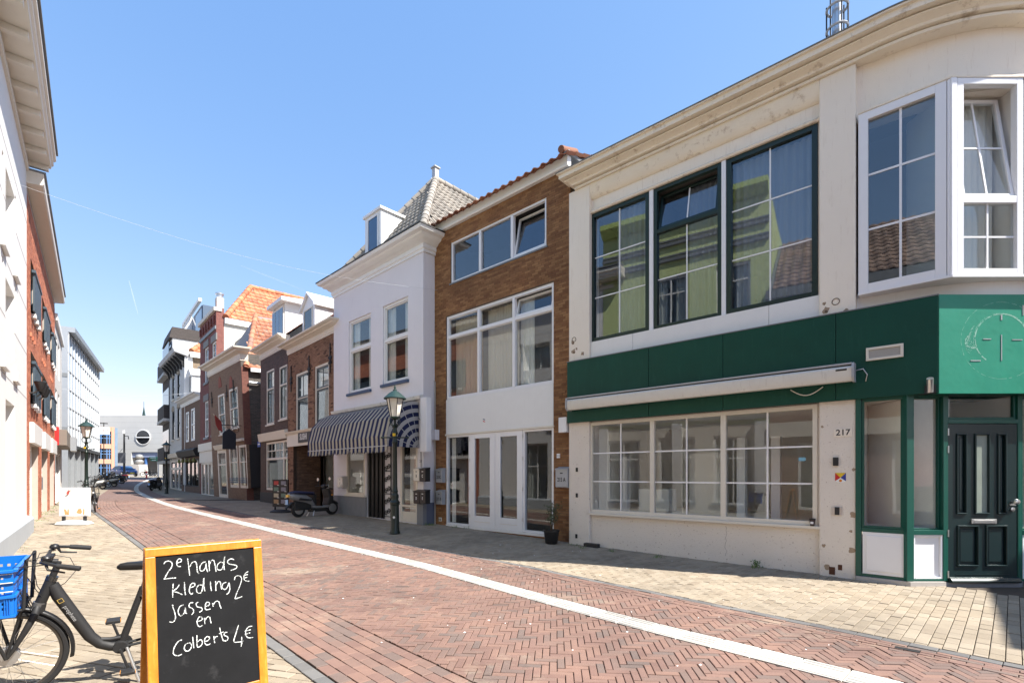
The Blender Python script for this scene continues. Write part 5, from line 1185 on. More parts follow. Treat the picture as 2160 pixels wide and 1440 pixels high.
# ================================================================== crimson brick house and its white flank
F7 = Fac(pt(422, 29.9 * 326 / 292), pt(456, 29.9)); x = F7.x; W7 = F7.W
P = thing('crimson_brick_house', 'tall crimson brick house with orange hipped roof and white flank', 'building', F7.M)
zt7 = F7.z(440, 672); w7 = [(x(431), x(439.5), F7.z(435, 806), F7.z(435, 733)), (x(447), x(456), F7.z(451, 798), F7.z(451, 721)), (x(431), x(439.5), F7.z(435, 922), F7.z(435, 846)), (x(447), x(456), F7.z(451, 916), F7.z(451, 838))]
zs = F7.z(440, 932); MB().wall(0, W7, -.1, zt7, w7 + [(.4, W7 - .4, .2, zs - 1.3)], y=0, d=.2).build('wall', BT_CRIM, P)
for i, w_ in enumerate(w7):
    window(P, *w_, y=.04, fw=.09, fd=.09, fm=WHITE, gm=GLASS, rows=(.5,), mull=.08, bars=(0, 1) if i < 2 else {(0, 1): (1, 2), 'd': (0, 0)}, bm=WHITE, room=DARK if i < 2 else ROOML, curt=((0, 1, CURTW),) if i > 1 else ())
    MB().box(w_[0] - .15, w_[1] + .15, -.04, .03, w_[3] + .002, w_[3] + .42).build('lintel', mat('grey_lintel', (.2, .19, .18), .8), P); MB().box(w_[0] - .1, w_[1] + .1, -.06, .03, w_[2] - .15, w_[2] - .002).build('sill', LEAD, P)
MB().box(0, W7, -.06, .02, zt7 - 1.1, zt7 - .9).build('string_course', LEAD, P)
for i in range(6): a = W7 * (i + .5) / 6; MB().box(a - .12, a + .12, -.1, .02, zt7 - .7, zt7 - .25).build('corbel', BT_CRIM, P)
MB().box(-.06, W7 + .06, -.14, .3, zt7, zt7 + .22).build('parapet_coping', mat('pale_coping', (.6, .56, .5), .8), P)
MB().box(0, W7, -.12, .02, zs - .55, zs - .05).build('shop_fascia', CREAMW, P); MB().box(.1, W7 - .1, -.06, .02, zs - 1.3, zs - .55).build('shop_panel', CREAMW, P)
window(P, .4, W7 - .4, .2, zs - 1.3, y=.0, fw=.12, fd=.1, cols=(.28, .55), rows=(), mull=.22, fm=CREAMW, gm=SHOPGL, room=DARK, name='shop_window')
zw = zt7 - .1
MB().quad((W7, .0, -.1), (W7, .42, -.1), (W7, .42, zt7 + .6), (W7, 0, zt7 + .6)).build('side_wall', BT_CRIMS, P); MB().box(W7 - .42, W7 + .02, .02, .42, zt7 + .2, zt7 + .85).build('chimney', mat('pale_chimney', (.52, .50, .46), .8), P, bev=.02); MB().lathe([(.17, 0), (.18, .2), (.23, .21), (.23, .3), (.12, .35)], (W7 - .2, .22, zt7 + .85), 14).build('chimney_pot', STEEL, P, smooth=2)
zwt = F7.z(500, 674, 4); zr_ = 0
MB().box(.2, W7 - .01, .42, 10, -.1, zt7 - .35).build('rear_block', mat('flank_white', (.66, .63, .56), .85, dirt=.2), P)
zt_ = zt7 - .34; e1_, e2_, tp, tp2 = V((W7 + .1, .5, zt_)), V((W7 + .1, 10, zt_)), V((W7 - 3, 2.7, zt_ + 3.25)), V((W7 - 3, 10, zt_ + 3.25))
roof = MB().quad(e1_, e2_, tp2, tp); roof.quad(V((0, .5, zt_)), e1_, tp); roof = roof.build('roof', LEAD, P)
plane_tiles(roof, e1_, e2_, [e1_, e2_, tp2, tp], TILE_O, tw=.33, tl=.42, limit=180, score=lambda t: t[0])
ridge(roof, e1_ + V((0, 0, .06)), tp + V((0, 0, .06)), TILE_O, .17, .5); ridge(roof, tp + V((0, 0, .04)), tp2 + V((0, 0, .04)), TILE_O, .16, .5)
MB().box(W7 - .0, W7 + .14, .45, 10, zt_ - .35, zt_ - .02).build('eaves_board', WHITE, P)
dm_ = MB().box(W7 - .3, W7 + 1.1, 1.2, 5, zt_ - 4.0, zt_ - 1.6).build('flank_dormer', WHITE, P); MB().box(W7 - .4, W7 + 1.3, 1.05, 5.1, zt_ - 1.6, zt_ - 1.35).build('dormer_cap', LEAD, dm_); MB().box(W7 + .15, W7 + .85, 1.16, 1.199, zt_ - 3.7, zt_ - 1.85).build('dormer_pane', PANE_B, dm_)
sk = V((W7 - 1.2, 6.0, zt_ + 1.6)); MB().bar(sk + V((.55, 0, -.6)), sk + V((-.5, 0, .68)), 1.3, .16, up=(.77, 0, .63)).build('roof_light', UPVC, roof)

# ================================================================== low tan house with white cornice
F8 = Fac(pt(383, 34 * 333 / 293), pt(422.5, 34)); x = F8.x; W8 = F8.W
P = thing('low_tan_house', 'low tan brick house with white cornice and dark wooden shopfront', 'building', F8.M)
zcb, zct = F8.z(403, 851), F8.z(403, 828, -.4); w8 = [(x(392), x(398.5), F8.z(395, 932), F8.z(395, 869)), (x(403), x(411), F8.z(407, 929), F8.z(407, 861))]
zs = F8.z(403, 948); MB().wall(0, W8, -.1, zcb + .05, w8 + [(.3, W8 - .5, .7, zs - .7)], y=0, d=.14).build('wall', BT_BRN, P)
MB().sweep(prof4(zcb, zct - zcb, .45), [(0, .4), (0, 0), (W8, 0)]).build('cornice', WHITE, P, smooth=2)
for w_ in w8: window(P, *w_, y=.0, fw=.14, fd=.09, fm=WHITE, gm=GLASS, rows=(.5,), mull=.1, room=DARK)
MB().ext([(0, zs - .55), (.25, zs - .5), (.4, zs - .1), (.3, zs), (0, zs + .1)], 0, W8 - .2).build('shop_canopy', BLACKM, P); window(P, .3, W8 - .5, .7, zs - .7, y=.0, fw=.1, fd=.1, cols=(.25, .5, .75), mull=.1, fm=BLACKM, gm=SHOPGL, room=DARK, name='shop_window')
for i in range(5): a = .5 + i * (W8 - 1.2) / 4; MB().lathe([(.02, 0), (.12, .05), (.05, .3)], (a, -.25, zs - .95), 8).build('hanging_light', mat('olive_shade', (.22, .2, .05), .6), P)
body(P, W8, 6, -.1, zct - .3, BT_TANS)
a0, a1 = x(399, .3), x(408, .3); gabled_dormer(P, F8, 397, 404.5, .3, zct - .1, F8.z(400, 792, .3), F8.z(400, 780, .3), 3.0, WHITE, PANE_D)

# ================================================================== white house with bracketed eaves
F9 = Fac(pt(358, 38.8 * 253 / 228), pt(383, 38.8)); F9 = Fac(F9.A[:2], F9.M @ V((F9.x(390), 0, 0))); x = F9.x; W9 = F9.W
P = thing('white_bracketed_house', 'whitewashed brick house with dark bracketed eaves', 'building', F9.M)
zt9 = F9.z(373, 768); w9 = [(x(a), x(b), F9.z((a + b) / 2, c), F9.z((a + b) / 2, d)) for a, b, c, d in ((363, 368, 843, 797), (374, 379.5, 838, 788), (363, 368, 928, 867), (374, 379.5, 924, 860))]
MB().wall(0, W9, -.1, zt9, w9 + [(.6, W9 - .6, .3, F9.z(373, 965) - .2)], y=0, d=.16).build('wall', BT_WHITE, P)
for w_ in w9:
    window(P, *w_, y=.02, fw=.1, fd=.09, fm=BLACKM, gm=GLASS, rows=(.5,), mull=.08, room=DARK, sill=(CREAMW, .1, .1)); a, b, c, d = w_; MB().prism([((a + b) / 2 + (b - a) * .5 * cos(t * pi / 8), -.05, d + .02 + .42 * sin(t * pi / 8)) for t in range(9)], (0, .06, 0)).build('window_arch', mat('tan_arch', (.45, .36, .26), .85), P)
MB().ext([(-.2, zt9), (.7, zt9 + .25), (.8, zt9 + .5), (-.2, zt9 + .55)], -.3, W9 + .2).build('eaves', GREYBOX, P)
for i in range(7): a = .2 + i * (W9 - .4) / 6; MB().ext([(0, zt9 - .8), (.12, zt9 - .75), (.2, zt9 - .4), (.6, zt9 + .1), (.6, zt9 + .2), (0, zt9 + .0)], a - .12, a + .12).build('bracket', BLACKM, P)
zs = F9.z(373, 965); MB().ext([(0, zs), (.2, zs), (.3, zs + .35), (0, zs + .4)], 0, W9).build('shop_cornice', CREAMW, P); window(P, .6, W9 - .6, .3, zs - .2, y=.0, fw=.15, fd=.1, cols=(.35, .65), rows=(.75,), mull=.2, fm=CREAMW, gm=SHOPGL, room=DARK, name='shop_window')
MB().quad((W9, 0, -.1), (W9, 8, -.1), (W9, 8, zt9 + .1), (W9, 0, zt9 + .1)).build('side_wall', BT_TANS, P); MB().box(W9 - .05, W9 + .06, -.02, .5, 0, zt9).build('corner_pilaster', WHITE, P)
e1_, e2_, tp, tp2 = V((W9 + .2, .4, zt9 + .4)), V((W9 + .2, 8, zt9 + .4)), V((W9 - 3, 3.4, zt9 + 3.4)), V((W9 - 3, 8, zt9 + 3.4)); roof = MB().quad(e1_, e2_, tp2, tp); roof.quad(V((0, .4, zt9 + .4)), e1_, tp); roof = roof.build('roof', LEAD, P)
plane_tiles(roof, e1_, e2_, [e1_, e2_, tp2, tp], TILE_O, tw=.4, tl=.5, limit=60, score=lambda t: t[0]); ridge(roof, e1_ + V((0, 0, .06)), tp + V((0, 0, .06)), TILE_O, .2, .6); MB().box(W9 + .1, W9 + .3, .3, 8, zt9 + .0, zt9 + .38).build('eaves_board', WHITE, P)

# ================================================================== umber apartment block with balconies
F10 = Fac(pt(343, 47.5), pt(358.5, 43.4)); x = F10.x; W10 = F10.W
P = thing('umber_apartment_block', 'umber brick apartment block with balconies and penthouse beyond white house', 'building', F10.M)
zt = F10.z(350, 757); wz = [F10.z(350, v) for v in (768, 860, 945)]
MB().box(0, W10, .0, 3.4, -.1, zt).build('wall', BT_DARKM, P)
for c in wz:
    q = MB(); b_ = q.box(.2, W10 - .2, -.42, -.005, c - 1.2, c - .0).build('balcony', BT_DARKM, P); MB().box(.15, W10 - .15, -.46, -.001, c - 1.45, c - 1.205).build('balcony_slab', mat('pale_slab', (.6, .58, .55), .8), b_); MB().box(.4, W10 - .5, -.04, -.002, c + .05, c + 1.6).build('window', PANE_D, P)
MB().box(.1, W10, .2, 3.4, zt, zt + 1.4).build('attic', mat('attic_white', (.72, .71, .69), .6), P); MB().ext([(.05, zt + 1.4), (-.15, zt + 2.35), (-3.6, zt + 2.35), (-3.6, zt + 1.4)], 0, W10 + .1).build('attic_roof', BT_DARKM, P)
for i in range(3): a = .5 + i * 1.5; MB().box(a, a + 1.1, .16, .198, zt + .2, zt + 1.25).build('attic_pane', PANE_B, P)
a = F10.x(392, 4); b = F10.x(428, 4); zz = zt + 2.35
pb = MB().box(a + 1.0, b, 4.0, 6, zz - 4, F10.z(410, 668, 4)).build('penthouse', mat('blue_grey_panel', (.1, .14, .2), .3), P)
q = MB(); zc = F10.z(410, 668, 4)
for i in range(5): q.box(a + i * 1.3, a + i * 1.3 + .25, 3.6, 3.9, zz - 1.5, zc + .3)
q.box(a, b, 3.6, 3.9, zc + .31, zc + .65); q.build('penthouse_frame', WHITE, P); MB().box(a + 1.5, b - .3, 3.93, 3.99, zz - .5, zc).build('penthouse_pane', PANE_B, P)
# ================================================================== left side of the street
def Lp(Y): return (-12.60 - (Y - 12.8) * 880 / 1040., Y)
FL1 = Fac(Lp(7.45), Lp(12.8)); x = FL1.x; WL1 = FL1.W
P = thing('white_panel_building', 'bright white panelled building with coffered white eaves at street edge', 'building', FL1.M)
ze = FL1.z(64, 345) - .38
hl = [(.7 + i * 2.35, 2.15 + i * 2.35, c, d) for i in range(2) for c, d in ((.35, 3.1), (4.1, 5.5), (6.5, 7.7))] + [(2.55 + i * 2.0, 2.75 + i * 2.0, c, c + .9) for i in range(2) for c in (4.9, 6.9)]
MB().wall(0, WL1, -.1, ze, hl, y=0, d=.42).build('wall', WHITE2, P)
for i, h in enumerate(hl):
    if h[1] - h[0] > 1: window(P, *h, y=.34, fw=.08, fd=.07, cols=(.5,), rows=(.62,) if h[2] < 1 else (), fm=WHITE, gm=GLASS, room=ROOML, curt=((0, 1, CURTW),))
    else: MB().box(h[0] + .001, h[1] - .001, .3, .34, h[2] + .001, h[3] - .001).build('niche_panel', WHITE2, P)
for zz in (3.55, 4.7, 5.85, 7.0, 8.1):
    for i in range(5): a = .12 + i * WL1 / 5; 
    MB().box(.0, WL1, -.004, .001, zz, zz + .012).build('panel_joint', mat('joint_grey', (.5, .48, .46), .9), P)
for i in range(3):
    for zz in (3.62, 5.9): MB().box(.4 + i * 1.9, 1.1 + i * 1.9, -.07, .0, zz, zz + .22).build('stone_ledge', WHITE2, P, bev=.01)
MB().ext([(-.0, -.1), (.14, -.1), (.14, .46), (.10, .52), (0, .54)], 0, WL1 - .02).build('plinth', mat('pale_blue_plinth', (.42, .45, .48), .7), P, bev=.008)
MB().ext([(-.2, ze), (.46, ze), (.47, ze + .06), (.51, ze + .1), (.51, ze + .2), (.56, ze + .24), (.56, ze + .36), (-.2, ze + .4)], -1, WL1 + .1).build('eaves', CREAMW, P)
MB().box(-1, WL1 + .11, -.60, -.2, ze + .401, ze + .45).build('gutter', LEAD, P)
for i in range(9): a = .1 + i * (WL1 - .1) / 8; MB().box(a - .06, a + .06, -.42, -.0, ze - .13, ze - .001).build('eaves_bracket', CREAMW, P, bev=.01)
MB().box(-.5, WL1, -.05, .0, ze - .3, ze - .14).build('frieze', CREAMW, P)
body(P, WL1, 8, -.1, ze, WHITE2)
# --- orange-red brick building
YL2 = 21.7; FL2 = Fac(Lp(12.8), Lp(YL2)); x = FL2.x; WL2 = FL2.W
P = thing('red_brick_shops', 'orange-red brick building with slate-blue balcony screens and white shopfronts', 'building', FL2.M)
ze = 9.1; n = 3; bw = WL2 / n; hl = []
for i in range(n):
    a = bw * i + .75; b = bw * (i + 1) - .55; hl += [(a, b, .12, 2.45), (a + .2, b - .2, 3.55, 5.0), (a + .2, b - .2, 6.05, 7.55)]
MB().wall(0, WL2, -.1, ze, hl, y=0, d=.3).build('wall', MORTL, P)
bricks(P, 0, WL2, 0, ze - .2, [(a - .001, b + .001, c, d) for a, b, c, d in hl], BR_L2, proud=.006)
SLATE = mat('slate_blue', (.045, .075, .10), .5, var=.15)
for i in range(n):
    a, b, c, d = hl[3 * i]
    window(P, a, b, c, d, y=.14, fw=.1, fd=.09, cols=(.5,), fm=WHITE2, gm=mat('white_shutter', (.8, .79, .76), .5), room=None, name='shop_door')
    MB().box(a - .12, b + .12, -.10, .0, d + .002, d + .56).build('sign_box', mat('white_sign_box', (.78, .76, .73), .5), P, bev=.01)
    if i == 1: MB().box(a + .2, b - .2, .1, .139, 1.05, 1.5).build('grey_panel', GREYST, P)
    if i == 2: MB().box(b - .5, b - .36, .11, .139, .7, 1.9).build('door_print', BLACKM, P)
    for h in hl[3 * i + 1:3 * i + 3]:
        w = window(P, *h, y=.12, fw=.07, fd=.08, cols=(.5,), fm=SLATE, gm=GLASS, room=DARK)
        m_ = 9
        for k in range(m_): xx = h[0] + (h[1] - h[0]) * (k + .5) / m_; MB().box(xx - .11, xx + .11, -.09, -.05, h[2] + .05, h[2] + 1.08).build('screen_board', SLATE, P)
        MB().box(h[0] - .05, h[1] + .05, -.11, -.03, h[2] + 1.081, h[2] + 1.16).build('screen_rail', SLATE, P)
        for k in range(3): xx = h[0] + (h[1] - h[0]) * (k + .5) / 3; MB().box(xx - .14, xx + .14, -.10, .02, h[2] - .09, h[2] + .02).build('sill_block', WHITE2, P, bev=.006)
    for k in range(3): xx = bw * i + .8 + k * .55; MB().box(xx, xx + .1, -.045, .0, 5.36, 5.47).build('brick_corbel', BR_L2, P)
MB().ext([(-.2, ze), (.30, ze + .06), (.33, ze + .1), (.33, ze + .36), (-.2, ze + .36)], -.1, WL2).build('eaves', CREAMW, P); MB().box(-.1, WL2 + .01, -.37, .2, ze + .361, ze + .42).build('gutter', LEAD, P)
body(P, WL2, 8, -.1, ze + .3, BT_TANS)
for i in range(3):
    a = -.6 + i * .78; lt = thing('wall_floodlight', ('nearest', 'middle', 'farthest')[i] + ' of three dark bowl floodlights on red brick wall', 'wall lamp', FL2.M @ Matrix.Translation((a + 1.2, 0, 3.9)), group='floodlights on the red brick wall')
    MB().tube([(0, 0, -.12), (0, -.1, -.1), (0, -.2, .0)], .025, 6).build('arm', BLACKM, lt); MB().lathe([(.03, -.1), (.07, -.05), (.13, .12), (.14, .15), (.02, .151)], (0, -.22, .06), 14).build('bowl', BLACKM, lt, smooth=2)
# --- narrow pale brick house with small shop
FL3 = Fac(Lp(YL2), Lp(26.4)); WL3 = FL3.W
P = thing('pale_brick_house', 'narrow whitewashed brick house with a small red-signed shop', 'building', FL3.M)
hl = [(.5 + i * 2.1, 1.7 + i * 2.1, c, c + 1.7) for i in range(2) for c in (3.8, 6.2)] + [(.5, 4.6, .3, 2.6)]
hl = [h for h in hl if h[1] < WL3]
MB().wall(0, WL3, -.1, 8.6, hl, y=0, d=.15).build('wall', BT_WHITE, P)
for h in hl: window(P, *h, y=.06, fw=.08, fd=.07, cols=(.5,), fm=WHITE, gm=GLASS, room=DARK)
MB().box(.2, WL3 - .3, -.4, .0, 2.9, 3.6).build('shop_sign', mat('brown_sign', (.2, .17, .14), .6), P, bev=.01); MB().box(.0, .19, -.14, -.0, 2.9, 3.7).build('red_sign', RED, P); MB().box(WL3 - 2.2, WL3 - .5, -.62, -.401, 2.8, 3.5).build('sign_box', ZINC, P)
MB().box(0, WL3, -.1, 0, 8.4, 8.7).build('cornice', WHITE, P); body(P, WL3, 8, -.1, 8.6, BT_WHITE)
# --- glass and steel office
YA, YB_ = 34.0, 34.0 * 234 / 169; FL4 = Fac(pt(143, YA), pt(208, YB_)); WL4 = FL4.W; x = FL4.x
P = thing('steel_glass_office', 'grey steel and glass office block with white vertical fins', 'building', FL4.M)
zt = FL4.z(175, 736); zg = FL4.z(175, 945)
MB().box(0, WL4, -.02, 9, zg, zt - .2).build('facade_core', mat('spandrel_glass', (.20, .26, .32), .15, var=.08, spec=.8), P)
nf = 14; fins = MB()
for i in range(nf + 1):
    a = WL4 * i / nf; MB().box(a - .05, a + .05, -.07, -.0205, zg, zt - .2).build('fin', mat('pale_fin', (.74, .76, .78), .5), P)
for k in range(7): zz = zg + (zt - .3 - zg) * k / 6.0; MB().box(-.1, WL4, -.06, -.0207, zz - .04, zz + .04).build('louvre_rail', GREYBOX, P)
MB().box(-.1, WL4 + .2, -.4, 9, zt - .2, zt + .15).build('roof_edge', ZINC, P)
MB().box(.1, WL4, .2, 8.9, -.1, zg).build('ground_core', mat('shop_dark_glass', (.30, .33, .35), .08, var=.3, vs=.4, spec=1), P)
for i in range(7): a = WL4 * i / 6; MB().box(a - .08, a + .08, .0, .199, .0, zg).build('mullion', ZINC, P)
MB().box(-.1, WL4, -.15, .19, zg - .25, zg - .001).build('canopy_beam', BLACKM, P)
FE4 = Fac((FL4.A.x + FL4.n.x * 7, FL4.A.y + FL4.n.y * 7), FL4.A[:2]); re4 = FL4.M.inverted() @ FE4.M
MB().wall(0, FE4.W - .002, -.1, zt - .2, [], y=-.002).build('end_wall', mat('end_panel_grey', (.50, .55, .60), .4), P, re4)
for c, d in ((3.6, 4.4), (5.0, 5.5), (5.6, 8.2), (8.5, 9.2), (9.4, zt - .4)): MB().box(FE4.W - 2.6, FE4.W - .7, -.05, -.003, c, d).build('end_window', mat('dark_office_glass', (.03, .035, .045), .08, spec=1), P, re4)
for c in (4.6, 8.3): MB().box(FE4.W - 4, FE4.W + .0, -.15, -.003, c, c + .25).build('end_band', LEAD, P, re4)
MB().box(FE4.W - .55, FE4.W + .02, -.12, -.003, .5, zt - .2).build('end_column', ZINC, P, re4)
# timber screen and glass windscreen before it
c0, c1 = G(122, 1041), G(166, 1033); FW = Fac(c0, c1); fz_ = g(c0[1])
fn = thing('timber_screen', 'weathered grey timber board screen below a glass windbreak', 'fence', FW.M @ Matrix.Translation((0, 0, fz_)))
nb = int(FW.W / .16)
bme = bpy.data.meshes.new('board'); qq = MB().box(.005, .15, 0, .03, 0, .95); bme.from_pydata(qq.v, [], qq.f); bme.materials.append(piece_mat('grey_board', [(0, (.25, .24, .22)), (1, (.36, .35, .31))], bmp=0))
for i in range(nb):
    o = bpy.data.objects.new('board', bme); C.objects.link(o); o.parent = fn; o.location = (i * .16, ru(-.004, .004), ru(-.01, .01))
MB().box(0, FW.W, -.02, .06, .96, 1.03).build('cap_rail', LEAD, fn)
for i in range(4): a = FW.W * i / 3; MB().box(a - .04, a + .04, 0, .05, 1.03, 2.5).build('post', STEEL, fn)
MB().box(.04, FW.W - .04, .02, .03, 1.05, 2.45).build('glass_screen', glass_mat('screen_glass', tint=(.6, .65, .66), ior=1.5), fn)
# ---------------- houses facing the shops, beside and behind the viewpoint (seen in the windows)
FL0 = Fac(Lp(2.6), Lp(7.44)); P = thing('lime_house', 'lime green painted brick house seen mirrored in upstairs windows', 'building', FL0.M); W0 = FL0.W
hl = [(.6 + i * 2.3, 1.85 + i * 2.3, c, c + 2.0) for i in range(3) for c in (4.1, 7.3)] + [(.5 + i * 2.05, 1.9 + i * 2.05, .5, 3.0) for i in range(3)]
hl = [h for h in hl if h[1] < W0 - .2]
MB().wall(0, W0, 3.45, 11.8, [h for h in hl if h[2] > 3], y=0, d=.14).build('wall', BT_LIME, P); MB().wall(0, W0, -.1, 3.449, [h for h in hl if h[2] < 3], y=0, d=.14).build('shop_wall', CREAMW, P)
for h in hl: window(P, *h, y=.05, fw=.09, fd=.07, cols=(.5,), rows=(.7,), fm=WHITE, gm=GLASS, room=ROOM, curt=((0, .35, CURTW), (.65, 1, CURTW)), sill=(LEAD, .08, .08))
for zz in (3.6, 6.6, 9.9, 10.5): MB().box(0, W0, -.09, -.001, zz, zz + .12).build('dark_band', LEAD, P); MB().box(0, W0, -.06, -.001, zz + .18, zz + .24).build('dark_band', LEAD, P)
MB().ext([(-.1, 11.5), (.1, 11.5), (.35, 11.8), (.35, 12.0), (-.1, 12.0)], 0, W0).build('cornice', mat('lime_cornice', (.5, .62, .2), .7), P)
for i in range(3): a = .1 + i * (W0 - .5) / 2; MB().box(a, a + .35, -.16, .0, -.0, 3.5).build('white_pilaster', WHITE, P)
body(P, W0, 8, -.1, 11.8, BT_LIME)
FLm = Fac(Lp(-6), Lp(2.58)); P = thing('brown_gutter_house', 'brown brick house with pantile roof beside the viewpoint', 'building', FLm.M); Wm = FLm.W
hl = [(.8 + i * 2.6, 2.1 + i * 2.6, c, c + 1.9) for i in range(4) for c in (4.0,)] + [(.8 + i * 2.6, 2.6 + i * 2.6, .4, 2.7) for i in range(4)]
hl = [h for h in hl if h[1] < Wm - .2]
MB().wall(0, Wm, -.1, 7.6, hl, y=0, d=.14).build('wall', brick_mat('mirror_brown_brick', (.26, .12, .08), (.22, .1, .065), (.3, .22, .17)), P)
for h in hl: window(P, *h, y=.05, fw=.09, fd=.07, cols=(.5,), fm=WHITE, gm=GLASS, room=ROOML)
MB().box(-.1, Wm + .1, -.5, .1, 7.6, 7.9).build('gutter_board', LEAD, P); MB().box(0, Wm, -.25, 0, 2.9, 3.4).build('shop_fascia', CREAMW, P)
s2 = sqrt(.5); roof = MB().quad((0, -.45, 7.9), (Wm, -.45, 7.9), (Wm, 3.6, 11.0), (0, 3.6, 11.0)).build('roof', LEAD, P)
plane_tiles(roof, V((0, -.45, 7.92)), V((Wm, -.45, 7.92)), [V((0, -.45, 7.92)), V((Wm, -.45, 7.92)), V((Wm, 3.6, 11.02)), V((0, 3.6, 11.02))], TILE_B, tw=.3, tl=.4, limit=0)
body(P, Wm, 8, -.1, 7.9, BT_TANS)
# house over the side street, whose eaves shade the corner pavement
FR = Fac((10.85, 2.1), (10.85 + .75 * 8, 2.1 - .661 * 8)); P = thing('side_street_house', 'pale rendered house across the side street, out of frame', 'building', FR.M)
MB().box(0, 8, 0, 12, -.1, 8).build('wall', CREAM, P)
for i in range(3): MB().box(.9 + i * 2.4, 2.1 + i * 2.4, -.02, .0 - .001, 4.4, 6.3).build('window', PANE_D, P); MB().box(.9 + i * 2.4, 2.1 + i * 2.4, -.02, -.001, .9, 2.8).build('window', PANE_D, P)
MB().box(-.1, 8.1, -.1, 12, 8.001, 8.15).build('cornice', CREAMW, P)

# ================================================================== square at the far end
FG_ = Fac(pt(196, 92), pt(350, 92), 1.35); P = thing('pale_civic_building', 'pale banded stone building with round window at street end', 'building', FG_.M)
x = FG_.x; zt = FG_.z(270, 876); WG = FG_.W
hx = (x(277), x(332), .0, FG_.z(300, 953)); ccx, ccz, cr = x(302.3), FG_.z(302, 922), (x(317) - x(288)) / 2
def bandmat():
    m, n, b, L = nmat('banded_stone'); sp = N(n, 'ShaderNodeSeparateXYZ'); L(N(n, 'ShaderNodeTexCoord').outputs['Object'], sp.inputs[0])
    d = N(n, 'ShaderNodeMath', operation='FRACT'); L(sp.outputs[2], d.inputs[0]); gt = N(n, 'ShaderNodeMath', operation='GREATER_THAN'); L(d.outputs[0], gt.inputs[0]); gt.inputs[1].default_value = .9
    c = mix(n, L, (.48, .48, .47), (.38, .38, .375), gt.outputs[0]); c = mix(n, L, c, (.54, .54, .53), noise(n, L, .8)); L(c, b.inputs['Base Color']); b.inputs['Roughness'].default_value = .8; return m
BAND = bandmat()
MB().wall(0, WG, -.2, zt, [hx], y=0, d=1.2).build('wall', BAND, P); MB().box(.0, WG, 1.21, 12, -.2, zt - .01).build('core', BAND, P) if False else None
MB().quad((0, 14, -.2), (WG, 14, -.2), (WG, 14, zt), (0, 14, zt)).build('rear_wall', BAND, P); MB().quad((0, 0, zt), (WG, 0, zt), (WG, 14, zt), (0, 14, zt)).build('flat_roof', LEAD, P)
MB().lathe([(cr + .12, -.03), (cr + .12, -.12), (cr, -.12), (cr, -.03)], (ccx, 0, ccz), 40, ax='y').build('round_frame', WHITE, P); MB().lathe([(cr - .02, -.04), (cr - .02, -.06)], (ccx, 0, ccz), 40, ax='y').build('round_pane', PANE_D, P); MB().box(ccx - cr, ccx + cr, -.2, -.07, ccz - .1, ccz + .1).build('round_bar', WHITE, P)
q = MB(); a, b, c, d = hx
q.quad((a, 1.2, c), (b, 1.2, c), (b, 1.2, d), (a, 1.2, d)); q.build('hall_wall', mat('dim_hall', (.16, .14, .12), .6), P); MB().box(a, b, .2, .6, d - 1.0, d - .01).build('door_head', mat('blue_grey', (.25, .3, .45), .5), P); MB().box((a + b) / 2 - .15, (a + b) / 2 + .15, .3, .6, c, d - 1).build('door_post', mat('bright_blue', (.08, .2, .5), .5), P)
FH = Fac(pt(200, 80), (pt(200, 80)[0] + .77 * 2.5, 80 + .63 * 2.5), 1.38); P = thing('orange_framed_store', 'store with orange frame, blue window bars and red lettered sign', 'building', FH.M); x = FH.x; zt = FH.z(225, 900)
MB().box(0, FH.W, .3, 10, -.2, zt - .3).build('core', PANE_D, P); OR = mat('salmon_panel', (.60, .33, .22), .6)
for v in (900, 936, 968): zz = FH.z(225, v); MB().box(0, FH.W, 0, .299, zz - .75, zz).build('orange_band', OR, P)
MB().box(x(235), FH.W, -.05, .299, -.2, zt + .01).build('orange_pier', OR, P); BLU = mat('blue_bar', (.12, .25, .5), .5)
for a in (x(213), x(219), x(225.5), x(231)): MB().box(a - .05, a + .05, .1, .29, -.2, zt - .8).build('window_bar', BLU, P)
for v in (910, 917, 924, 945, 951, 957, 978, 986): zz = FH.z(225, v); MB().box(0, x(235), .12, .28, zz - .045, zz + .045).build('window_bar', BLU, P)
q_ = FH.M @ V((FH.W + .02, .1, 0)); FT = Fac((q_.x, q_.y), (q_.x + .77 * .38, q_.y + .63 * .38), 1.38); MB().box(0, FT.W, 0, 3, -.2, FH.z(243, 902)).build('glass_stair', mat('blue_glass_block', (.2, .28, .38), .2, var=.3, vs=1), P, FH.M.inverted() @ FT.M)
a, c = FH.at(219, 908, -2); sg = thing('store_sign', 'white square sign with red letters H and M on a pole', 'sign', FH.M @ Matrix.Translation((a, -2, 0)))
MB().box(-.9 * .8, .9 * .8, -.1, .1, c - .55, c + .55).build('panel', WHITE, sg); text('H&M', .62, RED, sg, 0, -.105, c, .002, name='sign_lettering', sx=.8, rot=Matrix.Rotation(pi / 2, 4, 'X') @ Matrix.Shear('XY', 4, (.25, 0)) if False else None)
MB().tube([(0, 0, -.1), (0, 0, c + 1.3)], .07, 6).build('pole', BLACKM, sg); MB().box(-.5, .5, -.1, .1, c + 1.1, c + 1.25).build('pole_lights', BLACKM, sg)
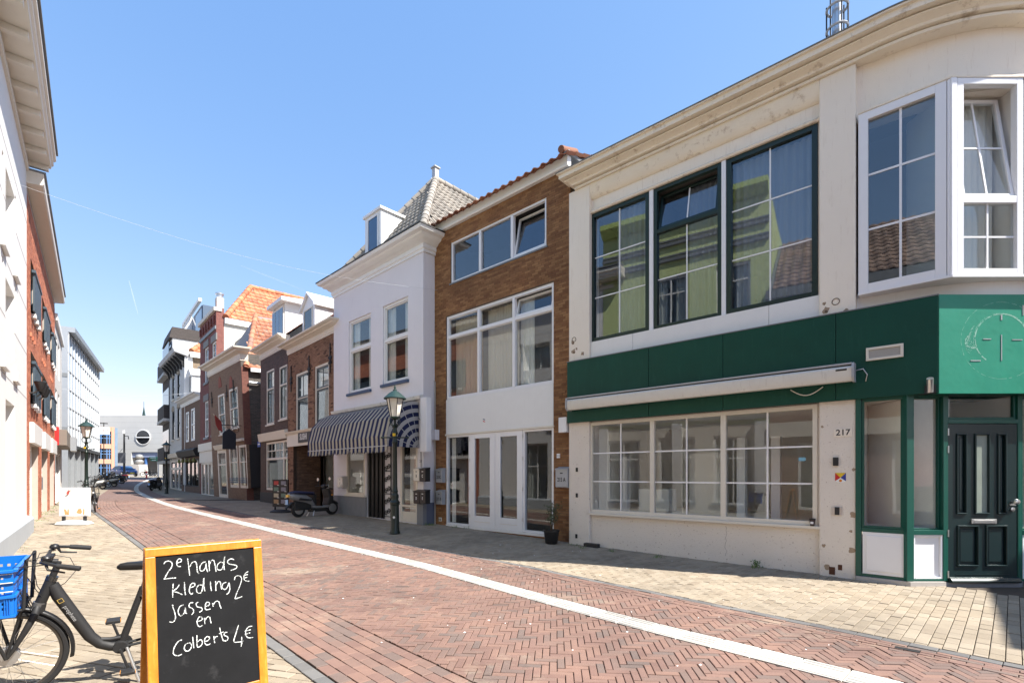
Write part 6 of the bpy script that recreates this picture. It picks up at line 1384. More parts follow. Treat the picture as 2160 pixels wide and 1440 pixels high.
# sculpture of two stones on a block, camera mast with banner, signpost, flag top
def at_(px, Y): X = (px - 1080) / F * Y; return X, Y, g(Y)
s_ = thing('stone_sculpture', 'two stacked metal pebbles on a concrete plinth outside hall', 'sculpture', loc=at_(294, 84))
MB().prism([(-1.0, -1, -.1), (.9, -1, -.1), (.6, -1, 1.9), (-.8, -1, 1.9)], (0, 2, 0)).build('plinth', STONE, s_)
for r_, zz in ((.62, 2.35), (.58, 3.2)): MB().lathe([(.05, -.45)] + [(r_ * sin(t * pi / 12), -.43 * cos(t * pi / 12)) for t in range(1, 12)] + [(.05, .43)], (0, 0, zz), 20).build('pebble', mat('brushed_metal', (.4, .39, .37), .4, .5), s_, smooth=True)
cm_ = thing('camera_mast', 'dark mast with security camera and grey banner', 'mast', loc=at_(262, 62)); MB().tube([(0, 0, -.1), (0, 0, 5.6)], [.13, .09], 8).build('pole', BLACKM, cm_); MB().tube([(0, 0, 5.3), (.5, 0, 5.3), (.55, 0, 4.9)], .05, 6).build('camera_arm', BLACKM, cm_); MB().box(-.15, .0, -.1, .1, 5.6, 6.0).build('antenna', WHITE, cm_); MB().box(-.7, .25, -.14, -.1, 1.9, 3.2).build('banner', mat('grey_print_banner', (.12, .12, .13), .6, var=.9, vs=3), cm_); MB().tube([(-.5, -.12, 3.25), (-.2, 0, 3.7)], .02, 5).build('stay', BLACKM, cm_)
sp_ = thing('finger_signpost', 'green street finger signs on grey post at square', 'sign', loc=at_(334, 66)); MB().tube([(0, 0, -.1), (0, 0, 3.5)], .06, 8).build('post', GREYBOX, sp_)
for zz, w_ in ((2.45, 1.2), (2.15, 1.0)): f_ = MB().box(-w_, -.07, -.03, .03, zz, zz + .24).build('finger_sign', mat('sign_green', (.02, .25, .14), .5), sp_); MB().box(-w_ + .15, -.3, -.035, -.031, zz + .08, zz + .15).build('print', WINK, f_)
MB().box(.07, .8, -.03, .03, 3.2, 3.4).build('finger_sign', mat('sign_green', (.02, .25, .14), .5), sp_)
sp_ = thing('green_spire', 'slender green copper spire beyond the pale building', 'spire', loc=(*pt(303.5, 140), 0)); MB().lathe([(.45, 8), (.45, 17.2), (.5, 17.4), (.34, 18.8), (.16, 20), (.03, 21)], n=8).build('spire', CAPG, sp_); MB().tube([(0, 0, 20.9), (0, 0, 22.2)], .06, 5).build('rod', IRON, sp_)
bo = thing('bollard', 'red and white striped bollard on far carriageway', 'bollard', loc=(*G(309, 1008), g(G(309, 1008)[1]))); MB().tube([(0, 0, 0), (0, 0, .45)], .09, 8).build('post', RED, bo); MB().tube([(0, 0, .45), (0, 0, .6)], .09, 8).build('band', WINK, bo); MB().tube([(0, 0, .6), (0, 0, .9)], .09, 8).build('top', RED, bo)
bo = thing('bollard', 'dark short bollard just before the blue car', 'bollard', loc=(*G(268.5, 1010), g(G(268.5, 1010)[1]))); MB().tube([(0, 0, 0), (0, 0, .8)], .1, 8).build('post', BLACKM, bo); MB().lathe([(.12, .8), (.12, .84), (.02, .9)], n=8).build('cap', BLACKM, bo)

# ================================================================== lamp posts
def lamp(px, py, hgt, lab, first=[None]):
    X, Y = G(px, py); M = Matrix.Translation((X, Y, g(Y)))
    if first[0]: return dup(first[0], M @ Matrix.Scale(hgt / 3.72, 4), lab)
    t = thing('street_lamp', lab, 'street lamp', M, group='old-style street lamps')
    MB().lathe([(.13, 0), (.14, .02), (.125, .06), (.11, .1), (.105, .72), (.125, .74), (.13, .80), (.10, .83), (.085, .87), (.10, .92), (.095, .98), (.075, 1.0), (.07, 1.04), (.085, 1.07), (.07, 1.10), (.062, 1.2), (.055, 2.25), (.07, 2.27), (.075, 2.31), (.055, 2.34), (.05, 2.48), (.085, 2.52), (.06, 2.58), (.05, 2.66), (.085, 2.70), (.03, 2.75), (.03, 2.86), (.09, 2.90)], n=12).build('post', LAMPG, t, smooth=2)
    MB().tube([(-.32, 0, 2.42), (.32, 0, 2.42)], .016, 8).lathe([(.005, -.36), (.026, -.34), (.026, -.31), (.005, -.29)], (0, 0, 2.42), 8, ax='x').lathe([(.005, .29), (.026, .31), (.026, .34), (.005, .36)], (0, 0, 2.42), 8, ax='x').build('ladder_bar', LAMPG, t)
    for k in range(4):
        a = k * pi / 2 + pi / 4; MB().tube([(.04 * cos(a), .04 * sin(a), 2.72), (.13 * cos(a), .13 * sin(a), 2.74), (.15 * cos(a), .15 * sin(a), 2.84), (.10 * cos(a), .10 * sin(a), 2.93)], .012, 6).build('bracket', LAMPG, t, smooth=True)
    MB().lathe([(.112, 2.94), (.205, 3.39)], n=6).build('lantern_glass', LANT, t); MB().lathe([(.14, 2.90), (.14, 2.94)], n=6).build('lantern_base', LAMPG, t)
    for k in range(6): a = k * pi / 3; MB().bar((.116 * cos(a), .116 * sin(a), 2.94), (.212 * cos(a), .212 * sin(a), 3.39), .016).build('lantern_bar', BLACKM, t)
    MB().lathe([(.28, 3.385), (.285, 3.40), (.245, 3.44), (.16, 3.52), (.09, 3.57), (.05, 3.59), (.05, 3.62), (.02, 3.64), (.03, 3.67), (.004, 3.76)], n=12).build('lantern_cap', CAPG, t, smooth=2)
    MB().box(-.035, .035, -.105, -.07, 2.45, 2.52).build('yellow_tag', mat('yellow_tag', (.7, .45, .02), .5), t) ; MB().lathe([(.03, 0), (.03, -.01)], (0, -.105, .42), 10, ax='y').build('white_dot', WINK, t)
    first[0] = t; return t
lamp(833, 1125, 3.72, 'dark green lamp post standing before the striped awning')
lamp(182, 1067, 3.72, 'green lamp post behind the white poster sign')
lamp(351, 1041, 3.6, 'dark lamp post by the umber apartment block')
lamp(203, 1016, 3.6, 'farthest green lamp post among parked bikes')
# pennant wires over the street
def wire(nm, pts_, r, lab): 
    t = tag(MB().tube(pts_, r, 5).build(nm, mat('pale_wire', (.5, .52, .55), .5), None, smooth=True), lab, 'cable')
A_ = FL1.M @ V((5.0, 0, 0)); B_ = F2.M @ V((.12, 0, 0)); zB = F2.z(932, 608); YA_ = Lp(9.6)
za = H + (1000 - 378) / F * YA_[1]
p0, p1 = V((YA_[0], YA_[1], za)), V((B_.x, B_.y, zB)); wire('span_wire', [p0.lerp(p1, t / 20) - V((0, 0, .38 * sin(pi * t / 20))) for t in range(21)], .0026, 'thin wire strung high across street to brown brick house')
p0, p1 = V((*pt(130, 27), H + 180 / F * 27)), V((*pt(395, 36), H + 171 / F * 36)); wire('span_wire', [p0.lerp(p1, t / 12) - V((0, 0, .3 * sin(pi * t / 12))) for t in range(13)], .009, 'distant wire across the street by the white house')
# ================================================================== bicycle in the foreground
def wheel(P, cx, r, m_rim=STEEL, nsp=26, hubr=.06, name='wheel'):
    w = MB().lathe([(r - .038, -.012), (r - .03, -.02), (r - .012, -.021), (r, -.011), (r, .011), (r - .012, .021), (r - .03, .02), (r - .038, .012), (r - .038, -.012)], (cx, 0, r), 48, ax='y'); w.f = w.f[:-2]; w = w.build(name, RUBBER, P, smooth=2)
    q = MB().lathe([(r - .04, -.012), (r - .034, -.013), (r - .034, .013), (r - .04, .012), (r - .055, .006), (r - .055, -.006), (r - .04, -.012)], (cx, 0, r), 48, ax='y'); q.f = q.f[:-2]; q.build('rim', m_rim, w, smooth=2)
    q = MB()
    for k in range(nsp): a = 2 * pi * k / nsp; b = a + (.5 if k % 2 else -.5); s = .03 if k % 4 < 2 else -.03; q.tube([(cx + hubr * .8 * cos(b), s, r + hubr * .8 * sin(b)), (cx + (r - .05) * cos(a), 0, r + (r - .05) * sin(a))], .0013, 4, cap=False)
    q.build('spokes', STEEL, w); MB().lathe([(.012, -.06), (.014, -.035), (hubr, -.032), (hubr, .032), (.014, .035), (.012, .06)], (cx, 0, r), 20, ax='y').build('hub', mat('hub_alloy', (.45, .45, .46), .35, .8), w, smooth=2)
    return w
RIMD = mat('dark_rim', (.10, .095, .09), .3, .7)
def guard(P, cx, r, a0, a1, w=.03):
    q = MB(); n = 26
    for i in range(n + 1):
        a = a0 + (a1 - a0) * i / n
        for y, k in ((-w, -.012), (-w * .6, .004), (0, .009), (w * .6, .004), (w, -.012)): q.v.append((cx + (r + .022 + k) * cos(a), y, r + (r + .022 + k) * sin(a)))
    q.f = [(i * 5 + j, i * 5 + j + 1, i * 5 + j + 6, i * 5 + j + 5) for i in range(n) for j in range(4)]
    o = q.build('mudguard', BLACK, P, smooth=True); o.modifiers.new('s', 'SOLIDIFY').thickness = .003; return o
def bicycle(M, lab, group=None):
    P = thing('bicycle', lab, 'bicycle', M, group=group); r = .325; fx, rx = .0, -1.08
    wheel(P, fx, r, RIMD, hubr=.062); wheel(P, rx, r, RIMD); guard(P, fx, r, radians(35), radians(192)); guard(P, rx, r, radians(20), radians(200))
    bb = V((-.62, 0, .27)); hd0, hd1 = V((-.17, 0, .68)), V((-.235, 0, .86))
    # curved step-through down tube
    fr = MB().tube([hd1 + V((-.0, 0, -.05)), (-.27, 0, .72), (-.36, 0, .54), (-.44, 0, .38), (-.50, 0, .31), (-.56, 0, .28), bb], [.036, .042, .04, .038, .036, .036, .036], 14)
    fr.tube([(-.445, 0, .375), (-.5, 0, .345), (-.56, 0, .335), (-.66, 0, .34)], .016, 10)
    fr.tube([hd0, hd1], .033, 14); fr.tube([bb, (-.76, 0, .72)], [.026, .022], 12); fr.lathe([(.045, -.045), (.05, -.02), (.05, .02), (.045, .045)], tuple(bb), 16, ax='y')
    for s in (-1, 1): fr.tube([bb + V((0, s * .03, 0)), (rx, s * .06, r)], .011, 8); fr.tube([(-.745, s * .02, .66), (-.9, s * .05, .52), (rx, s * .06, r)], .009, 8)
    fr.build('frame', BLACKM, P, smooth=2)
    a = V((-.27, -.0425, .72)); d = (V((-.44, 0, .38)) - V((-.29, 0, .68))).normalized(); zx = V((0, 1, 0)); up = zx.cross(d)
    R = Matrix((( d.x, up.x, zx.x, 0), (d.y, up.y, zx.y, 0), (d.z, up.z, zx.z, 0), (0, 0, 0, 1)))
    pm = V((-.335, .0412, .59)); text('prophete', .036, mat('grey_ink', (.35, .35, .35), .5), P, pm.x, pm.y, pm.z, .0006, name='frame_lettering', rot=R)
    pe = pm - d * .115; MB().box(pe.x - .0, pe.x + .0, 0, 0, 0, 0) if False else None
    q = MB(); e = up * .016; f_ = d * .016; pe.y = .0422
    for u0, u1, w0, w1 in ((-1, 1, -1, -.8), (-1, 1, .8, 1), (-1, -.8, -.8, .8), (.8, 1, -.8, .8)): q.quad(pe + e * w0 + f_ * u0, pe + e * w0 + f_ * u1, pe + e * w1 + f_ * u1, pe + e * w1 + f_ * u0)
    q.build('frame_badge', mat('gold_print', (.55, .38, .1), .5), P)
    fk = MB().tube([hd0 + V((.012, 0, -.06)), hd0 + V((0, 0, 0))], .036, 14)
    for s in (-1, 1): fk.tube([hd0 + V((.012, s * .02, -.02)), (-.15, s * .055, .62), (-.105, s * .06, .52), (-.04, s * .062, .39), (0, s * .062, r)], [.022, .024, .021, .014, .011], 10)
    fk.build('fork', BLACKM, P, smooth=2); MB().tube([hd0 + V((.014, 0, -.035)), hd0 + V((.002, 0, .01))], .0375, 14).build('fork_crown', mat('grey_crown', (.16, .16, .16), .3, .4), P, smooth=2)
    st = MB().tube([hd1, (-.265, 0, .945), (-.268, 0, .975)], .021, 12); st.tube([(-.268, 0, .975), (-.21, 0, .985)], .02, 10); st.build('stem', BLACKM, P, smooth=2)
    MB().tube([hd1 + V((.006, 0, -.018)), hd1 + V((-.004, 0, .012))], .0345, 14).build('headset', mat('dark_alloy', (.1, .1, .1), .25, .8), P, smooth=2)
    hb = MB()
    for s in (-1, 1): hb.tube([(-.205, 0, .985), (-.2, s * .06, .99), (-.205, s * .17, 1.02), (-.235, s * .25, 1.03), (-.30, s * .295, 1.015), (-.37, s * .31, 1.0)], .0115, 10)
    hb = hb.build('handlebar', mat('alloy_black', (.05, .05, .052), .35, .6), P, smooth=2)
    for s in (-1, 1):
        MB().tube([(-.30, s * .295, 1.015), (-.34, s * .304, 1.007), (-.42, s * .318, .99), (-.425, s * .319, .989)], [.016, .018, .018, .01], 12).build('grip', RUBBER, hb, smooth=2)
        MB().tube([(-.24, s * .25, 1.015), (-.25, s * .265, .985), (-.34, s * .30, .965)], [.01, .008, .006], 8).build('brake_lever', BLACKM, hb, smooth=2)
    MB().lathe([(.03, 0), (.03, .012), (.02, .025), (.004, .03)], (-.225, -.2, 1.035), 14).build('bell', BLACK, hb, smooth=2); MB().lathe([(.028, 0), (.03, .02), (.022, .03)], (-.235, .2, 1.035), 14).build('gear_shifter', BLACK, hb, smooth=2); MB().box(-.25, -.20, -.05, .05, 1.005, 1.03).build('display', BLACK, hb, bev=.006)
    for s, o_ in ((1, 0), (-1, .03), (1, .05)): MB().tube([(-.23, s * .22, 1.01), (-.12 - o_, s * .15, 1.04 - o_), (-.10 - o_, s * .06, .93), (-.15, s * .035, .80), (-.19, s * .03, .72), (-.14, s * .03, .62)], .0028, 6).build('cable', BLACKM, P, smooth=True)
    for k_, yy_ in ((0, .09), (1, -.07), (2, .02)): MB().tube([(-.21, yy_ * 2, 1.0), (-.06 + .03 * k_, yy_ * 1.6, .99 - .04 * k_), (-.04 + .02 * k_, yy_, .86), (-.10, yy_ * .6, .74), (-.13, yy_ * .5, .64)], .003, 6).build('cable', RUBBER, P, smooth=True)
    MB().tube([(-.24, -.1, 1.0), (-.32, -.12, .97), (-.36, -.09, .88), (-.30, -.045, .80), (-.27, -.04, .78)], .0028, 6).build('cable', BLACKM, P, smooth=True)
    sd = MB(); n = 10
    for i, (xx, w_, h_) in enumerate(((-.60, .008, .895), (-.62, .024, .90), (-.66, .032, .906), (-.72, .042, .905), (-.79, .075, .905), (-.86, .10, .915), (-.89, .085, .915), (-.90, .03, .91))):
        for k in range(n): a = 2 * pi * k / n; sd.v.append((xx, w_ * cos(a), h_ + (min(.022, w_) if sin(a) > 0 else min(.045, w_ * 1.3)) * sin(a)))
    sd.f = [(i * n + j, i * n + (j + 1) % n, (i + 1) * n + (j + 1) % n, (i + 1) * n + j) for i in range(7) for j in range(n)] + [tuple(range(n))[::-1], tuple(range(7 * n, 8 * n))]
    sd.build('saddle', BLACK, P, smooth=True); MB().tube([(-.755, 0, .70), (-.795, 0, .87)], .0135, 10).build('seat_post', BLACKM, P, smooth=2)
    MB().box(-.90, -.76, -.045, .045, .36, .74).build('battery', BLACKM, P, bev=.02)
    cr = MB().lathe([(.075, -.055), (.075, -.05)], tuple(bb), 20, ax='y'); cr.bar(bb + V((0, -.07, 0)), bb + V((.05, -.075, .165)), .026, .014); cr.bar(bb + V((0, .07, 0)), bb + V((-.05, .075, -.165)), .026, .014); cr = cr.build('crank', BLACKM, P, bev=.003)
    for s, q_ in ((-1, V((.05, -.125, .165))), (1, V((-.05, .125, -.165)))):
        p_ = bb + q_; pd = MB().box(p_.x - .045, p_.x + .045, p_.y - .045, p_.y + .045, p_.z - .012, p_.z + .012).build('pedal', BLACKM, P, bev=.004)
        for k in (-1, 1): MB().box(p_.x + k * .046 - .002, p_.x + k * .046 + .002, p_.y - .03, p_.y + .03, p_.z - .008, p_.z + .008).build('reflector', mat('amber', (.75, .28, .02), .3), pd)
    MB().tube([(-.66, .05, .27), (-.74, .15, .02)], .012, 8).tube([(-.74, .15, .02), (-.78, .18, .0)], .014, 8).build('kickstand', STEEL, P, smooth=2)
    MB().tube([(-.04, -.02, .70), (.02, -.02, .715)], .034, 14).build('headlight', BLACK, P, smooth=2); MB().lathe([(.03, 0), (.02, .01)], (.021, -.02, .716), 14, ax='x').build('lens', mat('lens', (.7, .7, .7), .1), P)
    rk = MB()
    for s in (-1, 1): rk.tube([(0, s * .065, r), (.09, s * .14, .66), (.10, s * .16, .69)], .011, 8); rk.tube([(0, s * .065, r), (-.08, s * .10, .64), (-.09, s * .12, .69)], .009, 8); rk.tube([(-.1, s * .15, .69), (.33, s * .15, .69)], .009, 8)
    for xx in (-.1, .05, .2, .33): rk.tube([(xx, -.15, .69), (xx, .15, .69)], .008, 8)
    rk.tube([(-.105, -.14, .69), (-.125, -.14, 1.03), (-.125, .14, 1.03), (-.105, .14, .69)], .011, 8)
    rk.build('front_rack', BLACKM, P, smooth=2)
    return P
BD = radians(215.5); bw0 = pt(20, 3.5)
Mb = Matrix.Translation((bw0[0], bw0[1], g(3.5) + .0)) @ Matrix.Rotation(BD, 4, 'Z') @ Matrix.Rotation(radians(-6), 4, 'X')
bike = bicycle(Mb, 'black step-through bicycle parked beside the chalkboard')
# blue crate on the front rack
BLUEP = mat('blue_plastic', (.010, .17, .62), .35, var=.08)
ct = thing('crate', 'bright blue perforated plastic crate on bicycle front rack', 'crate', Mb @ Matrix.Translation((-.07, 0, .665)))
Lc, Wc, Hc = .50, .40, .33
def crate_side(M, w, nm):
    holes = []; n = int((w - .08) / .036)
    for z0 in (.05, .085, .16, .195, .255):
        for i in range(n): a = -w / 2 + .05 + i * (w - .1) / (n - 1); holes.append((a - .009, a + .009, z0, z0 + .02))
    q = MB().wall(-w / 2, w / 2, 0, Hc, holes, y=0, d=.006, back=True)
    for zz, d in ((.0, .008), (.135, .014), (.235, .010), (Hc - .02, .022)): q.box(-w / 2 - .004, w / 2 + .004, -d, -.0005, zz, zz + .016)
    for i in range(3): a = w / 2 - .02 - i * .012; q.box(a - .002, a + .002, -.008, -.0005, .017, .134); q.box(-a - .002, -a + .002, -.008, -.0005, .017, .134)
    q.build(nm, BLUEP, ct, M)
T_ = Matrix.Translation; RZ = lambda d: Matrix.Rotation(radians(d), 4, 'Z')
crate_side(T_((Lc / 2, -Wc / 2, 0)), Lc, 'long_side'); crate_side(T_((Lc / 2, Wc / 2, 0)) @ RZ(180), Lc, 'long_side'); crate_side(T_((0, 0, 0)) @ RZ(-90), Wc, 'end_side'); crate_side(T_((Lc, 0, 0)) @ RZ(90), Wc, 'end_side')
MB().box(.005, Lc - .005, -Wc / 2 + .005, Wc / 2 - .005, .0, .006).build('bottom', BLUEP, ct)
for i in range(3): MB().tube([(.0, .21, .18 + .06 * i), (Lc * .5, .224, .178 + .06 * i), (Lc, .21, .18 + .06 * i)], .003, 5).build('tie', CREAMW, ct)

# ================================================================== chalkboard
zt = 1.15; pL, pR = pt(305, (H - zt) * F / 158.), pt(551, (H - zt) * F / 137.)
CB = Fac(pL, pR, g(3.2)); tilt = radians(9)
W_ = CB.W; Hb = (zt - CB.z0) / cos(tilt)
# board hangs from its top edge, foot swung towards the street
Mc = CB.M @ Matrix.Translation((0, 0, zt - CB.z0)) @ Matrix.Rotation(-tilt, 4, 'X') @ Matrix.Translation((0, 0, -Hb))
P = thing('chalkboard', 'orange-framed A-board chalkboard with handwritten Dutch clothes prices', 'sign board', CB.M)
rel = CB.M.inverted() @ Mc; rel2 = CB.M.inverted() @ CB.M @ Matrix.Translation((0, .035, zt - CB.z0)) @ Matrix.Rotation(tilt, 4, 'X') @ Matrix.Translation((0, 0, -Hb))
def woodm():
    m, n, b, L = nmat('orange_varnished_wood'); f = noise(n, L, 3, sc=(9, 9, 1.2), detail=6, rough=.7)
    c = ramp(n, f, [(.3, (.46, .14, .010)), (.55, (.62, .22, .018)), (.78, (.74, .37, .08))], L).outputs[0]
    L(c, b.inputs['Base Color']); b.inputs['Roughness'].default_value = .35; return m
WOOD = woodm()
SLATEB = mat('chalkboard_black', (.011, .0115, .013), .8, var=.5, vs=7, dirt=.8, dcol=(.05, .05, .052), spec=.2)
fwd = .052; bz = .24
for R, nm in ((rel, 'front'), (rel2, 'rear')):
    MB().box(0, fwd, 0, .022, 0, Hb - .05).build('side_rail', WOOD, P, R, bev=.004); MB().box(W_ - fwd, W_, 0, .022, 0, Hb - .05).build('side_rail', WOOD, P, R, bev=.004)
    MB().box(0, W_, -.001, .023, Hb - .0495, Hb).build('top_rail', WOOD, P, R, bev=.004); MB().box(fwd + .0005, W_ - fwd - .0005, .0, .022, bz - .055, bz).build('bottom_rail', WOOD, P, R, bev=.004)
    bd = MB().box(fwd - .004, W_ - fwd + .004, .008, .016, bz - .004, Hb - .046).build('board', SLATEB, P, R)
    if nm == 'front': board = bd
STROKES = '''258 275 275 250 315 245 340 270 330 310 300 350 268 410 265 420 320 412 378 408/388 262 425 250 428 228 405 222 388 245 385 275 400 297 425 295/490 215 500 290 512 385/512 300 535 260 565 250 580 280 585 340 600 365/668 250 635 262 612 300 615 335 640 340 665 310 672 265 675 310 688 350/700 240 705 340/703 280 725 240 748 240 760 290 770 348/838 260 810 255 782 285 785 325 815 330 838 300 855 200 848 270 850 330/945 230 915 222 885 240 890 268 940 280 972 290 965 315 915 335/350 465 345 530 345 600/410 475 385 510 350 540 390 550 440 572/460 450 462 515 470 575/510 505 555 490 560 465 535 462 515 490 508 540 525 568 545 555/630 480 600 480 578 515 590 555 630 540 650 410 650 480 660 540/715 445 718 500 725 535/765 440 768 535/768 480 790 445 810 450 818 490 825 520/870 450 838 465 830 505 860 520 885 490 895 455 905 510 895 550 872 570/950 430 960 395 1000 388 1020 420 1005 480 975 550 958 600 960 612 1000 600 1025 590/1085 345 1055 365 1042 400 1050 430 1075 440 1098 440/1035 385 1080 375/1035 412 1075 402/345 690 365 750 372 800 350 840 312 838/340 672 348 682/455 670 415 690 398 740 420 780 455 755 468 700 472 750 485 755/545 650 515 655 505 690 540 710 550 740 530 770/595 645 575 660 585 690 625 700 632 725 605 745/660 690 700 675 702 650 675 650 662 690 672 720 715 712/735 655 742 690/738 680 765 640 795 640 808 680 820 708/590 835 630 820 630 795 605 790 585 830 588 865 610 885 640 870/655 800 660 860/658 830 680 795 705 790 715 830 722 852/435 1015 400 1030 365 1080 350 1130 360 1160 395 1170 435 1155/500 1045 470 1060 458 1100 480 1125 515 1110 530 1065 510 1042/540 985 545 1040 552 1095/582 970 583 1040 588 1085 618 1075 636 1042 620 1012 590 1032/655 1035 695 1018 706 992 682 982 660 1005 658 1042 682 1064 716 1052/748 978 756 1045/750 1008 768 984 786 980/805 895 820 960 840 1020 865 1020/800 955 845 935/880 940 855 945 850 970 882 985 885 1010 860 1030/990 870 965 950 945 1030 1000 1035 1040 1025/1020 985 1022 1035 1015 1080/1125 880 1085 890 1060 930 1065 975 1090 995 1135 990/1050 930 1110 915/1052 960 1105 945'''
Mi = Mc.inverted(); nC = (Mc.to_3x3() @ V((0, 1, 0))); pC = Mc @ V((0, .008, 0))
def on_board(px, py):
    r = V(((px - 1080) / F, 1, (1000 - py) / F)); c = V((0, 0, H)); t = (pC - c).dot(nC) / r.dot(nC); q = Mi @ (c + r * t); return q.x, q.z
q = MB()
for s in STROKES.split('/'):
    v = list(map(float, s.split())); pts = [on_board(290 + v[i] / 4.645, 1130 + v[i + 1] / 4.645) for i in range(0, len(v), 2)]
    fine = []
    for i in range(len(pts) - 1):       # Catmull-Rom through the traced points
        p_ = [pts[max(i - 1, 0)], pts[i], pts[i + 1], pts[min(i + 2, len(pts) - 1)]]
        for k in range(6):
            t = k / 6; fine.append(tuple(.5 * (2 * p_[1][j] + (p_[2][j] - p_[0][j]) * t + (2 * p_[0][j] - 5 * p_[1][j] + 4 * p_[2][j] - p_[3][j]) * t * t + (3 * p_[1][j] - p_[0][j] - 3 * p_[2][j] + p_[3][j]) * t ** 3) for j in (0, 1)))
    fine.append(pts[-1]); k0 = len(q.v)
    for i, p in enumerate(fine):
        a, b = fine[max(i - 1, 0)], fine[min(i + 1, len(fine) - 1)]; l = math.dist(a, b) or 1; nx, nz = -(b[1] - a[1]) / l, (b[0] - a[0]) / l; w = ru(.0016, .0032)
        q.v += [(p[0] + nx * w, .0072, p[1] + nz * w), (p[0] - nx * w, .0072, p[1] - nz * w)]
    q.f += [(k0 + 2 * i, k0 + 2 * i + 1, k0 + 2 * i + 3, k0 + 2 * i + 2) for i in range(len(fine) - 1)]
def chalkm():
    m, n, b, L = nmat('chalk'); f = noise(n, L, 130, detail=4); r = ramp(n, f, [(.38, (.12, .12, .12)), (.52, (.80, .84, .82))], L); L(r.outputs[0], b.inputs['Base Color']); b.inputs['Roughness'].default_value = 1; return m
q.build('chalk_writing', chalkm(), board, rel)

# ================================================================== white poster sign
X, Y = G(157, 1106); sp_ = thing('poster_sign', 'white pavement poster sign on rounded water-filled base', 'sign board', loc=(X, Y, g(Y)), rz=radians(9))
q = MB().lathe([(.46, .0), (.48, .03), (.42, .085), (.2, .13), (.02, .135)], n=28); q.v = [(a, b * .55, c) for a, b, c in q.v]; q.build('base', mat('pale_grey_plastic', (.62, .66, .67), .5), sp_, smooth=2)
for s in (-.27, .27): MB().box(s - .035, s + .035, -.03, .03, .1, .24).build('spring_leg', BLACKM, sp_, bev=.005)
MB().prism([(-.40, 0, .24), (.40, 0, .24), (.40, 0, 1.06), (-.40, 0, 1.06)], (0, .04, 0)).build('frame', UPVC, sp_, bev=.012)
def postm():
    m, n, b, L = nmat('faded_poster'); c = mix(n, L, (.84, .83, .81), (.74, .78, .80), noise(n, L, 3)); L(c, b.inputs['Base Color']); b.inputs['Roughness'].default_value = .25; return m
po = MB().box(-.365, .365, -.006, -.0005, .275, 1.025).build('poster', postm(), sp_)
REDP, ORP, BRP = mat('poster_red', (.55, .12, .10), .5), mat('poster_orange', (.75, .34, .14), .5), mat('poster_brown', (.18, .12, .1), .5)
for m, pts in ((REDP, [(-.19, .86), (-.13, .88), (-.12, .97), (-.16, .98), (-.2, .92)]), (REDP, [(-.17, .95), (-.09, 1.0), (-.1, .96), (-.15, .92)]), (BRP, [(-.22, .80), (-.14, .86), (-.17, .87), (-.23, .83)]), (BRP, [(-.155, .99), (-.135, .99), (-.135, 1.01), (-.155, 1.01)]), (ORP, [(-.24, .29), (-.16, .29), (-.2, .42), (-.27, .46), (-.25, .38)]), (ORP, [(-.18, .29), (-.13, .29), (-.14, .45), (-.17, .44)]), (ORP, [(.05, .34), (.16, .30), (.20, .36), (.17, .46), (.1, .45)]), (ORP, [(.22, .29), (.26, .29), (.26, .44), (.23, .46)])): MB().prism([(a, -.0075, b) for a, b in pts], (0, .0014, 0)).build('poster_print', m, po)

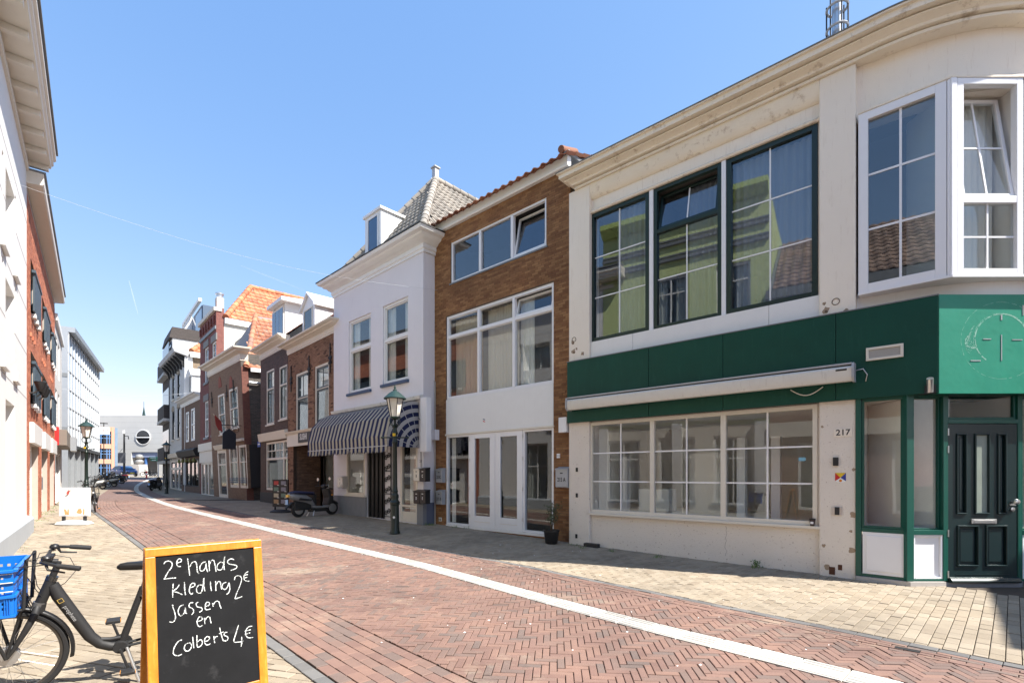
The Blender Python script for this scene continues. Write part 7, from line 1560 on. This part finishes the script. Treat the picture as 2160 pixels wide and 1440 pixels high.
# ================================================================== scooters and motor bikes
def scooter(M, lab, body_m, seat_m, group=None, trim=None):
    trim = trim or body_m
    P = thing('scooter', lab, 'scooter', M, group=group); r = .235; L_ = 1.28
    for cx in (0, -L_):
        w = MB().lathe([(r - .09, -.05), (r - .03, -.055), (r, -.03), (r, .03), (r - .03, .055), (r - .09, .05)], (cx, 0, r), 28, ax='y').build('wheel', RUBBER, P, smooth=2); MB().lathe([(.05, -.06), (.13, -.057), (.15, -.052), (.15, .052), (.13, .057), (.05, .06)], (cx, 0, r), 18, ax='y').build('rim', STEEL, w, smooth=2)
    q = MB(); n = 12; secs = [(-1.62, .05, .72, .06), (-1.5, .12, .68, .11), (-1.25, .15, .62, .15), (-1.0, .15, .56, .17), (-.82, .13, .46, .16), (-.72, .12, .33, .10)]
    for xx, w_, zc, h_ in secs:
        for k in range(n): a = 2 * pi * k / n; q.v.append((xx, w_ * cos(a), zc + h_ * sin(a)))
    q.f = [(i * n + j, i * n + (j + 1) % n, (i + 1) * n + (j + 1) % n, (i + 1) * n + j) for i in range(len(secs) - 1) for j in range(n)] + [tuple(range(n))[::-1], tuple(range((len(secs) - 1) * n, len(secs) * n))]; q.build('tail_fairing', trim, P, smooth=True)
    MB().prism([(-.85, -.16, .27), (-.25, -.16, .25), (-.12, -.16, .34), (-.2, -.16, .36), (-.3, -.16, .31), (-.85, -.16, .35)], (0, .32, 0)).build('footboard', trim, P, bev=.02)
    MB().prism([(-.85, -.13, .14), (-.25, -.13, .14), (-.2, -.13, .24), (-.85, -.13, .26)], (0, .26, 0)).build('belly', BLACKM, P, bev=.02)
    MB().prism([(-.22, -.17, .33), (-.08, -.19, .42), (-.02, -.16, .62), (-.20, -.15, .92), (-.27, -.15, .9), (-.20, -.17, .6), (-.28, -.17, .36)], (0, .34, 0)).build('leg_shield', BLACKM, P, bev=.03)
    MB().prism([(-.005, -.10, .42), (.04, -.08, .6), (-.1, -.09, .88), (-.06, -.1, .6)], (0, .2, 0)).build('front_panel', BLACKM, P, bev=.02)
    q = MB(); secs = [(-1.58, .07, .77), (-1.45, .12, .80), (-1.15, .14, .79), (-.9, .13, .77), (-.72, .10, .76), (-.66, .05, .72)]
    for xx, w_, zc in secs:
        for k in range(n): a = 2 * pi * k / n; q.v.append((xx, w_ * cos(a), zc + .055 * sin(a)))
    q.f = [(i * n + j, i * n + (j + 1) % n, (i + 1) * n + (j + 1) % n, (i + 1) * n + j) for i in range(len(secs) - 1) for j in range(n)] + [tuple(range(n))[::-1], tuple(range((len(secs) - 1) * n, len(secs) * n))]; q.build('seat', seat_m, P, smooth=True)
    MB().box(-.78, -.66, -.11, .11, .36, .72).build('under_seat', BLACKM, P, bev=.02); MB().box(-1.45, -.85, -.1, .1, .22, .5).build('engine', BLACKM, P, bev=.03); MB().tube([(-.8, .15, .26), (-1.1, .17, .28), (-1.5, .17, .36)], [.03, .05, .06], 10).build('exhaust', BLACKM, P, smooth=2)
    MB().tube([(-.0, 0, r), (-.1, 0, .5), (-.27, 0, .98)], .035, 10).build('fork', BLACKM, P, smooth=2); fg = MB().lathe([(r + .02, -.06), (r + .045, 0), (r + .02, .06)], (0, 0, r), 30, ax='y'); fg.f = [f for f in fg.f[:-2] if all(fg.v[i][2] > r + .08 for i in f)]; fg.build('front_mudguard', body_m, P, smooth=True).modifiers.new('s', 'SOLIDIFY').thickness = .006
    hb = MB().prism([(-.34, -.1, .92), (-.18, -.1, .94), (-.14, -.08, 1.02), (-.28, -.1, 1.06), (-.36, -.1, 1.0)], (0, .2, 0)).build('handlebar_cowl', BLACKM, P, bev=.03); MB().tube([(-.38, -.34, 1.0), (-.3, -.1, 1.01), (-.3, .1, 1.01), (-.38, .34, 1.0)], .016, 8).build('handlebar', BLACK, P, smooth=2)
    MB().lathe([(.07, 0), (.075, .02), (.02, .03)], (-.15, 0, .97), 14, ax='x').build('headlight', mat('lens', (.7, .7, .7), .1), P)
    for s in (-1, 1): m_ = MB().tube([(-.34, s * .24, 1.02), (-.3, s * .28, 1.14), (-.29, s * .30, 1.2)], .007, 6).build('mirror_stalk', BLACK, P); MB().lathe([(.055, 0), (.06, .012), (.04, .03)], (-.29, s * .33, 1.23), 14, ax='x').build('mirror', STEEL, m_)
    MB().box(-1.66, -1.6, -.06, .06, .66, .74).build('tail_light', mat('tail_amber', (.8, .5, .1), .3), P); MB().box(-1.68, -1.66, -.06, .06, .42, .58).build('number_plate', mat('plate_blue', (.3, .5, .8), .4), P); MB().prism([(-1.5, -.05, .5), (-1.72, -.05, .32), (-1.68, -.05, .3), (-1.4, -.05, .46)], (0, .1, 0)).build('rear_mudguard', BLACKM, P)
    MB().tube([(-.75, -.1, .22), (-.85, -.18, .0)], .018, 6).tube([(-.75, .1, .22), (-.85, .18, .0)], .018, 6).build('centre_stand', STEEL, P)
    for s in (-1, 1): MB().prism([(-1.35, s * .155, .55), (-.9, s * .165, .50), (-.85, s * .16, .56), (-1.3, s * .15, .62)], (0, s * .004, 0)).build('side_decal', body_m, P); MB().box(-.12, -.06, s * .17 - .01, s * .17 + .01, .66, .71).build('indicator', mat('amber', (.75, .28, .02), .3), P)
    return P
DKB = mat('black_fairing', (.03, .03, .034), .3); SILV = mat('silver_trim', (.26, .26, .265), .35, .2, var=.08)
SCW = mat('silver_white_fairing', (.62, .62, .60), .3, var=.05); SEATB = mat('seat_navy', (.015, .018, .06), .55)
ra, fa = (-7.02, 16.1), (-6.28, 17.2)
hd = atan2(fa[1] - ra[1], fa[0] - ra[0]); sc1 = scooter(T_((fa[0], fa[1], g(17))) @ Matrix.Rotation(hd, 4, 'Z') @ Matrix.Rotation(radians(-3), 4, 'X'), 'black and silver scooter parked before the sushi shop', DKB, SEATB, trim=SILV)
X, Y = G(178, 1031); sc2 = dup(sc1, T_((X, Y, g(Y))) @ Matrix.Rotation(radians(200), 4, 'Z'), 'white scooter parked behind the green lamp post', 'scooters and bikes parked by the office', swap={'seat_navy': BLACKM, 'black_fairing': SCW, 'silver_trim': SCW})
RDB = mat('dark_red_fairing', (.16, .02, .03), .3)
for i, (px, py, rot, mm, lab) in enumerate(((207, 1026, 195, SCW, 'silver scooter second in the row by the office'), (224, 1020, 205, DKB, 'black scooter in the row beyond white scooter'), (236, 1015, 190, RDB, 'dark red scooter nearest the blue car'))):
    X, Y = G(px, py); dup(sc1, T_((X, Y, g(Y))) @ Matrix.Rotation(radians(rot), 4, 'Z'), lab, 'scooters and bikes parked by the office', swap={'black_fairing': mm, 'silver_trim': mm, 'seat_navy': BLACKM})
def rbike(px, py, rot, lab, grp, lean=3):
    X, Y = G(px, py); return dup(bike, T_((X, Y, g(Y))) @ Matrix.Rotation(radians(rot), 4, 'Z') @ Matrix.Rotation(radians(lean), 4, 'X'), lab, grp)
rbike(201, 1080, 311, 'dark bicycle half hidden by the white poster sign', None); bike['group'] = 'parked bicycles'
rbike(181, 1062, 128, 'bicycle leaning at the green lamp post behind poster sign', 'parked bicycles')
for i, (px, py, rot) in enumerate(((192, 1029, 230), (197, 1026, 60), (203, 1024, 235), (210, 1022, 70), (217, 1020, 240), (222, 1018, 50), (229, 1016, 235), (240, 1013, 60))):
    rbike(px, py, rot + ru(-8, 8), 'dark bicycle crowded among scooters in front of the office', 'bicycles crowded by the office')
rbike(312, 1005, 180, 'bicycle standing before the civic building entrance', 'parked bicycles'); rbike(320, 1005, 10, 'bicycle beside the green finger signpost', 'parked bicycles')
X, Y = G(338, 1033); dup(sc1, T_((X, Y, g(Y))) @ Matrix.Rotation(radians(100), 4, 'Z'), 'dark scooter at the foot of umber apartment block', None, swap={'silver_trim': DKB})
# ================================================================== blue car
X, Y, Z = (262 - 1080) / F * 68, 68, g(68); CARB = mat('blue_car_paint', (.012, .06, .22), .22, .3, var=.03)
P = thing('parked_car', 'dark blue car parked at far end of street', 'car', loc=(X, Y, Z), rz=radians(-28))
q = MB(); sec = [(-2.1, .55, .78, .60), (-2.0, .35, .9, .78), (-1.5, .3, .98, .86), (-.6, .28, .98, .88), (.6, .28, .97, .88), (1.3, .3, .92, .86), (1.9, .36, .82, .78), (2.1, .48, .7, .62)]
for xx, z0, z1, hw in sec: q.v += [(xx, -hw + .06, z0), (xx, -hw, (z0 + z1) / 2), (xx, -hw + .05, z1), (xx, hw - .05, z1), (xx, hw, (z0 + z1) / 2), (xx, hw - .06, z0)]
q.f = [(i * 6 + j, i * 6 + (j + 1) % 6, i * 6 + 6 + (j + 1) % 6, i * 6 + 6 + j) for i in range(7) for j in range(6)] + [tuple(range(6))[::-1], tuple(range(42, 48))]; q.build('body', CARB, P, smooth=2)
q = MB(); 
for xx, z1, hw in ((-1.75, .97, .78), (-1.1, 1.42, .62), (.1, 1.47, .62), (.55, 1.4, .6), (1.15, .95, .76)): q.v += [(xx, -hw, z1), (xx, hw, z1)]
q.v += [(-1.75, -.8, .9), (-1.75, .8, .9), (1.15, -.8, .9), (1.15, .8, .9)]; q.f = [(2 * i, 2 * i + 2, 2 * i + 3, 2 * i + 1) for i in range(4)] + [(0, 2, 4, 6, 8, 12, 10), (1, 11, 13, 9, 7, 5, 3)]; cab = q.build('cabin', CARB, P)
MB().quad((.6, -.54, 1.37), (1.1, -.68, 1.0), (1.1, .68, 1.0), (.6, .54, 1.37)).build('windscreen', PANE_B, P, T_((.03, 0, .02))); MB().quad((-1.15, -.56, 1.38), (-1.15, .56, 1.38), (-1.68, .7, 1.02), (-1.68, -.7, 1.02)).build('rear_window', PANE_D, P, T_((-.03, 0, .02)))
for s in (-1, 1): MB().quad((-1.45, s * .76, .99), (.95, s * .765, .99), (.45, s * .64, 1.36), (-1.0, s * .65, 1.38)).build('side_window', PANE_D, P, T_((0, s * .02, 0)))
for cx in (-1.3, 1.3):
    for s in (-1, 1): w = MB().lathe([(.2, -.1), (.32, -.11), (.34, -.08), (.34, .08), (.32, .11), (.2, .1)], (cx, s * .78, .34), 24, ax='y').build('wheel', RUBBER, P, smooth=2); MB().lathe([(.05, -.115), (.21, -.11), (.21, .11), (.05, .115)], (cx, s * .78, .34), 16, ax='y').build('rim', STEEL, w)
for s in (-1, 1): MB().box(1.95, 2.09, s * .55 - .14, s * .55 + .14, .62, .72).build('headlight', mat('lens', (.7, .7, .7), .1), P); MB().box(-2.11, -2.0, s * .55 - .14, s * .55 + .14, .7, .8).build('tail_light', RED, P); MB().box(.75, .95, s * .9 - .08, s * .9 + .08, .98, 1.1).build('wing_mirror', CARB, P)
MB().box(2.08, 2.12, -.25, .25, .45, .56).build('number_plate', mat('plate_yellow', (.75, .6, .05), .5), P); MB().box(2.05, 2.1, -.5, .5, .38, .44).build('grille', BLACKM, P)
# ================================================================== menu stand and weeds
X, Y = G(592, 1080); ms = thing('menu_stand', 'black menu stand with food pictures beside the sushi shop', 'sign board', loc=(X, Y, g(Y)), rz=radians(-20))
q = MB().lathe([(.42, 0), (.42, .04), (.3, .09), (.02, .1)], n=20); q.v = [(a, b * .7, c) for a, b, c in q.v]; q.build('base', BLACKM, ms, smooth=2); MB().box(-.28, -.24, -.02, .02, .08, .25).box(.24, .28, -.02, .02, .08, .25).build('leg', BLACKM, ms)
pn = MB().box(-.36, .36, -.03, .03, .2, 1.2).build('panel', BLACKM, ms, bev=.012)
for j in range(4):
    for i in (-1, 1):
        m = mat('food_print', ((.35, .22, .12), (.2, .2, .25), (.4, .04, .04), (.12, .2, .16), (.45, .4, .3))[int(ru(0, 5))], .5, var=.6, vs=30); z = 1.08 - j * .225; MB().box(i * .17 - .12, i * .17 + .1, -.034, -.0305, z - .08, z + .06).build('food_picture', m, pn); MB().box(i * .17 + .04, i * .17 + .13, -.036, -.0345, z - .1, z - .085).build('price_print', WINK, pn)
GRASS = piece_mat('weed_green', [(0, (.05, .10, .02)), (.5, (.09, .17, .035)), (1, (.16, .22, .06))], .7, bmp=0)
def weeds(pts, n, h, lab, nm='weeds', spread=.15):
    q = MB()
    for X, Y in pts:
        for i in range(n):
            a, b = X + random.gauss(0, spread), Y + random.gauss(0, spread); z = g(b); d = V((ru(-1, 1), ru(-1, 1), ru(.6, 2))).normalized() * h * ru(.4, 1.1); w = V((ru(-1, 1), ru(-1, 1), 0)).normalized() * h * .055; p = V((a, b, z - .01)); q.add([p - w, p + w, p + d * .6 + w * .8, p + d, p + d * .6 - w * .8], [(0, 1, 2, 3, 4)])
    o = q.build(nm, GRASS); o['kind'] = 'stuff'; return o
def lerp2(a, b, n): return [(a[0] + (b[0] - a[0]) * t / n, a[1] + (b[1] - a[1]) * t / n) for t in range(n + 1)]
weeds([G(*p) for p in ((60, 1112), (95, 1085), (107, 1078), (112, 1072), (118, 1068), (122, 1064), (125, 1060), (128, 1056), (104, 1081), (80, 1098), (86, 1093))], 60, .07, '', 'pavement_weeds', .13)
weeds([G(*p) for p in ((135, 1047), (140, 1045), (150, 1042), (130, 1048))], 90, .14, '', 'fence_grass', .3)
weeds([G(50, 1155), G(55, 1160), G(75, 1190), G(20, 1300)], 16, .05, '', 'joint_weeds', .06)
weeds([G(*p) for p in ((905, 1107), (910, 1108), (902, 1106), (1211, 1150), (1225, 1155), (1290, 1163), (1390, 1175), (1594, 1197), (1600, 1196), (1032, 1112), (960, 1112), (985, 1114), (1070, 1122))], 14, .10, '', 'wall_weeds', .05)
for (px, py, n, h, lab) in ((908, 1104, 40, .22, 'leafy weed at the foot of lavender house corner'), (1020, 1108, 14, .2, 'small dark weed sprouting before white double doors'), (1594, 1196, 16, .12, 'tiny green weed under the cream shop window')):
    X, Y = G(px, py); w = thing('weed', lab, 'weed', loc=(X, Y, g(Y))); st = MB(); lf = MB()
    for i in range(4): tp = V((ru(-.5, .5) * h, ru(-.5, .5) * h, h * ru(.6, 1))); st.tube([(0, 0, -.01), tp * .5, tp], .004, 5); sprig(lf, (0, 0, .02), tp, n // 2, .05, .03)
    st.build('stem', GRASS, w); lf.build('leaves', GRASS, w)
# a little litter on the paving
q = MB()
for i in range(60):
    X, Y = ru(-3, 4), ru(4, 11); s = ru(.006, .016); z = g(Y) + .002; q.add([(X - s, Y, z), (X, Y - s * .7, z), (X + s, Y + .003, z), (X, Y + s * .6, z + s * .4)], [(0, 1, 2, 3)])
o = q.build('paper_litter', WINK); o['kind'] = 'stuff'
dr = G(1914, 1369); t = thing('gutter_hole', 'dark gap in gutter paving beside grey kerb stones', 'drain', loc=(dr[0], dr[1], g(dr[1])), rz=radians(-43)); MB().box(-.09, .09, -.035, .035, -.01, .004).build('opening', BLACKM, t)

# faint vapour trails high over the street
def trail_mat():
    m = bpy.data.materials.new('vapour'); m.use_nodes = True; n = m.node_tree; n.nodes.clear(); L = n.links.new
    o = N(n, 'ShaderNodeOutputMaterial'); mx = N(n, 'ShaderNodeMixShader'); mx.inputs[0].default_value = .08; L(N(n, 'ShaderNodeBsdfTransparent').outputs[0], mx.inputs[1]); L(N(n, 'ShaderNodeBsdfDiffuse').outputs[0], mx.inputs[2]); L(mx.outputs[0], o.inputs[0]); return m
VAP = trail_mat()
for (a, b, lab) in (((508, 560), (640, 612), 'faint white vapour trail above the dormers in blue sky'), ((272, 592), (291, 662), 'short faint vapour trail over the far end of street')):
    p, q_ = [V(((u - 1080) / F * 1300, 1300, H + (1000 - v) / F * 1300)) for u, v in (a, b)]; t = thing('vapour_trail', lab, 'vapour trail', loc=p); MB().tube([(0, 0, 0), (q_ - p) * .5, q_ - p], [.9, 1.5, .8], 6).build('vapour', VAP, t, smooth=True)
# lettering becomes plain meshes
bpy.context.view_layer.update(); dg = bpy.context.evaluated_depsgraph_get(); done = {}
for o in [o for o in S.objects if o.type == 'FONT']:
    if o.data not in done: done[o.data] = bpy.data.meshes.new_from_object(o.evaluated_get(dg), depsgraph=dg)
    nm, par, ml = o.name, o.parent, o.matrix_local.copy(); cu_ = o.data
    o.name = 'old'; m_ = bpy.data.objects.new(nm, done[cu_]); C.objects.link(m_); m_.parent = par; m_.matrix_local = ml
    if not m_.data.materials: m_.data.materials.append(cu_.materials[0])
    C.objects.unlink(o)
    bpy.data.objects.remove(o)
